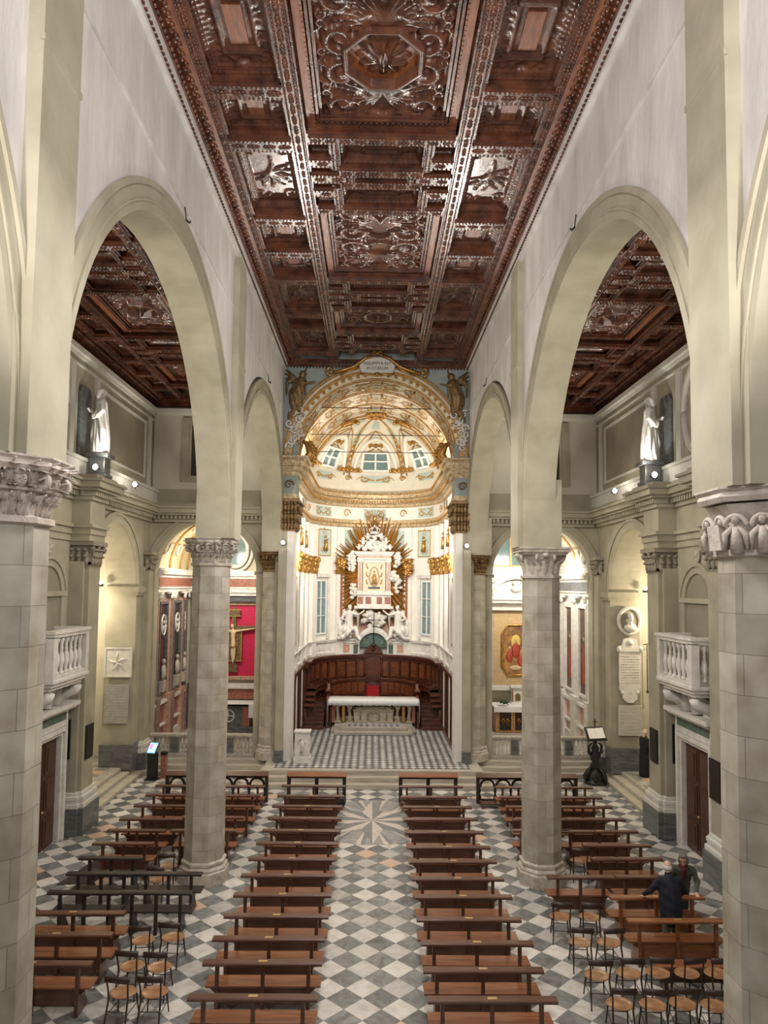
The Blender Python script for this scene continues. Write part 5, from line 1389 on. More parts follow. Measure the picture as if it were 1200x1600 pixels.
m = MB(); m.box(-.30, .30, -.16, -.1, 1.25, 2.55); m.box(-.22, .22, -.19, -.1, 1.35, 2.45); m.ball((0, -.3, 2.98), .12, .05, .14); m.build('back_panel', M['stallwood'], th)
m = MB(); m.box(-.42, .42, -.6, -.1, 1.0, 1.12); m.box(-.42, .42, -.55, -.1, .6, 1.0); m.build('seat', M['stallwood'], th)
for s in (-1, 1):
    m = MB(); m.box(s*.42, s*.52, -.62, 0, .6, 1.35); m.box(s*.40, s*.54, -.68, 0, 1.35, 1.43); m.lathe([(.05, 0), (.065, .3), (.04, .7), (.06, 1.0), (.05, 1.32)], (s*.46, -.18, 1.43), 8); m.ball((s*.47, -.62, 1.45), .08); m.build('armrest', M['stallwood'], th)
# lower ring in two halves
for s in (-1, 1):
    lw = empty('front_stalls', (0, 0, 0), 0, 'low curved walnut stall screen behind the altar, %s side of the red steps' % ('kiosk' if s < 0 else 'lectern'), 'choir stalls', 'front screens of the stalls')
    a0, a1 = sorted((s*.21, s*1.30))
    m = ring(MB(), 2.10, 2.20, .5, 2.45, a0, a1, 20, 35.5); ring(m, 2.02, 2.30, 2.45, 2.53, a0, a1, 20, 35.5); ring(m, 2.06, 2.26, 2.37, 2.45, a0, a1, 20, 35.5); ring(m, 2.02, 2.14, 1.68, 1.76, a0, a1, 20, 35.5)
    m.build('screen', M['stallwood'], lw)
    for k in range(6):
        a = s*(.21+(1.09)*(k+.5)/6); R3 = Matrix.Rotation(-a, 3, 'Z')
        c = Vector((2.07*math.sin(a), 35.5+2.07*math.cos(a), 2.06)); m = MB(); m.obox(c, .32, .05, .56, R3); m.obox(c-Vector((math.sin(a), math.cos(a), 0))*.02, .24, .05, .46, R3); m.build('screen_panel', M['stallpanel'], lw)
        c = Vector((1.88*math.sin(a), 35.5+1.88*math.cos(a), 1.45)); m = MB(); m.obox(c, .33, .34, .05, R3); m.build('seat', M['stallwood'], lw)
    e = MB(); e.box(s*1.98, s*2.10, 34.9, 36.1, .5, 1.5); e.prism([(34.6, .5), (35.9, .5), (35.9, 2.45), (35.6, 2.5), (35.3, 2.15), (35.0, 1.95), (34.75, 1.4), (34.6, 1.3)], 'x', s*2.12, s*2.24)
    e.box(s*2.06, s*2.32, 35.0, 35.75, 2.18, 2.25); e.build('end_panel', M['stallpanel'], lw, bevel=.015)
    stp = empty('stall_steps', (0, 0, 0), 0, 'worn wooden steps up to the stalls on the %s side' % ('kiosk' if s < 0 else 'lectern'), 'steps', 'wooden steps to the stalls')
    m = MB()
    for k in range(6): m.box(s*2.34, s*3.30, 34.25+.27*k, 36.3, .5+.0*k, .66+.15*k)
    m.build('treads', M['stallwood'], stp, bevel=.01)
    # raked stall ends along the side wall
    m = MB()
    for k in range(5): m.box(s*2.85, s*3.32, 34.8+.42*k, 35.2+.42*k, 1.5+.2*k, 1.57+.2*k); m.prism([(34.8+.42*k, .95), (35.14+.42*k, .95), (35.14+.42*k, 1.5+.2*k), (34.85+.42*k, 1.35+.2*k)], 'x', s*3.22, s*3.3)
    m.build('side_seats', M['stallpanel'], stp)
m = MB()
for k in range(9): m.box(-.33, .33, 36.5+.22*k, 39.0, .506, .72+.16*k)
m.build('red_steps', M['redcarpet'], label='steps covered in bright red carpet rising to the throne', cat='steps')

# ================================================================== FREE STANDING ALTAR
pd = empty('altar_predella', (.04, 33, .5), 0, 'two low stone steps with a tiled top in front of the altar', 'platform')
MB().box(-1.8, 1.8, 0, 3.3, .006, .16).box(-1.98, 1.98, .55, 2.9, .006, .14).build('lower_step', M['step'], pd, bevel=.02)
MB().box(-1.58, 1.58, .4, 3.2, .16, .31).box(-1.85, 1.85, .85, 2.9, .14, .29).build('upper_step', M['step'], pd, bevel=.02)
MB().box(-1.35, 1.35, .62, 1.2, .31, .316).build('tile_inset', M['sanct'], pd)
al = empty('altar', (.04, 34.9, .81), 0, 'stone altar table on scrolled legs with a carved chest beneath', 'altar')
MB().box(-2.1, 2.1, -.55, .55, .98, 1.08).box(-2.0, 2.0, -.48, .48, .92, .98).build('table_top', M['marble'], al, bevel=.012)
stone = plain('buff stone', (.56, .50, .37), .5, 0, .1, 6, .2, 20, (.38, .33, .24))
m = MB()
for z0, z1, a_, b_ in ((.0, .1, 1.0, .92), (.1, .5, .78, .9), (.5, .62, .95, 1.0), (.62, .72, .86, .8)): m.frustum((0, 0), a_*1.0, .38*a_, z0, b_*1.0, .38*b_, z1)
for x in (-.8, .8, -.45, .45): m.prism([(x-.11, .02), (x+.11, .02), (x+.15, .5), (x-.15, .5)], 'y', -.46, -.3)
m.ball((0, -.36, .3), .26, .06, .16); m.tube([(.3*math.cos(t), -.40, .3+.18*math.sin(t)) for t in np.linspace(0, 6.3, 21)], .03, 5)
for x in (-.62, .62): m.tube([(x, -.4, .62), (x*.8, -.42, .75), (x*.5, -.4, .72), (x*.3, -.4, .8)], .04, 6)
m.build('carved_chest', stone, al, bevel=.01)
for s in (-1, 1):
    for j, x in enumerate((1.15, 1.72)):
        m = MB(); m.box(s*(x-.15), s*(x+.15), -.42, -.12, 0, .09); m.tube([(s*x, -.3, .08), (s*(x-.02), -.34, .25), (s*(x), -.26, .45), (s*(x+.02), -.32, .68), (s*x, -.3, .8)], [.12, .09, .07, .10, .14], 8); m.box(s*(x-.19), s*(x+.19), -.46, .3, .8, .92)
        if j == 0:
            volute(m, (s*x, -.42, .72), 0, .12, .05); volute(m, (s*x, -.42, .18), 0, .10, .045)
        m.build('leg', stone, al, bevel=.008)
    MB().box(s*1.38, s*1.50, -.42, .3, .05, .92).build('gilt_pilaster', M['goldmatt'], al)
    MB().box(s*1.84, s*2.0, -.40, .35, .0, .9).build('side_slab', M['redmarble'], al)
cl = MB(); xs = np.linspace(-2.16, 2.16, 87)
rows_ = [(.60, 1.095), (-.58, 1.095), (-.62, 1.07)]
g = [[(x, y, z) for x in xs] for y, z in rows_]
g.append([(x, -.635-.012*math.sin(x*26), .88-.03*abs(math.sin(x*11))) for x in xs]); cl.grid(g)
for s in (-1, 1): cl.grid([[(s*2.16, y, 1.095) for y in np.linspace(-.58, .6, 12)], [(s*2.19, y, 1.06) for y in np.linspace(-.62, .62, 12)], [(s*(2.20+.015*math.sin(y*14)), y, .05) for y in np.linspace(-.62, .62, 12)]])
o = cl.build('altar_cloth', M['linen'], loc=(.04, 34.9, .80), label='white linen cloth with scalloped lace edge covering the stone altar', cat='altar cloth')
sd = o.modifiers.new('t', 'SOLIDIFY'); sd.thickness = .012
am = empty('ambo', (-2.72, 28.05, .505), 0, 'white marble reading desk block with a carved standing figure, beside the column', 'ambo')
MB().box(-.33, .33, -.25, .25, 0, .26).box(-.29, .29, -.2, .2, .26, 1.22).box(-.32, .32, -.24, .22, 1.16, 1.24).build('body', M['marble'], am, bevel=.015)
m = MB(); m.box(-.22, .22, -.215, -.19, .34, 1.1); m.tube([(-.02, -.22, .42), (.03, -.23, .68), (0, -.23, .88)], [.06, .075, .05], 7); m.ball((0, -.24, .98), .045); m.tube([(.02, -.23, .85), (.13, -.24, .78), (.1, -.24, .9)], .022, 5); m.tube([(-.05, -.22, .9), (-.14, -.22, .96), (-.17, -.22, .7)], [.04, .05, .015], 5)
m.build('carved_figure', M['marble'], am)
# ================================================================== SIDE CHAPELS
for s in (-1, 1):
    n = 'left' if s < 0 else 'right'; cx = s*6.85; Q = 'kiosk' if s < 0 else 'lectern'
    shell = plain('chapel plaster %s' % n, (.62, .56, .42), .7, 0, .05, 2)
    MB().box(s*9.1, s*9.3, 29.4, 35.0, .3, 8.1).build('wall_chapel_outer_%s' % n, shell, kind='structure')
    MB().box(s*4.6, s*4.4, 29.4, 35.0, .3, 8.1).build('wall_chapel_inner_%s' % n, shell, kind='structure')
    MB().box(s*4.3, s*9.3, 34.75, 35.0, .3, 10.6).build('wall_chapel_back_%s' % n, shell, kind='structure')
    vm = plain('chapel vault paint %s' % n, (.72, .62, .36) if s < 0 else (.50, .56, .48), .7, 0, .15, 2.5, 0, 20, (.62, .56, .42) if s < 0 else (.60, .56, .45))
    MB().grid([[(cx+2.25*math.cos(a), y, 8.05+2.25*math.sin(a)) for a in np.linspace(0, PI, 25)] for y in (29.45, 32, 34.9)]).build('ceiling_chapel_%s' % n, vm, kind='structure')
    v = MB()
    for y in (29.9, 31.6, 33.3, 34.6): v.tube([(cx+2.22*math.cos(a), y, 8.05+2.22*math.sin(a)) for a in np.linspace(0, PI, 25)], .06, 6)
    for a in (.5, 1.05, PI/2, 2.1, 2.64): v.tube([(cx+2.22*math.cos(a), y, 8.05+2.22*math.sin(a)) for y in (29.6, 32, 34.7)], .04, 5)
    v.build('trim_chapel_ribs_%s' % n, M['goldmatt'], kind='structure')
    v = MB()
    for k in range(10):
        a = .35+(k % 5)*.6; y = 30.6+1.8*(k//5); r_ = 2.2
        v.tube([(cx+r_*math.cos(a+.12*math.cos(t)), y+.3*math.sin(t), 8.05+r_*math.sin(a+.12*math.cos(t))) for t in np.linspace(0, 6.3, 13)], .04, 5)
    v.build('trim_chapel_stucco_%s' % n, M['stucco'], kind='structure')
    # entablature inside the chapel
    e = MB(); c2 = M['marble']
    for z0, z1, o in ((7.0, 7.15, .2), (7.15, 7.22, .26), (7.62, 7.75, .25), (7.75, 7.9, .38), (7.9, 8.0, .30)):
        e.box(s*(9.1-o), s*9.1, 29.5, 34.75, z0, z1); e.box(s*(4.6+o), s*4.6, 29.5, 34.75, z0, z1); e.box(s*4.6, s*9.1, 34.75-o, 34.75, z0, z1)
    e.build('trim_chapel_cornice_%s' % n, c2, kind='structure')
    MB().box(s*9.06, s*9.1, 29.5, 34.75, .5, 7.0).build('trim_chapel_veneer_%s' % n, plain('brown veined marble', (.40, .30, .24), .35, 0, .2, 4, 0, 20, (.22, .15, .12)) if s < 0 else M['marble'], kind='structure')
    f = MB(); f.box(s*8.88, s*9.1, 29.5, 34.75, 7.22, 7.62); f.box(s*4.6, s*9.1, 34.55, 34.75, 7.22, 7.62); f.build('trim_chapel_frieze_%s' % n, M['redmarble'] if s < 0 else M['greymarble'], kind='structure')
    if s > 0:
        e = MB(); e.box(s*8.95, s*9.1, 29.5, 34.75, 8.0, 9.1); e.box(s*8.9, s*9.1, 29.5, 34.75, 8.95, 9.1)
        for y in (30.2, 32.1, 33.9): e.box(s*8.9, s*9.1, y-.5, y+.5, 8.25, 8.3); e.ball((s*8.92, y, 8.6), .08, .3, .25)
        e.build('trim_chapel_attic_%s' % n, M['marble'], kind='structure')
    # marble revetment on the outer wall: plinth, pilasters, panels
    for k, y in enumerate((29.75, 31.35, 31.85, 33.5, 34.3)):
        m = MB().box(s*8.97, s*9.1, y-.17, y+.17, 2.6, 6.7); m.box(s*8.93, s*9.1, y-.10, y+.10, 2.6, 6.7); m.box(s*8.80, s*9.1, y-.22, y+.22, 2.4, 2.62); m.box(s*8.82, s*9.1, y-.2, y+.2, .5, 2.4)
        m.build('trim_chapel_pilaster_%s' % n, M['pinkmarble'] if (s < 0 and k % 2) else (plain('brown marble', (.34, .24, .19), .35, 0, .2, 6) if s < 0 else M['marble']), kind='structure')
        m = MB()
        for q in range(3): leaf(m, (s*(8.84), y-.14+.14*q, 6.7), PI if s > 0 else 0, .14, .28, .08, .03)
        m.box(s*8.78, s*9.1, y-.22, y+.22, 6.92, 7.0); m.build('trim_chapel_capital_%s' % n, M['marble'], kind='structure')
    m = MB().box(s*8.9, s*9.1, 29.5, 34.7, .5, .9); m.box(s*8.86, s*9.1, 29.5, 34.7, 2.3, 2.42); m.box(s*8.9, s*9.1, 29.5, 34.7, 1.35, 1.42); m.build('trim_chapel_dado_%s' % n, M['marble'], kind='structure')
    for y0, y1 in ((29.95, 31.15), (32.05, 33.3), (33.7, 34.1)):
        MB().box(s*9.02, s*9.1, y0, y1, .95, 1.32).box(s*9.02, s*9.1, y0, y1, 1.5, 2.25).build('trim_chapel_inlay_%s' % n, M['redmarble'] if s < 0 else M['pinkmarble'], kind='structure')
        pn = empty('wall_monument' if s < 0 else 'framed_painting', (s*9.05, (y0+y1)/2, 2.7), 0, '', None)
        w_ = (y1-y0)/2
        fr = MB(); 
        for a, b_, c_, d_ in ((-w_, -w_+.1, 0, 3.9), (w_-.1, w_, 0, 3.9), (-w_, w_, 0, .12), (-w_, w_, 3.78, 3.9)): fr.box(0, -s*.14, a, b_, c_, d_)
        fr.build('frame', M['marble'] if s > 0 else M['greymarble'], pn, bevel=.015)
        if s < 0:
            which = 'nearest the archway' if y0 < 30 else ('in the middle of the wall' if y0 < 33 else 'beside the crimson altarpiece')
            tag(pn, ('marble niche with oval bust in the crucifix chapel, %s' % which), 'wall monument', 'marble niches in the crucifix chapel')
            MB().box(0, -.04*s*-1*-1, -w_+.1, w_-.1, .1, 3.8).build('ground', M['darkpane'], pn)
            m = MB(); m.tube([(-s*.1, min(.30, w_*.5)*math.cos(t), 2.9+.42*math.sin(t)) for t in np.linspace(0, 6.28, 21)], .04, 6); m.build('oval_frame', M['marble'], pn)
            m = MB(); m.ball((-s*.1, 0, 3.0), .08, .08, .1); m.ball((-s*.08, 0, 2.75), .08, .15, .14); m.build('bust', M['limestone'], pn)
            m = MB(); m.ball((-s*.15, 0, .9), .12, .2, .35); m.ball((-s*.15, 0, 1.35), .09, .1, .12); m.box(0, -s*.22, -.25, .25, .1, .55); m.build('seated_figure', M['limestone'], pn)
        else:
            which = 'nearest the archway' if y0 < 30 else ('with a figure in red, middle of the wall' if y0 < 33 else 'narrowest, beside the altar')
            tag(pn, ('tall dark painting in the lit altar chapel, %s' % which).replace('with a figure in red, middle', 'middle'), 'painting', 'side paintings of the altar chapel')
            MB().box(0, -.04*s, -w_+.1, w_-.1, .1, 3.8).build('canvas', plain('dark painted canvas', (.16, .09, .05), .4, 0, .3, 2.2, 0, 20, (.03, .025, .02)), pn)
            m = MB(); m.v = []; m.prism([(-.16, .6), (.18, .55), (.12, 1.5), (.06, 2.3), (-.06, 2.3), (-.1, 1.4)], 'x', -s*.04, -s*.05); m.build('painted_robe', plain('red robe paint', (.55, .06, .03), .5, 0, .2, 4), pn)
            m = MB(); m.ball((-.045, 0, 2.45), .02, .08, .11); m.build('painted_face', plain('painted skin', (.55, .36, .22), .5), pn)
    # balustrade rail across the chapel front
    rl = empty('altar_rail', (cx, 29.15, .485), 0, 'marble balustrade across the front of the %s' % ('crucifix chapel' if s < 0 else 'lit altar chapel'), 'balustrade', 'marble altar rails')
    MB().box(-2.2, 2.2, -.16, .16, .78, .86).box(-2.16, 2.16, -.12, .12, .72, .78).build('handrail', M['limestone'], rl, bevel=.01)
    MB().box(-2.18, 2.18, -.14, .14, 0, .12).build('footing', M['limestone'], rl, bevel=.01)
    prof = [(.06, 0), (.06, .05), (.035, .08), (.075, .2), (.065, .3), (.035, .4), (.05, .44), (.035, .48), (.06, .56), (.06, .6)]
    for x in (-2.05, -1.1, -.2, .2, 1.1, 2.05): MB().box(x-.13, x+.13, -.13, .13, .12, .72).build('pedestal', M['greymarble'] if abs(x) in (1.1,) else M['limestone'], rl)
    for x0, x1 in ((-1.9, -1.25), (-.95, -.35), (.35, .95), (1.25, 1.9)):
        for q in range(4): MB().lathe(prof, (x0+(x1-x0)*(q+.5)/4, 0, .12), 9).build('baluster', M['marble'] if s > 0 else M['limestone'], rl)
# ---- crucifix chapel (kiosk side)
cx = -6.72
a = empty('crimson_altarpiece', (cx, 34.6, 2.9), 0, 'crimson damask panel in a pale frame behind the painted crucifix', 'altarpiece')
MB().box(-1.25, 1.25, 0, .08, 0, 3.5).build('damask_ground', M['damask'], a)
m = MB()
for x0, x1, z0, z1 in ((-1.38, -1.22, -.1, 3.6), (1.22, 1.38, -.1, 3.6), (-1.38, 1.38, 3.44, 3.6), (-1.38, 1.38, -.12, .06)): m.box(x0, x1, -.10, .1, z0, z1)
m.build('frame', M['pinkmarble'], a, bevel=.02)
m = MB()
for x in (-1.75, 1.75): m.box(x-.25, x+.25, -.25, .1, -2.3, 3.9)
m.box(-2.0, 2.0, -.3, .1, 3.62, 3.9); m.build('side_piers', M['greymarble'], a)
m = MB(); m.box(-1.9, 1.9, -.35, .1, -.5, -.28); m.box(-1.5, 1.5, -.4, .1, -1.15, -1.05); m.box(-1.9, 1.9, -.42, .1, 3.9, 4.05); m.box(-2, 2, -.5, .1, 4.05, 4.15); m.build('mouldings', M['marble'], a)
MB().box(-1.8, 1.8, -.25, .1, -1.0, -.5).build('red_band', M['redmarble'], a)
c = empty('painted_crucifix', (cx, 34.42, 3.15), 0, 'painted wooden cross with a pale figure hanging before the crimson panel', 'crucifix')
wd = plain('painted cross board', (.30, .17, .06), .5, .2, .3, 9, 0, 20, (.06, .05, .04))
MB().box(-.11, .11, 0, .06, .15, 3.1).box(-1.15, 1.15, 0, .06, 2.0, 2.22).box(-.38, .38, 0, .05, .55, 1.95).box(-.3, .3, 0, .07, 2.68, 2.98).box(-.22, .22, 0, .07, .0, .38).build('cross_board', wd, c, bevel=.01)
g = MB()
for x0, x1, z0, z1 in ((-.40, .40, .52, .56), (-.40, .40, 1.93, 1.97), (-.4, -.36, .52, 1.97), (.36, .4, .52, 1.97), (-.32, .32, 2.96, 3.0), (-.32, .32, 2.66, 2.69)): g.box(x0, x1, -.02, .05, z0, z1)
g.build('gilt_edge', M['goldmatt'], c)
skin = plain('painted ivory flesh', (.78, .60, .38), .5, 0, .08, 6)
pr = [('t', [(0, -.08, .62), (-.04, -.1, .95), (.02, -.1, 1.3)], [.05, .07, .10]), ('t', [(.05, -.08, .62), (.07, -.1, .95), (.05, -.1, 1.3)], [.05, .07, .09]), ('t', [(.02, -.1, 1.3), (.0, -.09, 1.6), (0, -.08, 1.9)], [.12, .10, .14]),
      ('t', [(0, -.08, 1.95), (.5, -.06, 2.02), (1.02, -.04, 2.1)], [.07, .045, .03]), ('t', [(0, -.08, 1.95), (-.5, -.06, 2.02), (-1.02, -.04, 2.1)], [.07, .045, .03]), ('b', (-.05, -.11, 2.2), (.085, .08, .12)), ('t', [(0, -.1, 2.0), (-.04, -.1, 2.15)], [.05, .05]), ('t', [(.0, -.1, .62), (.02, -.14, .48)], [.04, .03])]
blob('body', pr, .022, skin, c)
m = MB(); m.tube([(-.13, -.16, 1.28), (0, -.2, 1.24), (.15, -.16, 1.28)], [.05, .07, .05], 6); m.build('loincloth', M['brass'], c)
t = empty('side_altar', (cx, 33.9, .505), 0, 'dark marble side altar with a round cross emblem and white cloth below the crimson panel', 'altar')
MB().box(-1.35, 1.35, -.75, .5, 0, .14).box(-1.2, 1.2, -.6, .5, .14, .26).build('step', M['greymarble'], t)
MB().box(-1.0, 1.0, -.35, .45, .26, 1.2).build('body', M['greymarble'], t)
m = MB()
for x in (-.85, .85): m = MB(); m.box(x-.16, x+.16, -.45, .4, .26, 1.2); m.build('end_block', M['redmarble'], t); MB().box(-1.15, 1.15, -.5, .5, 1.2, 1.3).build('table_top', M['marble'], t, bevel=.01)
m = MB(); m.tube([(.28*math.cos(q), -.37, .75+.28*math.sin(q)) for q in np.linspace(0, 6.29, 21)], .03, 6); m.tube([(0, -.37, .5), (0, -.37, 1.0)], .025, 5); m.tube([(-.25, -.37, .75), (.25, -.37, .75)], .025, 5); m.build('cross_emblem', M['marble'], t)
m = MB(); m.box(-1.2, 1.2, -.52, .5, 1.302, 1.315); m.box(.98, 1.2, -.54, -.52, .7, 1.315); m.box(-1.2, -.98, -.54, -.52, .7, 1.315); m.box(1.19, 1.21, -.54, .4, .6, 1.31)
m.build('altar_cloth', M['linen'], loc=(cx, 33.9, .505), label='white cloth laid over the dark side altar, hanging at its corner', cat='altar cloth')
# oval window with scrolls above the crimson altarpiece
o = empty('oval_window', (cx+.0, 34.6, 9.0), 0, 'oval window in a white stucco wreath with dark gilded scrolls above the crimson altarpiece', 'window')
MB().prism([(.5*math.cos(q), .72*math.sin(q)) for q in np.linspace(0, 2*PI, 25)[:-1]], 'y', -.02, .1).build('pane', M['glass'], o)
m = MB(); m.tube([(.56*math.cos(q), -.05, .80*math.sin(q)) for q in np.linspace(0, 2*PI, 27)], .10, 7); m.tube([(.78*math.cos(q), -.02, 1.02*math.sin(q)) for q in np.linspace(0, 2*PI, 27)], .08, 7); m.build('stucco_wreath', M['stucco'], o)
m = MB()
for e in (-1, 1):
    m.tube([(e*x, -.15, z) for x, z in ((.1, 1.1), (.5, 1.15), (.85, .8), (.8, .45), (1.05, .1), (.9, -.3))], [.08, .1, .1, .06, .09, .04], 6)
m.ball((0, -.15, 1.15), .2, .1, .14); m.build('gilded_scrolls', M['bronze'], o)
# ---- lit altar chapel (lectern side)
cx = 6.85
a = empty('painted_altarpiece', (cx, 34.5, 2.6), 0, 'marble altarpiece with eight-sided gold-framed painting between dark columns', 'altarpiece')
m = MB(); m.box(-1.75, 1.75, -.1, .2, 0, 4.3); m.box(-1.9, 1.9, -.35, .2, -.15, .05); m.box(-1.9, 1.9, -.5, .2, 4.0, 4.15); m.box(-2.0, 2.0, -.6, .2, 4.15, 4.3); m.box(-1.85, 1.85, -.4, .2, 3.65, 3.78)
o_ = arc(0, 3.6, 1.75, .62, PI-.62, 24); i_ = arc(0, 3.6, 1.55, .62, PI-.62, 24)
m.grid([[(i_[k][0], .1, i_[k][1]), (i_[k][0], -.5, i_[k][1]), (o_[k][0], -.55, o_[k][1]), (o_[k][0], .1, o_[k][1])] for k in range(25)], False)
for z, r_ in ((4.7, .16), (4.95, .12)): m.ball((0, -.3, z), r_*1.6, .12, r_)
m.box(-2.0, 2.0, -.2, .2, 5.6, 5.75); m.box(-1.9, 1.9, -.1, .2, 4.3, 5.6)
m.build('frame', M['marble'], a, bevel=.01)
for e in (-1, 1):
    MB().lathe([(.15, .05), (.13, .1), (.125, 3.3), (.14, 3.35)], (e*1.4, -.3, .05), 12).build('column_shaft', plain('veined black marble', (.30, .28, .27), .25, 0, .3, 6, 0, 20, (.04, .04, .045)), a)
    m = MB()
    for k in range(8): q = k*PI/4; leaf(m, (e*1.4+.11*math.cos(q), -.3+.11*math.sin(q), 3.36), q, .1, .26, .07, .025)
    m.box(e*1.4-.18, e*1.4+.18, -.48, -.12, 3.6, 3.66); m.lathe([(.2, -.2), (.2, -.1), (.16, 0), (.18, .06)], (e*1.4, -.3, .1), 12); m.build('column_capital', M['marble'], a)
    st_ = empty('marble_putto', (cx+e*1.25, 34.2, 7.2), 0, 'small seated marble child figure on the altar pediment, %s' % ('nearer the sanctuary' if e < 0 else 'nearer the outer wall'), 'statue', 'seated children on the pediment')
    blob('body', [('t', [(0, 0, .1), (0, 0, .35), (0, 0, .5)], [.13, .12, .1]), ('b', (0, -.03, .68), (.09, .09, .1)), ('t', [(0, -.05, .12), (-e*.2, -.2, .15), (-e*.25, -.22, -.1)], [.08, .07, .04]), ('t', [(.0, 0, .1), (e*.2, -.15, .12), (e*.4, -.15, .0)], [.08, .07, .04]), ('t', [(0, 0, .48), (e*.2, -.05, .35), (e*.3, -.1, .2)], [.05, .045, .03]), ('t', [(0, 0, .48), (-e*.15, -.1, .35), (-e*.1, -.2, .4)], [.05, .045, .03])], .02, M['marble'], st_)
m = MB()
ok = [(.62, .55), (.62, 2.35), (.38, 2.85), (-.38, 2.85), (-.62, 2.35), (-.62, .95), (-.38, .45), (.38, .45), (.62, .95)]
ok = [(.62, 1.0), (.62, 2.5), (.36, 2.95), (-.36, 2.95), (-.62, 2.5), (-.62, 1.0), (-.36, .55), (.36, .55)]
MB().prism([(x*1.0, z) for x, z in ok], 'y', -.16, -.1).build('painting_ground', plain('brown gold painting', (.50, .25, .07), .45, 0, .3, 3.5, 0, 20, (.09, .05, .04)), a)
m.tube([(x*1.08, -.18, z) for x, z in ok+ok[:1]], .06, 6); m.build('gilt_frame', M['gold'], a)
MB().box(-1.1, 1.1, -.13, -.1, .1, 3.6).build('gold_ground', plain('warm gilded ground', (.66, .46, .24), .5, .2, .1, 6), a)
m = MB(); m.ball((.0, -.17, 2.15), .26, .02, .34); m.build('painted_glory', plain('yellow glory paint', (.75, .55, .12), .5), a)
m = MB(); m.ball((0, -.18, 1.75), .2, .03, .4); m.ball((.28, -.17, 1.25), .2, .03, .34); m.ball((-.3, -.17, 1.45), .16, .03, .3); m.build('painted_red_robes', plain('painted red', (.50, .07, .04), .5, 0, .2, 5), a)
m = MB(); m.ball((0, -.19, 2.22), .07, .03, .09); m.ball((.0, -.17, .9), .34, .02, .12); m.ball((-.3, -.18, 1.85), .05, .02, .07); m.ball((.3, -.18, 1.7), .05, .02, .07); m.build('painted_flesh', plain('painted pale flesh', (.70, .50, .28), .5), a)
t = empty('side_altar', (cx, 33.6, .505), 0, 'side altar with white cloth and three gilded black front panels', 'altar')
MB().box(-1.5, 1.5, -.8, .8, 0, .15).build('step', M['step'], t); MB().box(-1.15, 1.15, -.4, .8, .15, 1.25).build('body', M['pinkmarble'], t); MB().box(-1.2, 1.2, -.46, .8, 1.25, 1.33).build('table_top', M['marble'], t)
for x in (-.72, 0, .72):
    MB().box(x-.34, x+.34, -.44, -.39, .2, 1.18).build('front_panel', M['goldmatt'], t)
    MB().box(x-.27, x+.27, -.455, -.43, .27, 1.11).build('panel_ground', plain('black brown panel', (.035, .018, .012), .4), t)
    m = MB()
    for e in (-1, 1): m.tube([(x, -.46, .62), (x+e*.1, -.46, .8), (x+e*.17, -.46, .72), (x+e*.08, -.46, .6), (x+e*.12, -.46, .48)], [.02, .035, .03, .02, .01], 5)
    m.build('panel_emblem', M['gold'], t)
m = MB(); m.box(-1.25, 1.25, -.5, .8, 1.332, 1.35); m.box(-1.25, 1.25, -.515, -.5, 1.1, 1.35); m.build('altar_cloth', M['linen'], loc=(cx, 33.6, .505), label='white cloth on the side altar under the eight-sided painting', cat='altar cloth')
tb = empty('tabernacle', (cx, 34.0, 1.86), 0, 'small marble tabernacle with red columns and rounded door on the side altar', 'tabernacle')
MB().box(-.32, .32, -.2, .2, 0, .1).box(-.26, .26, -.12, .2, .1, .75).box(-.34, .34, -.22, .2, .75, .85).build('body', M['marble'], tb)
for e in (-1, 1): MB().lathe([(.035, 0), (.035, .62)], (e*.25, -.16, .12), 8).build('column_shaft', M['redmarble'], tb)
MB().prism([(.13*math.cos(q), .35+.15*max(0, math.sin(q))+(0 if math.sin(q) >= 0 else -.2)) for q in np.linspace(0, 2*PI, 17)[:-1]], 'y', -.15, -.1).build('door', M['bronze'], tb)
b = empty('flower_bouquet', (cx-.75, 33.3, 1.855), 0, 'small bouquet with green leaves and white flowers on the side altar', 'flowers')
m = MB(); rr = random.Random(8)
for k in range(24): q = rr.uniform(0, 6.3); m.ball((.2*math.cos(q)*rr.random(), .12*math.sin(q), .12+.12*rr.random()), .05, .03, .05, 6, 4)
m.build('leaves', plain('dark leaves', (.03, .09, .04), .5), b)
m = MB()
for k in range(12): q = rr.uniform(0, 6.3); m.ball((.3*math.cos(q), .14*math.sin(q), .06+.05*rr.random()), .06, .05, .04, 6, 4)
m.build('blossoms', M['linen'], b)
o = empty('window_9', (cx-.2, 34.7, 8.4), kind='structure')
MB().box(-.85, .85, -.05, .05, .0, 1.5).build('pane', M['glass'], o)
m = MB()
for x0, x1, z0, z1 in ((-.95, -.82, -.1, 1.6), (.82, .95, -.1, 1.6), (-.95, .95, -.1, .03), (-.95, .95, 1.47, 1.6), (-.05, .05, 0, 1.5)): m.box(x0, x1, -.12, .05, z0, z1)
m.build('window_frame', M['goldmatt'], o, kind='structure')

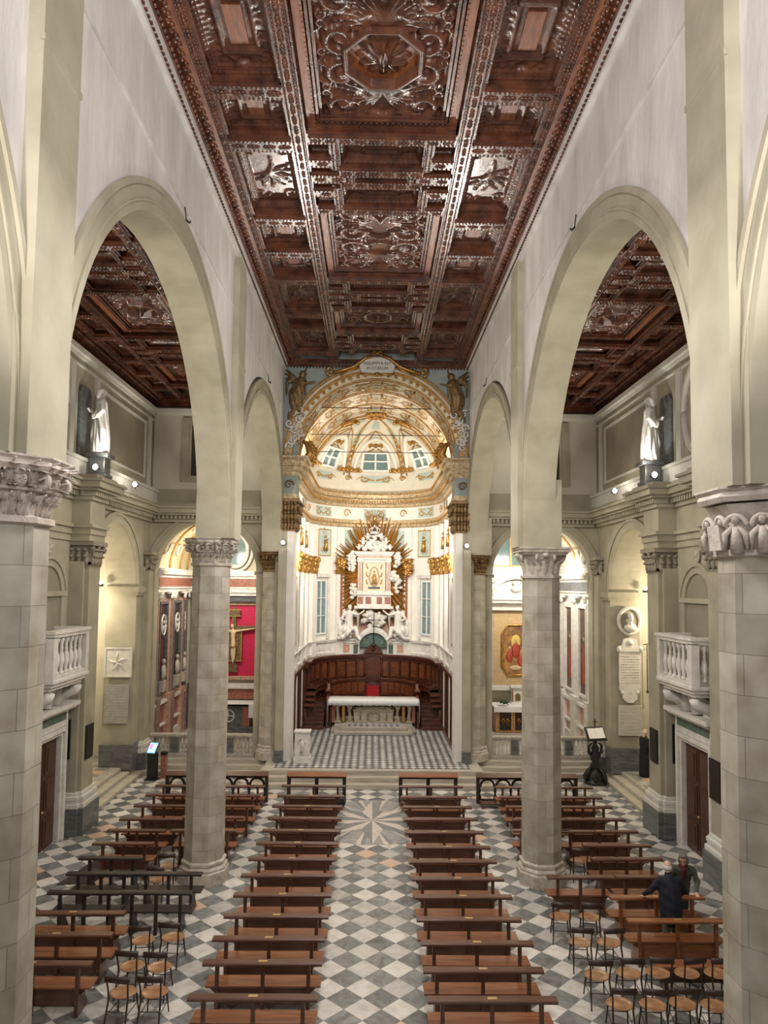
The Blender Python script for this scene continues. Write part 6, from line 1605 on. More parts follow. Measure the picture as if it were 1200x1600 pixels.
# ================================================================== AISLE WALL FURNISHINGS
for s in (-1, 1):
    Q = 'kiosk' if s < 0 else 'lectern'; W = 9.15
    pd = MB().box(-.30, .30, -.28, .28, 0, .10).box(-.24, .24, -.24, .24, .10, .60).box(-.34, .34, -.32, .32, .60, .72)
    pd.build('pedestal', M['greymarble'], loc=(s*8.55, 21.9, 10.605), bevel=.015, label='grey marble pedestal on the cornice under the %s-side statue' % Q, cat='pedestal')
    statue('saint_statue', (s*8.55, 21.9, 11.33), s*PI*.5-s*.5, 'white robed marble saint standing on a grey pedestal above the %s-side cornice' % Q, 'statue', 2.1, M['marble'], 'stand', 'saints above the cornice', False, s)
    MB().prism([(-.42, 0), (.42, 0), (.42, 1.95), (.3, 2.15), (-.3, 2.15), (-.42, 1.95)], 'x', 0, -s*.06).build('backing_slab', M['greymarble'], loc=(s*9.12, 21.95, 11.3), label='dark grey upright slab behind the %s-side statue' % Q, cat='slab')
    # oval medallion nearer than the statue
    ov = empty('oval_medallion', (s*9.12, 19.6, 12.6), 0, 'large %s in a moulded frame beside the %s-side statue' % (('blank plaster oval' if s < 0 else 'faded oval wall painting'), Q), 'oval medallion')
    m = MB()
    for a_, b_, r_ in ((.95, 1.25, .09), (1.1, 1.42, .05)): m.tube([(-s*.05, a_*math.cos(q), b_*math.sin(q)) for q in np.linspace(0, 2*PI, 33)], r_, 7)
    m.build('frame', M['trimwhite'], ov)
    MB().prism([(.95*math.cos(q), 1.25*math.sin(q)) for q in np.linspace(0, 2*PI, 33)[:-1]], 'x', 0, -s*.04).build('field', M['olive'] if s < 0 else plain('faded fresco', (.52, .42, .33), .7, 0, .2, 3, 0, 20, (.36, .30, .26)), ov)
    # spotlights on the cornice
    for y, z, lb in ((21.35, 10.7, 'next to the statue pedestal'), (24.9, 10.68, 'halfway along the archway bay')):
        sp = empty('spotlight', (s*8.45, y, z), 0, 'small lit floodlight on the %s-side cornice, %s' % (Q, lb), 'spotlight', 'floodlights on the cornices')
        MB().box(-.10, .10, -.06, .06, .06, .22).tube([(0, 0, 0), (0, 0, .08)], .02, 6).build('housing', M['black'], sp)
        MB().ball((0, -.05, .14), .085, .06, .085, 10, 8).build('lens', plain('lit lamp glass', (1, 1, 1), .4, emis=((1, .93, .82), 25)), sp)
    # lamp at the impost of the pier
    sp = empty('spotlight', (s*10.45, 27.35, 7.22), 0, 'bright lamp on the impost of the deep pier, %s side' % Q, 'spotlight', 'lamps on the piers')
    MB().box(-.08, .08, -.05, .05, 0, .1).build('housing', M['black'], sp); MB().ball((0, -.02, .15), .07).build('bulb', plain('lit bulb', (1, 1, 1), .4, emis=((1, .88, .7), 22)), sp)
    sp = empty('spotlight', (s*3.62, 28.02, 9.02 if s < 0 else 8.98), 0, 'small bright spotlight high on the pier beside the gilded column capital, %s side' % Q, 'spotlight', 'spotlights at the sanctuary piers')
    MB().box(-.06, .06, -.03, .28, -.06, .06).build('housing', M['black'], sp); MB().ball((0, -.06, 0), .075).build('lens', plain('lit spot glass', (1, 1, 1), .4, emis=((1, .97, .95), 30)), sp)
    # small shields
    m = MB().ball((0, 0, 0), .05, .16, .2); m.ball((-s*.04, 0, .05), .04, .1, .1); m.build('carved_head', M['limestone'], loc=(s*9.1, 19.95, 8.3), label='small carved stone head over the round-topped niche, %s side' % Q, cat='carving')
# plaques on the deep piers (they face the nave)
pf = 27.44
a = empty('relief_plaque', (-9.72, pf, 3.85), 0, 'square white marble plaque with a star-like relief on the kiosk-side pier', 'plaque')
MB().box(-.46, .46, -.05, .02, 0, 1.0).box(-.52, .52, -.07, .02, -.06, .0).box(-.52, .52, -.07, .02, 1.0, 1.06).box(-.52, -.46, -.07, .02, 0, 1).box(.46, .52, -.07, .02, 0, 1).build('slab', M['marble'], a)
m = MB()
for k in range(5): q = PI/2+k*PI*.4; m.tube([(0, -.05, .5), (.2*math.cos(q+.3), -.055, .5+.2*math.sin(q+.3)), (.36*math.cos(q), -.05, .5+.38*math.sin(q))], [.05, .03, .012], 5)
m.ball((0, -.05, .5), .10, .03, .10); m.build('relief', M['marble'], a)
inscr = plain('engraved lines marble', (.56, .53, .46), .5, 0, .08, 4)
def plaque(x, z, w_, h, label, rows, col, title=None):
    a = empty('inscribed_plaque', (x, pf, z), 0, label, 'plaque')
    MB().box(-w_/2, w_/2, -.04, .02, 0, h).build('slab', col, a, bevel=.006)
    m = MB(); rr = random.Random(int(z*10))
    for k in range(rows):
        zz = h-.1-(h-.2)*k/max(1, rows-1); x0 = -w_/2+.07+rr.uniform(0, .05)
        while x0 < w_/2-.12:
            L_ = rr.uniform(.04, .12); m.box(x0, min(x0+L_, w_/2-.07), -.043, -.04, zz-.012, zz+.012); x0 += L_+.03
    m.build('engraved_lines', M['limestone'], a, kind='stuff'); return a
plaque(-9.74, 2.05, .92, 1.45, 'grey stone plaque of worn carved lines below the star relief plaque', 13, plain('grey plaque', (.42, .41, .38), .5))
plaque(9.85, 1.75, .92, 1.15, 'square pale plaque with carved lines, lowest on the lectern-side pier', 8, inscr)
b = empty('wall_memorial', (9.85, pf, 3.0), 0, 'marble memorial with a bust in an oval niche above a scrolled tablet', 'memorial')
m = MB(); m.box(-.42, .42, -.06, .02, .75, 1.95); m.prism([(-.40, .75), (-.42, .5), (-.3, .35), (-.28, .15), (-.1, .0), (.1, .0), (.28, .15), (.3, .35), (.42, .5), (.40, .75)], 'y', -.06, .02); m.prism([(-.5, 1.95), (.5, 1.95), (.46, 2.12), (.3, 2.2), (.25, 2.42), (0, 2.5), (-.25, 2.42), (-.3, 2.2), (-.46, 2.12)], 'y', -.09, .02)
for e in (-1, 1): m.ball((e*.42, -.06, 2.05), .09, .06, .12); m.ball((e*.3, -.05, .38), .07, .05, .08)
m.build('tablet', M['marble'], b, bevel=.008)
m = MB(); m.ball((0, -.08, 2.3), .14, .06, .13); m.build('shield', M['marble'], b)
m = MB(); rr = random.Random(2)
for k in range(12):
    x0 = -.34
    while x0 < .3: L_ = rr.uniform(.04, .12); m.box(x0, min(.34, x0+L_), -.064, -.06, 1.85-.1*k, 1.872-.1*k); x0 += L_+.03
m.build('engraved_lines', M['limestone'], b, kind='stuff')
m = MB(); m.tube([(.42*math.cos(q), -.03, 3.12+.50*math.sin(q)) for q in np.linspace(0, 2*PI, 29)], .075, 7); m.build('oval_frame', M['marble'], b)
MB().prism([(.40*math.cos(q), 3.12+.48*math.sin(q)) for q in np.linspace(0, 2*PI, 29)[:-1]], 'y', -.03, .02).build('niche', M['olive_dark'], b)
blob('bust', [('b', (0, -.14, 2.86), (.26, .12, .17)), ('t', [(0, -.14, 2.95), (0, -.15, 3.15)], [.10, .08]), ('b', (0, -.17, 3.28), (.10, .11, .14)), ('b', (0, -.12, 3.32), (.11, .11, .12)), ('b', (0, -.28, 3.26), (.025, .02, .035)), ('b', (0, -.24, 3.18), (.07, .05, .05))], .018, M['marble'], b)
# dark wall niche doors etc. inside the lectern-side passage: thin iron bell bracket
m = MB(); m.tube([(0, 0, 0), (0, 0, 1.9)], .02, 6); m.tube([(-.15, 0, 1.9), (.12, 0, 1.95)], .02, 6); m.ball((0, 0, 0), .06); m.tube([(0, 0, 1.2), (-.05, -.1, 1.3)], .02, 5)
m.build('iron_rod', M['darkiron'], loc=(11.1, 28.9, 3.2), label='thin vertical iron rod on the lit passage wall beyond the archway', cat='rod')
# ================================================================== PEWS
def make_pew(L_, wood, seat, label, plate=True, name='pew'):
    r = empty(name, (0, 0, 0), 0, label, 'pew'); h = L_/2
    MB().prism([(-.095, .85), (.085, .85), (.085, .875), (.06, .905), (-.075, .905), (-.095, .885)], 'x', -h, h).build('top_rail', wood, r, bevel=.006)
    for x in (-h+.24, 0, h-.24):
        MB().prism([(-.03, 0.0), (.045, 0.0), (.04, .86), (-.02, .86)], 'x', x-.032, x+.032).build('back_post', wood, r)
    MB().prism([(.02, .435), (.40, .425), (.40, .46), (.02, .47)], 'x', -h+.03, h-.03).build('seat', seat, r, bevel=.006)
    if wood is not M['pewdark']: MB().prism([(-h+.10, .43), (-h+.22, .32), (-h+.26, .14), (h-.26, .14), (h-.22, .32), (h-.10, .43)], 'y', .05, .075).build('apron', wood, r)
    for x in (-h+.24, h-.24):
        MB().prism([(-.03, 0), (.42, 0), (.38, .1), (.30, .2), (.34, .43), (.05, .43), (.0, .2), (-.03, .1)], 'x', x-.025, x+.025).build('end_support', wood, r)
    if plate: MB().box(-.075, .075, -.045, .02, .905, .909).build('name_plate', M['brass'], r)
    return r
ORD = ['first', 'second', 'third', 'fourth', 'fifth', 'sixth', 'seventh', 'eighth', 'ninth', 'tenth', 'eleventh', 'twelfth', 'thirteenth']
pews = {}
def put(kind, x, y, label, group, rz=0):
    if kind not in pews:
        L_, wd, st_, pl_ = {'long': (2.05, 'pew', 'pewseat', True), 'dull': (2.05, 'pew', 'pew', False), 'mid': (1.72, 'pew', 'pewseat', False), 'short': (1.52, 'pew', 'pewseat', False), 'dark': (1.50, 'pewdark', 'pewdark', False), 'bright': (2.0, 'pewseat', 'pewseat', True)}[kind]
        pews[kind] = make_pew(L_, M[wd], M[st_], label, pl_); o = pews[kind]; o['group'] = group
        o.location = (x, y, 0); o.rotation_euler = (0, 0, rz); return o
    return dup(pews[kind], (x, y, 0), rz, label, group)
rp = random.Random(4)
LY = [23.5, 22.4, 21.37, 20.3, 19.3, 18.38, 17.35, 16.4, 15.4, 14.45, 13.55, 12.72, 11.68]
RY = [23.5, 22.36, 21.37, 20.29, 19.24, 18.17, 17.25, 16.26, 15.35, 14.34, 13.41, 12.5, 11.63]
for s, YY in ((-1, LY), (1, RY)):
    for k, y in enumerate(YY):
        put('long' if (k > 5 or k % 3) else 'dull', s*1.9+rp.uniform(-.02, .02), y, 'brown pew in the centre-aisle block on the %s side, %s row from the sanctuary steps' % ('kiosk' if s < 0 else 'lectern', ORD[k]), 'pews along the centre aisle', rp.uniform(-.008, .008))
LA = [(23.4, -6.1, 'mid'), (23.4, -4.32, 'mid'), (22.4, -6.1, 'mid'), (22.4, -4.32, 'mid'), (21.33, -6.1, 'mid'), (21.33, -4.3, 'mid'), (20.14, -6.1, 'mid'), (20.33, -4.45, 'mid'), (19.24, -6.2, 'short'), (19.26, -4.45, 'mid'),
      (18.3, -6.22, 'short'), (17.35, -6.18, 'dark'), (16.45, -6.08, 'dark'), (16.47, -4.58, 'dark'), (15.47, -6.06, 'dark'), (15.49, -4.56, 'dark'), (14.53, -5.9, 'long'), (13.67, -5.84, 'long'), (12.66, -5.82, 'long')]
RA = [(23.5, 6.3, 'mid'), (23.5, 4.75, 'short'), (22.4, 6.25, 'mid'), (22.4, 4.7, 'short'), (21.47, 6.25, 'mid'), (21.45, 4.7, 'short'), (20.35, 6.25, 'mid'), (20.32, 4.7, 'short'), (19.37, 6.07, 'long'), (19.4, 4.5, 'short'), (18.35, 6.18, 'mid'), (17.46, 6.12, 'mid'),
      (16.39, 4.69, 'short'), (16.41, 6.24, 'short'), (15.36, 6.0, 'bright'), (14.31, 6.0, 'bright')]
rowy = {}
for s, lst in ((-1, LA), (1, RA)):
    row = -1; last = 99
    for y, x, kd in lst:
        if last-y > .5: row += 1; last = y
        sib = sum(1 for q in lst if abs(q[0]-y) < .5)
        w_ = ('outer-wall half' if abs(x) > 5.3 else 'column half') if sib > 1 else 'single bench'
        put(kd, x, y, '%s pew in the %s-side aisle block, %s row from the steps, %s' % ({'dark': 'black', 'bright': 'light orange brown'}.get(kd, 'brown'), 'kiosk' if s < 0 else 'lectern', ORD[row], w_), 'pews in the side aisles', rp.uniform(-.012, .012))
# low bench without back, and stray kneeler end
b = empty('low_bench', (6.2, 13.55, 0), 0, 'low backless brown kneeling bench behind the row of five wooden chairs', 'bench')
MB().box(-.95, .95, -.14, .14, .42, .46).build('seat', M['pewseat'], b, bevel=.006); MB().box(-.85, .85, -.02, .02, .12, .42).build('apron', M['pew'], b)
for x in (-.8, .8): MB().box(x-.03, x+.03, -.13, .13, 0, .42).build('leg', M['pew'], b)
b = empty('kneeler', (-5.72, 11.35, 0), -.35, 'orange brown wooden kneeler turned sideways beside the great column at the photo corner', 'kneeler')
MB().box(-.09, .09, -.6, .6, .86, .92).build('top_rail', M['pewseat'], b, bevel=.008); MB().box(-.03, .03, -.5, .5, .12, .86).build('panel', M['pew'], b); MB().box(-.35, .1, -.55, .55, .14, .18).build('kneeling_board', M['pewseat'], b)
for y in (-.52, .52): MB().box(-.3, .06, y-.03, y+.03, 0, .86).build('end_support', M['pew'], b)
# prie-dieu desks in the front row
for s in (-1, 1):
    Q = 'kiosk' if s < 0 else 'lectern'
    k = empty('kneeling_desk', (s*1.9, 24.7, 0), 0, 'front-row kneeling desk with plain posts by the centre aisle, %s side' % Q, 'kneeling desk', 'kneeling desks in the front row')
    MB().prism([(-.17, .88), (.15, .95), (.15, .98), (-.17, .91)], 'x', -1.02, 1.02).build('desk_top', M['pewseat'], k, bevel=.006)
    for x in (-.94, 0, .94): MB().box(x-.06, x+.06, -.06, .06, 0, .9).build('post', M['pewdark'], k)
    MB().box(-1.0, 1.0, .06, .09, .1, .9).build('front_board', M['pewdark'], k) if False else MB().box(-1.0, 1.0, -.02, .06, .80, .9).build('rail', M['pewdark'], k)
    MB().box(-.98, .98, -.62, -.28, .12, .16).build('kneeling_board', M['pew'], k)
    for x in (-.9, .9): MB().box(x-.04, x+.04, -.64, .06, 0, .12).build('foot', M['pew'], k)
    k = empty('arcaded_kneeling_desk', (s*5.28, 24.72, 0), 0, 'long dark kneeling desk with open carved arches in the front row, %s side' % Q, 'kneeling desk', 'arcaded kneeling desks')
    MB().prism([(-.17, .88), (.15, .95), (.15, .98), (-.17, .91)], 'x', -1.72, 1.72).build('desk_top', M['pew'], k, bevel=.006)
    m = MB(); m.box(-1.68, 1.68, -.02, .04, .80, .9); m.box(-1.68, 1.68, -.02, .04, .05, .14)
    for j in range(7):
        x = -1.62+.54*j
        m.lathe([(.05, .1), (.07, .2), (.03, .3), (.06, .42), (.035, .5), (.06, .56)], (x, .01, 0), 8)
        if j < 6:
            o_ = arc(x+.27, .56, .27, 0, PI, 12); i_ = arc(x+.27, .56, .20, 0, PI, 12)
            m.grid([[(i_[q][0], -.02, i_[q][1]), (o_[q][0], -.02, min(.82, o_[q][1])), (o_[q][0], .04, min(.82, o_[q][1])), (i_[q][0], .04, i_[q][1]), (i_[q][0], -.02, i_[q][1])] for q in range(13)], False)
    m.build('carved_arcade', M['pewdark'], k)
    for x in (-1.68, 1.68): MB().box(x-.05, x+.05, -.1, .08, 0, .9).build('post', M['pewdark'], k)
    MB().box(-1.6, 1.6, -.62, -.28, .12, .16).build('kneeling_board', M['pew'], k)
    for x in (-1.6, 1.6): MB().box(x-.04, x+.04, -.64, .06, 0, .12).build('foot', M['pew'], k)
# ================================================================== CHAIRS
def make_chair(label):
    r = empty('chair', (0, 0, 0), 0, label, 'chair', 'bentwood chairs')
    # origin under the back; the seat is towards +y
    n = 24; top = []; bot = []
    pf_ = lambda a, k=1: ((.215+.016*math.cos(2*a))*math.cos(a)*k, .215+.205*math.sin(a)*k)
    m = MB(); rings = [(.90, .437), (1.0, .445), (1.0, .458), (.93, .462), (.80, .455), (.4, .452), (.01, .452)]
    m.grid([[(*pf_(2*PI*i/n, k), z) for i in range(n)] for k, z in rings], True, True); m.add([(*pf_(2*PI*i/n, .9), .437) for i in range(n)], [tuple(range(n))[::-1]])
    m.build('seat', M['chairseat'], r)
    for s in (-1, 1):
        MB().tube([(s*.185, -.10, 0), (s*.175, -.04, .22), (s*.165, .03, .44), (s*.172, .0, .62), (s*.19, -.055, .84)], [.013, .015, .017, .015, .013], 7).build('rear_leg', M['chairwood'], r)
        MB().tube([(s*.185, .44, 0), (s*.165, .40, .25), (s*.15, .37, .44)], [.012, .015, .018], 7).build('front_leg', M['chairwood'], r)
    m = MB(); m.grid([[(x, -.05-.055*math.cos(x*7.2)*1+.005+d, z+.02*math.cos(x*7.5)) for x in np.linspace(-.215, .215, 13)] for d, z in ((0, .74), (.018, .74), (.006, .845), (-.012, .845), (0, .74))], True); m.build('back_rail', M['chairwood'], r)
    m = MB(); m.tube([(-.17, -.03, .26), (.17, -.03, .26)], .008, 6); m.build('stretcher', M['chairwood'], r)
    m = MB(); m.tube([(.165, .405, .22), (-.165, .405, .22)], .008, 6); m.build('stretcher', M['chairwood'], r)
    for s in (-1, 1): m = MB(); m.tube([(s*.17, -.05, .2), (s*.165, .41, .2)], .008, 6); m.build('stretcher', M['chairwood'], r)
    return r
CL = [(-4.45, 14.14, 'six-chair cluster, back row, nearer the outer wall'), (-3.93, 14.24, 'six-chair cluster, back row, nearer the centre aisle'), (-4.38, 13.18, 'six-chair cluster, middle row, nearer the outer wall'), (-3.86, 13.14, 'six-chair cluster, middle row, nearer the centre aisle'),
      (-4.25, 12.34, 'six-chair cluster, front row, nearer the outer wall'), (-3.71, 12.35, 'six-chair cluster, front row, nearer the centre aisle'), (-5.0, 17.75, 'alone between brown pews beside the leafy column'), (-5.02, 16.95, 'alone between black pews beside the leafy column')]
CR = [(3.95, 15.18, 'farthest pair by the black-coated man, nearer the centre aisle'), (4.57, 15.17, 'farthest pair by the black-coated man, nearer him'), (4.06, 14.09, 'second pair from the altar, nearer the centre aisle'), (4.66, 14.08, 'second pair from the altar, nearer the bright pews'),
      (4.03, 12.91, 'row of five, at its centre-aisle end'), (4.62, 12.98, 'row of five, second from the centre aisle'), (5.15, 13.0, 'row of five, exactly in the middle'), (5.73, 12.99, 'row of five, fourth from the centre aisle'), (6.24, 12.99, 'row of five, at its wall end'),
      (4.13, 12.04, 'nearest full row, at its centre-aisle end'), (4.67, 12.01, 'nearest full row, second from the centre aisle'), (5.18, 12.05, 'nearest full row, third from the centre aisle'), (5.70, 11.99, 'nearest full row, at its wall end'), (5.06, 11.10, 'only its top showing at the picture bottom'), (5.24, 18.25, 'alone between pews behind the stained column')]
c0 = None
for Q, lst in (('kiosk', CL), ('lectern', CR)):
    for x, y, lb in lst:
        lab = 'bentwood chair, %s side, %s' % (Q, lb)
        rz = rp.uniform(-.15, .15)
        if c0 is None: c0 = make_chair(lab); c0.location = (x, y, 0); c0.rotation_euler = (0, 0, rz)
        else: dup(c0, (x, y+.03, 0), rz, lab, 'bentwood chairs')
# ================================================================== SMALL STANDING THINGS
k = empty('information_kiosk', (-8.28, 27.35, 0), -.25, 'black information kiosk with a slanted lit pink and blue touch screen', 'kiosk')
MB().box(-.17, .17, -.10, .12, .04, 1.0).box(-.24, .24, -.2, .2, 0, .04).build('body', M['black'], k, bevel=.01)
Rk = Matrix.Rotation(math.radians(50), 3, 'X')
m = MB(); m.obox((0, .0, 1.16), .36, .46, .05, Rk); m.build('housing', M['black'], k)
def scr(name, c, sx, sy, col, st_=1.4):
    m = MB(); q = Rk @ Vector(c); m.obox(Vector((0, 0, 1.16))+q, sx, sy, .004, Rk); return m.build(name, plain(name+' glow', col, .3, emis=(col, st_)), k)
scr('screen', (0, 0, .028), .32, .42, (.12, .45, .85)); scr('screen_picture', (-.07, .06, .032), .13, .2, (.85, .15, .3)); scr('screen_picture', (.08, .05, .032), .11, .14, (.8, .35, .5)); scr('screen_text', (0, -.12, .032), .26, .07, (.5, .8, 1), 2)
k = empty('information_post', (-7.92, 27.6, 0), 0, 'short reddish brown wooden post with a dark top beside the kiosk', 'post')
MB().box(-.11, .11, -.08, .08, 0, .86).build('post', M['redmarble'], k, bevel=.008); MB().box(-.12, .12, -.09, .09, .86, .98).build('collection_box', M['black'], k, bevel=.01)
k = empty('lectern', (8.45, 27.3, 0), .25, 'black carved lectern holding an open white book with a small cross above', 'lectern')
m = MB(); m.lathe([(.42, 0), (.42, .08), (.3, .14), (.34, .24), (.2, .42), (.14, .55), (.2, .66), (.12, .8), (.17, .92), (.22, 1.05), (.12, 1.2), (.16, 1.32), (.08, 1.45), (.07, 1.6)], (0, 0, 0), 14)
for q in range(6):
    a_ = q*PI/3; m.tube([(.3*math.cos(a_), .3*math.sin(a_), .1), (.44*math.cos(a_), .44*math.sin(a_), .2), (.3*math.cos(a_), .3*math.sin(a_), .45), (.15*math.cos(a_), .15*math.sin(a_), .6)], [.07, .08, .05, .04], 6)
for e in (-1, 1): m.tube([(e*.1, 0, 1.0), (e*.26, 0, 1.15), (e*.28, 0, 1.4), (e*.12, 0, 1.5)], [.05, .06, .05, .03], 6)
m.build('carved_stand', M['black'], k)
Rl = Matrix.Rotation(math.radians(58), 3, 'X')
m = MB(); m.obox((0, -.02, 1.86), .80, .52, .04, Rl); m.box(-.4, .4, -.22, -.12, 1.62, 1.66); m.build('book_rest', M['black'], k)
m = MB()
for e in (-1, 1): m.obox(Vector((e*.17, -.05, 1.86))+Rl @ Vector((0, 0, .02)), .33, .40, .035, Rl @ Matrix.Rotation(e*-.06, 3, 'Y'))
m.build('open_book', M['linen'], label='open white book resting on the black lectern', cat='book', loc=(8.45, 27.3, 0), rz=.25)
m = MB(); m.box(-.016, .016, -.01, .01, 2.08, 2.42); m.box(-.09, .09, -.01, .01, 2.28, 2.31); m.build('small_cross', M['black'], k)
k = empty('handbag', (-1.0, 22.62, .475), .3, 'small black bag left on a pew seat at the aisle end', 'bag')
blob('bag_body', [('b', (0, 0, .12), (.17, .10, .13)), ('b', (.03, 0, .22), (.10, .07, .07))], .02, M['black'], k); MB().tube([(-.1, 0, .2), (-.06, 0, .34), (.06, 0, .34), (.1, 0, .2)], .012, 5).build('handle', M['black'], k)
MB().prism([(-7.7, 17.95), (-7.3, 19.9), (-6.3, 19.8), (-6.9, 18.05)], 'z', .0, .018).build('floor_mat', plain('dark brown mat', (.05, .035, .028), .8), label='dark brown mat on the slabs near the outer ends of kiosk-side pews', cat='mat')
# ================================================================== PEOPLE
SKIN = plain('skin', (.62, .38, .28), .5, 0, .06, 8); SKIN2 = plain('pale skin', (.66, .44, .34), .5, 0, .06, 8)
def hand(name, wrist, direc, up, parent, mat, curl=.5, side=1):
    """palm, four unequal bent fingers and a thumb, one surface"""
    w_ = Vector(wrist); d = Vector(direc).normalized(); u = Vector(up).normalized(); r = d.cross(u).normalized(); u = r.cross(d)
    P_ = lambda a, b, c: tuple(w_+d*a+r*b*side+u*c)
    pr = [('t', [P_(-.03, 0, 0), P_(.02, 0, 0)], [.026, .028])]
    for b in (-.026, -.009, .009, .026): pr.append(('t', [P_(.02, b*.7, 0), P_(.085, b, 0)], [.017, .013]))
    for b, L_ in ((-.030, .055), (-.011, .070), (.009, .078), (.028, .068)):
        c = curl; pr.append(('t', [P_(.085, b, 0), P_(.085+L_*.45, b*1.1, -.006*c), P_(.085+L_*.45+L_*.35*math.cos(c), b*1.12, -L_*.35*math.sin(c)-.006), P_(.085+L_*.45+L_*(.35*math.cos(c)+.25*math.cos(1.8*c)), b*1.12, -L_*(.35*math.sin(c)+.25*math.sin(1.8*c))-.006)], [.0105, .0095, .009, .0075]))
    pr.append(('t', [P_(.015, .022, -.004), P_(.045, .052, -.008), P_(.075, .064, -.014)], [.015, .012, .009]))
    return blob(name, pr, .0055, mat, parent, sm=1)
def head(parent, c, rz, skin, hair=None, hairs=None, tilt=0, glasses=False):
    R_ = Matrix.Rotation(rz, 3, 'Z') @ Matrix.Rotation(tilt, 3, 'X'); C_ = Vector(c)
    T = lambda p: tuple(C_+R_ @ Vector(p))
    pr = [('b', T((0, 0, .02)), (.078, .095, .105), R_), ('b', T((0, .03, -.055)), (.060, .062, .065), R_), ('t', [T((0, .092, .02)), T((0, .112, -.018))], [.012, .017]), ('b', T((0, .075, -.085)), (.03, .025, .022), R_),
          ('b', T((0, .088, -.047)), (.026, .012, .009), R_), ('t', [T((0, -.01, -.06)), T((0, -.03, -.17))], [.055, .058]),
          ('t', [T((-.035, .085, .035)), T((.035, .085, .035))], [.011, .011])]
    for e in (-1, 1): pr.append(('b', T((e*.080, -.005, .0)), (.012, .022, .032), R_)); pr.append(('b', T((e*.04, .07, -.015)), (.022, .02, .02), R_))
    blob('head', pr, .009, skin, parent, sm=1)
    m = MB()
    for e in (-1, 1): m.ball(T((e*.030, .085, .012)), .011, .008, .009, 8, 6)
    m.build('eyes', M['darkiron'], parent)
    if hairs: blob('hair', [(q[0], T(q[1]), q[2], R_) for q in hairs], .010, hair, parent, lambda co: .004*np.sin(co[:, 0]*160)*np.sin(co[:, 1]*140+co[:, 2]*90))
    if glasses:
        m = MB()
        for e in (-1, 1): m.tube([T((e*.033+.024*math.cos(t), .103, .012+.018*math.sin(t))) for t in np.linspace(0, 6.28, 13)], .0025, 5); m.tube([T((e*.057, .10, .015)), T((e*.082, .0, .018))], .0025, 5)
        m.tube([T((-.01, .104, .014)), T((.01, .104, .014))], .0025, 5); m.build('glasses', M['black'], parent)
# man in the dark coat, seen from behind, leaning on the bright pew
p = empty('person', (6.12, 14.93, 0), 0, 'person seen from behind in a navy coat, white-haired and balding, leaning on a pew', 'person')
navy = plain('navy wool coat', (.010, .013, .028), .85, 0, .2, 14); trous = plain('grey trousers', (.10, .10, .085), .8, 0, .1, 10); shoe = plain('brown shoes', (.05, .035, .025), .5)
for e in (-1, 1):
    blob('trouser_leg', [('t', [(e*.10, .0, .86), (e*.10, .0, .48), (e*.105, -.02, .10)], [.11, .075, .06])], .014, trous, p)
    blob('shoe', [('t', [(e*.105, -.06, .045), (e*.115, .12, .035)], [.045, .038])], .01, shoe, p)
blob('coat', [('t', [(0, -.02, .68), (0, -.01, .95), (0, .03, 1.2), (0, .07, 1.36)], [.20, .19, .185, .15]), ('t', [(-.10, -.02, .68), (-.11, 0, 1.0), (-.10, .05, 1.32)], [.13, .13, .12]), ('t', [(.10, -.02, .68), (.11, 0, 1.0), (.10, .05, 1.32)], [.13, .13, .12]),
      ('t', [(-.18, .06, 1.38), (.18, .06, 1.38)], [.075, .075]), ('t', [(0, .08, 1.4), (0, .10, 1.49)], [.09, .075]),
      ('t', [(-.20, .06, 1.37), (-.36, .12, 1.14), (-.42, .33, .985)], [.078, .062, .048]), ('t', [(.20, .06, 1.37), (.36, .10, 1.14), (.34, .32, .985)], [.078, .062, .048])], .02, navy, p, lambda c: .006*np.sin(c[:, 2]*30+c[:, 0]*14))
hand('hand', (-.425, .345, .935), (-.1, 1, -.35), (0, .2, 1), p, SKIN2, .7, 1); hand('hand', (.335, .345, .935), (.1, 1, -.35), (0, .2, 1), p, SKIN2, .7, -1)
wh = plain('white hair', (.68, .66, .63), .8, 0, .1, 20)
head(p, (0, .13, 1.62), -.2, SKIN2, wh, [('b', (0, -.035, -.01), (.082, .075, .065)), ('b', (-.06, -.01, -.005), (.028, .06, .05)), ('b', (.06, -.01, -.005), (.028, .06, .05))], -.15)
# person in the olive jacket facing the camera
p = empty('person', (6.80, 16.03, 0), PI-.22, 'person with glasses in an olive green jacket and maroon scarf, bending over a pew', 'person')
ol = plain('olive jacket cloth', (.085, .095, .065), .8, 0, .2, 12); mar = plain('maroon knit', (.10, .015, .02), .9, 0, .2, 20); dk = plain('dark trousers', (.03, .03, .035), .8)
for e in (-1, 1):
    blob('trouser_leg', [('t', [(e*.10, -.05, .88), (e*.10, -.04, .48), (e*.105, -.06, .10)], [.11, .075, .055])], .014, dk, p)
    blob('shoe', [('t', [(e*.105, -.09, .045), (e*.12, .10, .035)], [.045, .036])], .01, shoe, p)
blob('jacket', [('t', [(0, -.05, .74), (0, .0, .98), (0, .16, 1.18), (0, .28, 1.31)], [.18, .17, .17, .13]), ('t', [(-.1, -.05, .74), (-.1, .02, 1.0), (-.11, .22, 1.25)], [.11, .11, .11]), ('t', [(.1, -.05, .74), (.1, .02, 1.0), (.11, .22, 1.25)], [.11, .11, .11]),
      ('t', [(-.18, .26, 1.32), (.18, .26, 1.32)], [.072, .072]),
      ('t', [(-.2, .26, 1.31), (-.29, .34, 1.08), (-.22, .55, .965)], [.075, .06, .046]), ('t', [(.2, .26, 1.31), (.33, .32, 1.06), (.28, .53, .965)], [.075, .06, .046])], .02, ol, p, lambda c: .006*np.sin(c[:, 2]*34+c[:, 0]*16))
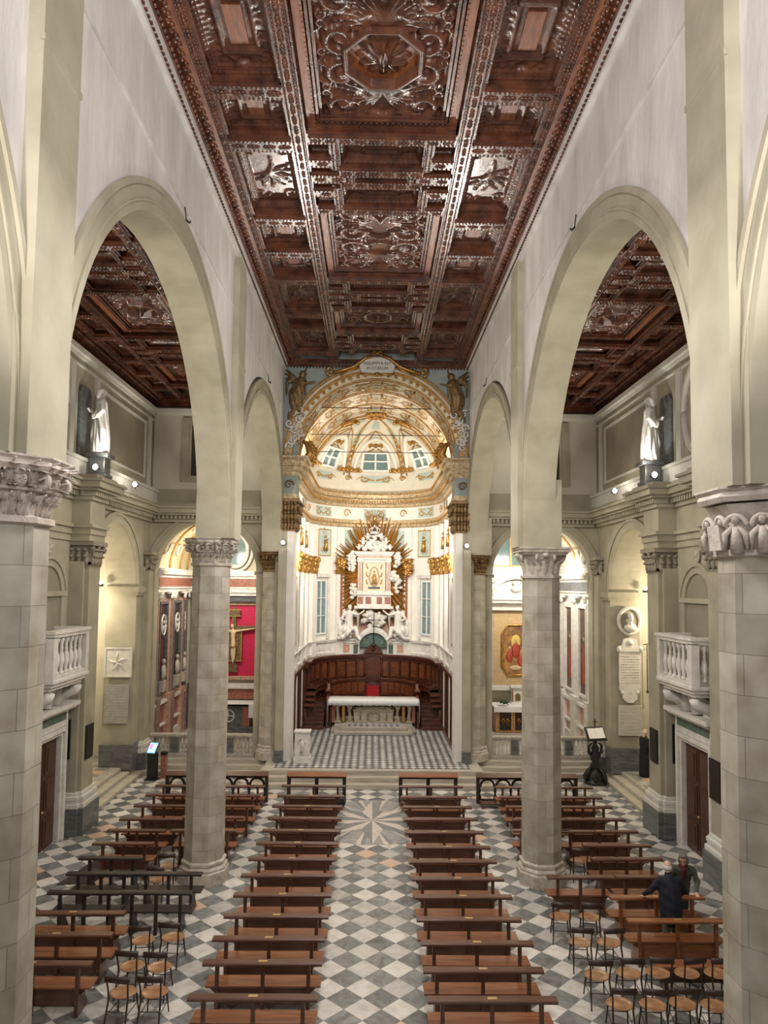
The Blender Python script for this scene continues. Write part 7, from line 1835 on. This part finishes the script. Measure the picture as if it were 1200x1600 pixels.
blob('scarf', [('t', [(-.06, .33, 1.39), (0, .38, 1.37), (.06, .33, 1.39)], [.05, .055, .05]), ('t', [(0, .40, 1.34), (.01, .36, 1.17), (.01, .22, 1.0)], [.06, .055, .06])], .014, mar, p)
hand('hand', (-.218, .565, .945), (0, 1, -.4), (0, .3, 1), p, SKIN, .7, 1); hand('hand', (.277, .545, .945), (0, 1, -.4), (0, .3, 1), p, SKIN, .7, -1)
gh = plain('grey hair', (.20, .18, .16), .8, 0, .2, 20)
head(p, (0, .36, 1.54), -.25, SKIN, gh, [('b', (0, -.025, .035), (.098, .10, .10)), ('b', (-.08, -.01, -.03), (.03, .06, .08)), ('b', (.08, -.01, -.03), (.03, .06, .08)), ('b', (0, .05, .11), (.075, .05, .035))], -.3, True)
# robed figure in the passage
p = empty('person', (10.13, 26.75, .39), -PI/2+.25, 'person in a long black coat standing in the lit archway, hands joined', 'person')
bk = plain('black cloth', (.012, .012, .015), .85, 0, .2, 14)
for e in (-1, 1): blob('shoe', [('t', [(e*.09, -.04, .045), (e*.10, .14, .035)], [.045, .036])], .01, M['black'], p)
blob('long_coat', [('t', [(0, 0, .10), (0, -.01, .6), (0, 0, 1.0), (0, .02, 1.34)], [.21, .19, .175, .15]), ('t', [(-.17, .0, 1.39), (.17, .0, 1.39)], [.075, .075]), ('t', [(0, 0, 1.4), (0, .01, 1.5)], [.075, .065]),
      ('t', [(-.19, 0, 1.37), (-.25, .02, 1.1), (-.08, .24, 1.02)], [.075, .062, .045]), ('t', [(.19, 0, 1.37), (.25, .02, 1.1), (.08, .24, 1.02)], [.075, .062, .045]), ('t', [(-.08, 0, .1), (-.1, 0, .7)], [.14, .13]), ('t', [(.08, 0, .1), (.1, 0, .7)], [.14, .13])], .02, bk, p, lambda c: .008*np.sin(np.arctan2(c[:, 1], c[:, 0])*9)*np.clip(1.1-c[:, 2], 0, 1))
hand('hand', (-.065, .25, 1.02), (1, .35, 0), (0, 1, .3), p, SKIN2, .6, 1); hand('hand', (.065, .26, 1.0), (-1, .35, 0), (0, 1, .3), p, SKIN2, .6, -1)
head(p, (0, .03, 1.63), 0, SKIN2, wh, [('b', (0, -.045, .0), (.08, .07, .07)), ('b', (-.062, -.01, .0), (.026, .055, .05)), ('b', (.062, -.01, .0), (.026, .055, .05))], -.1)
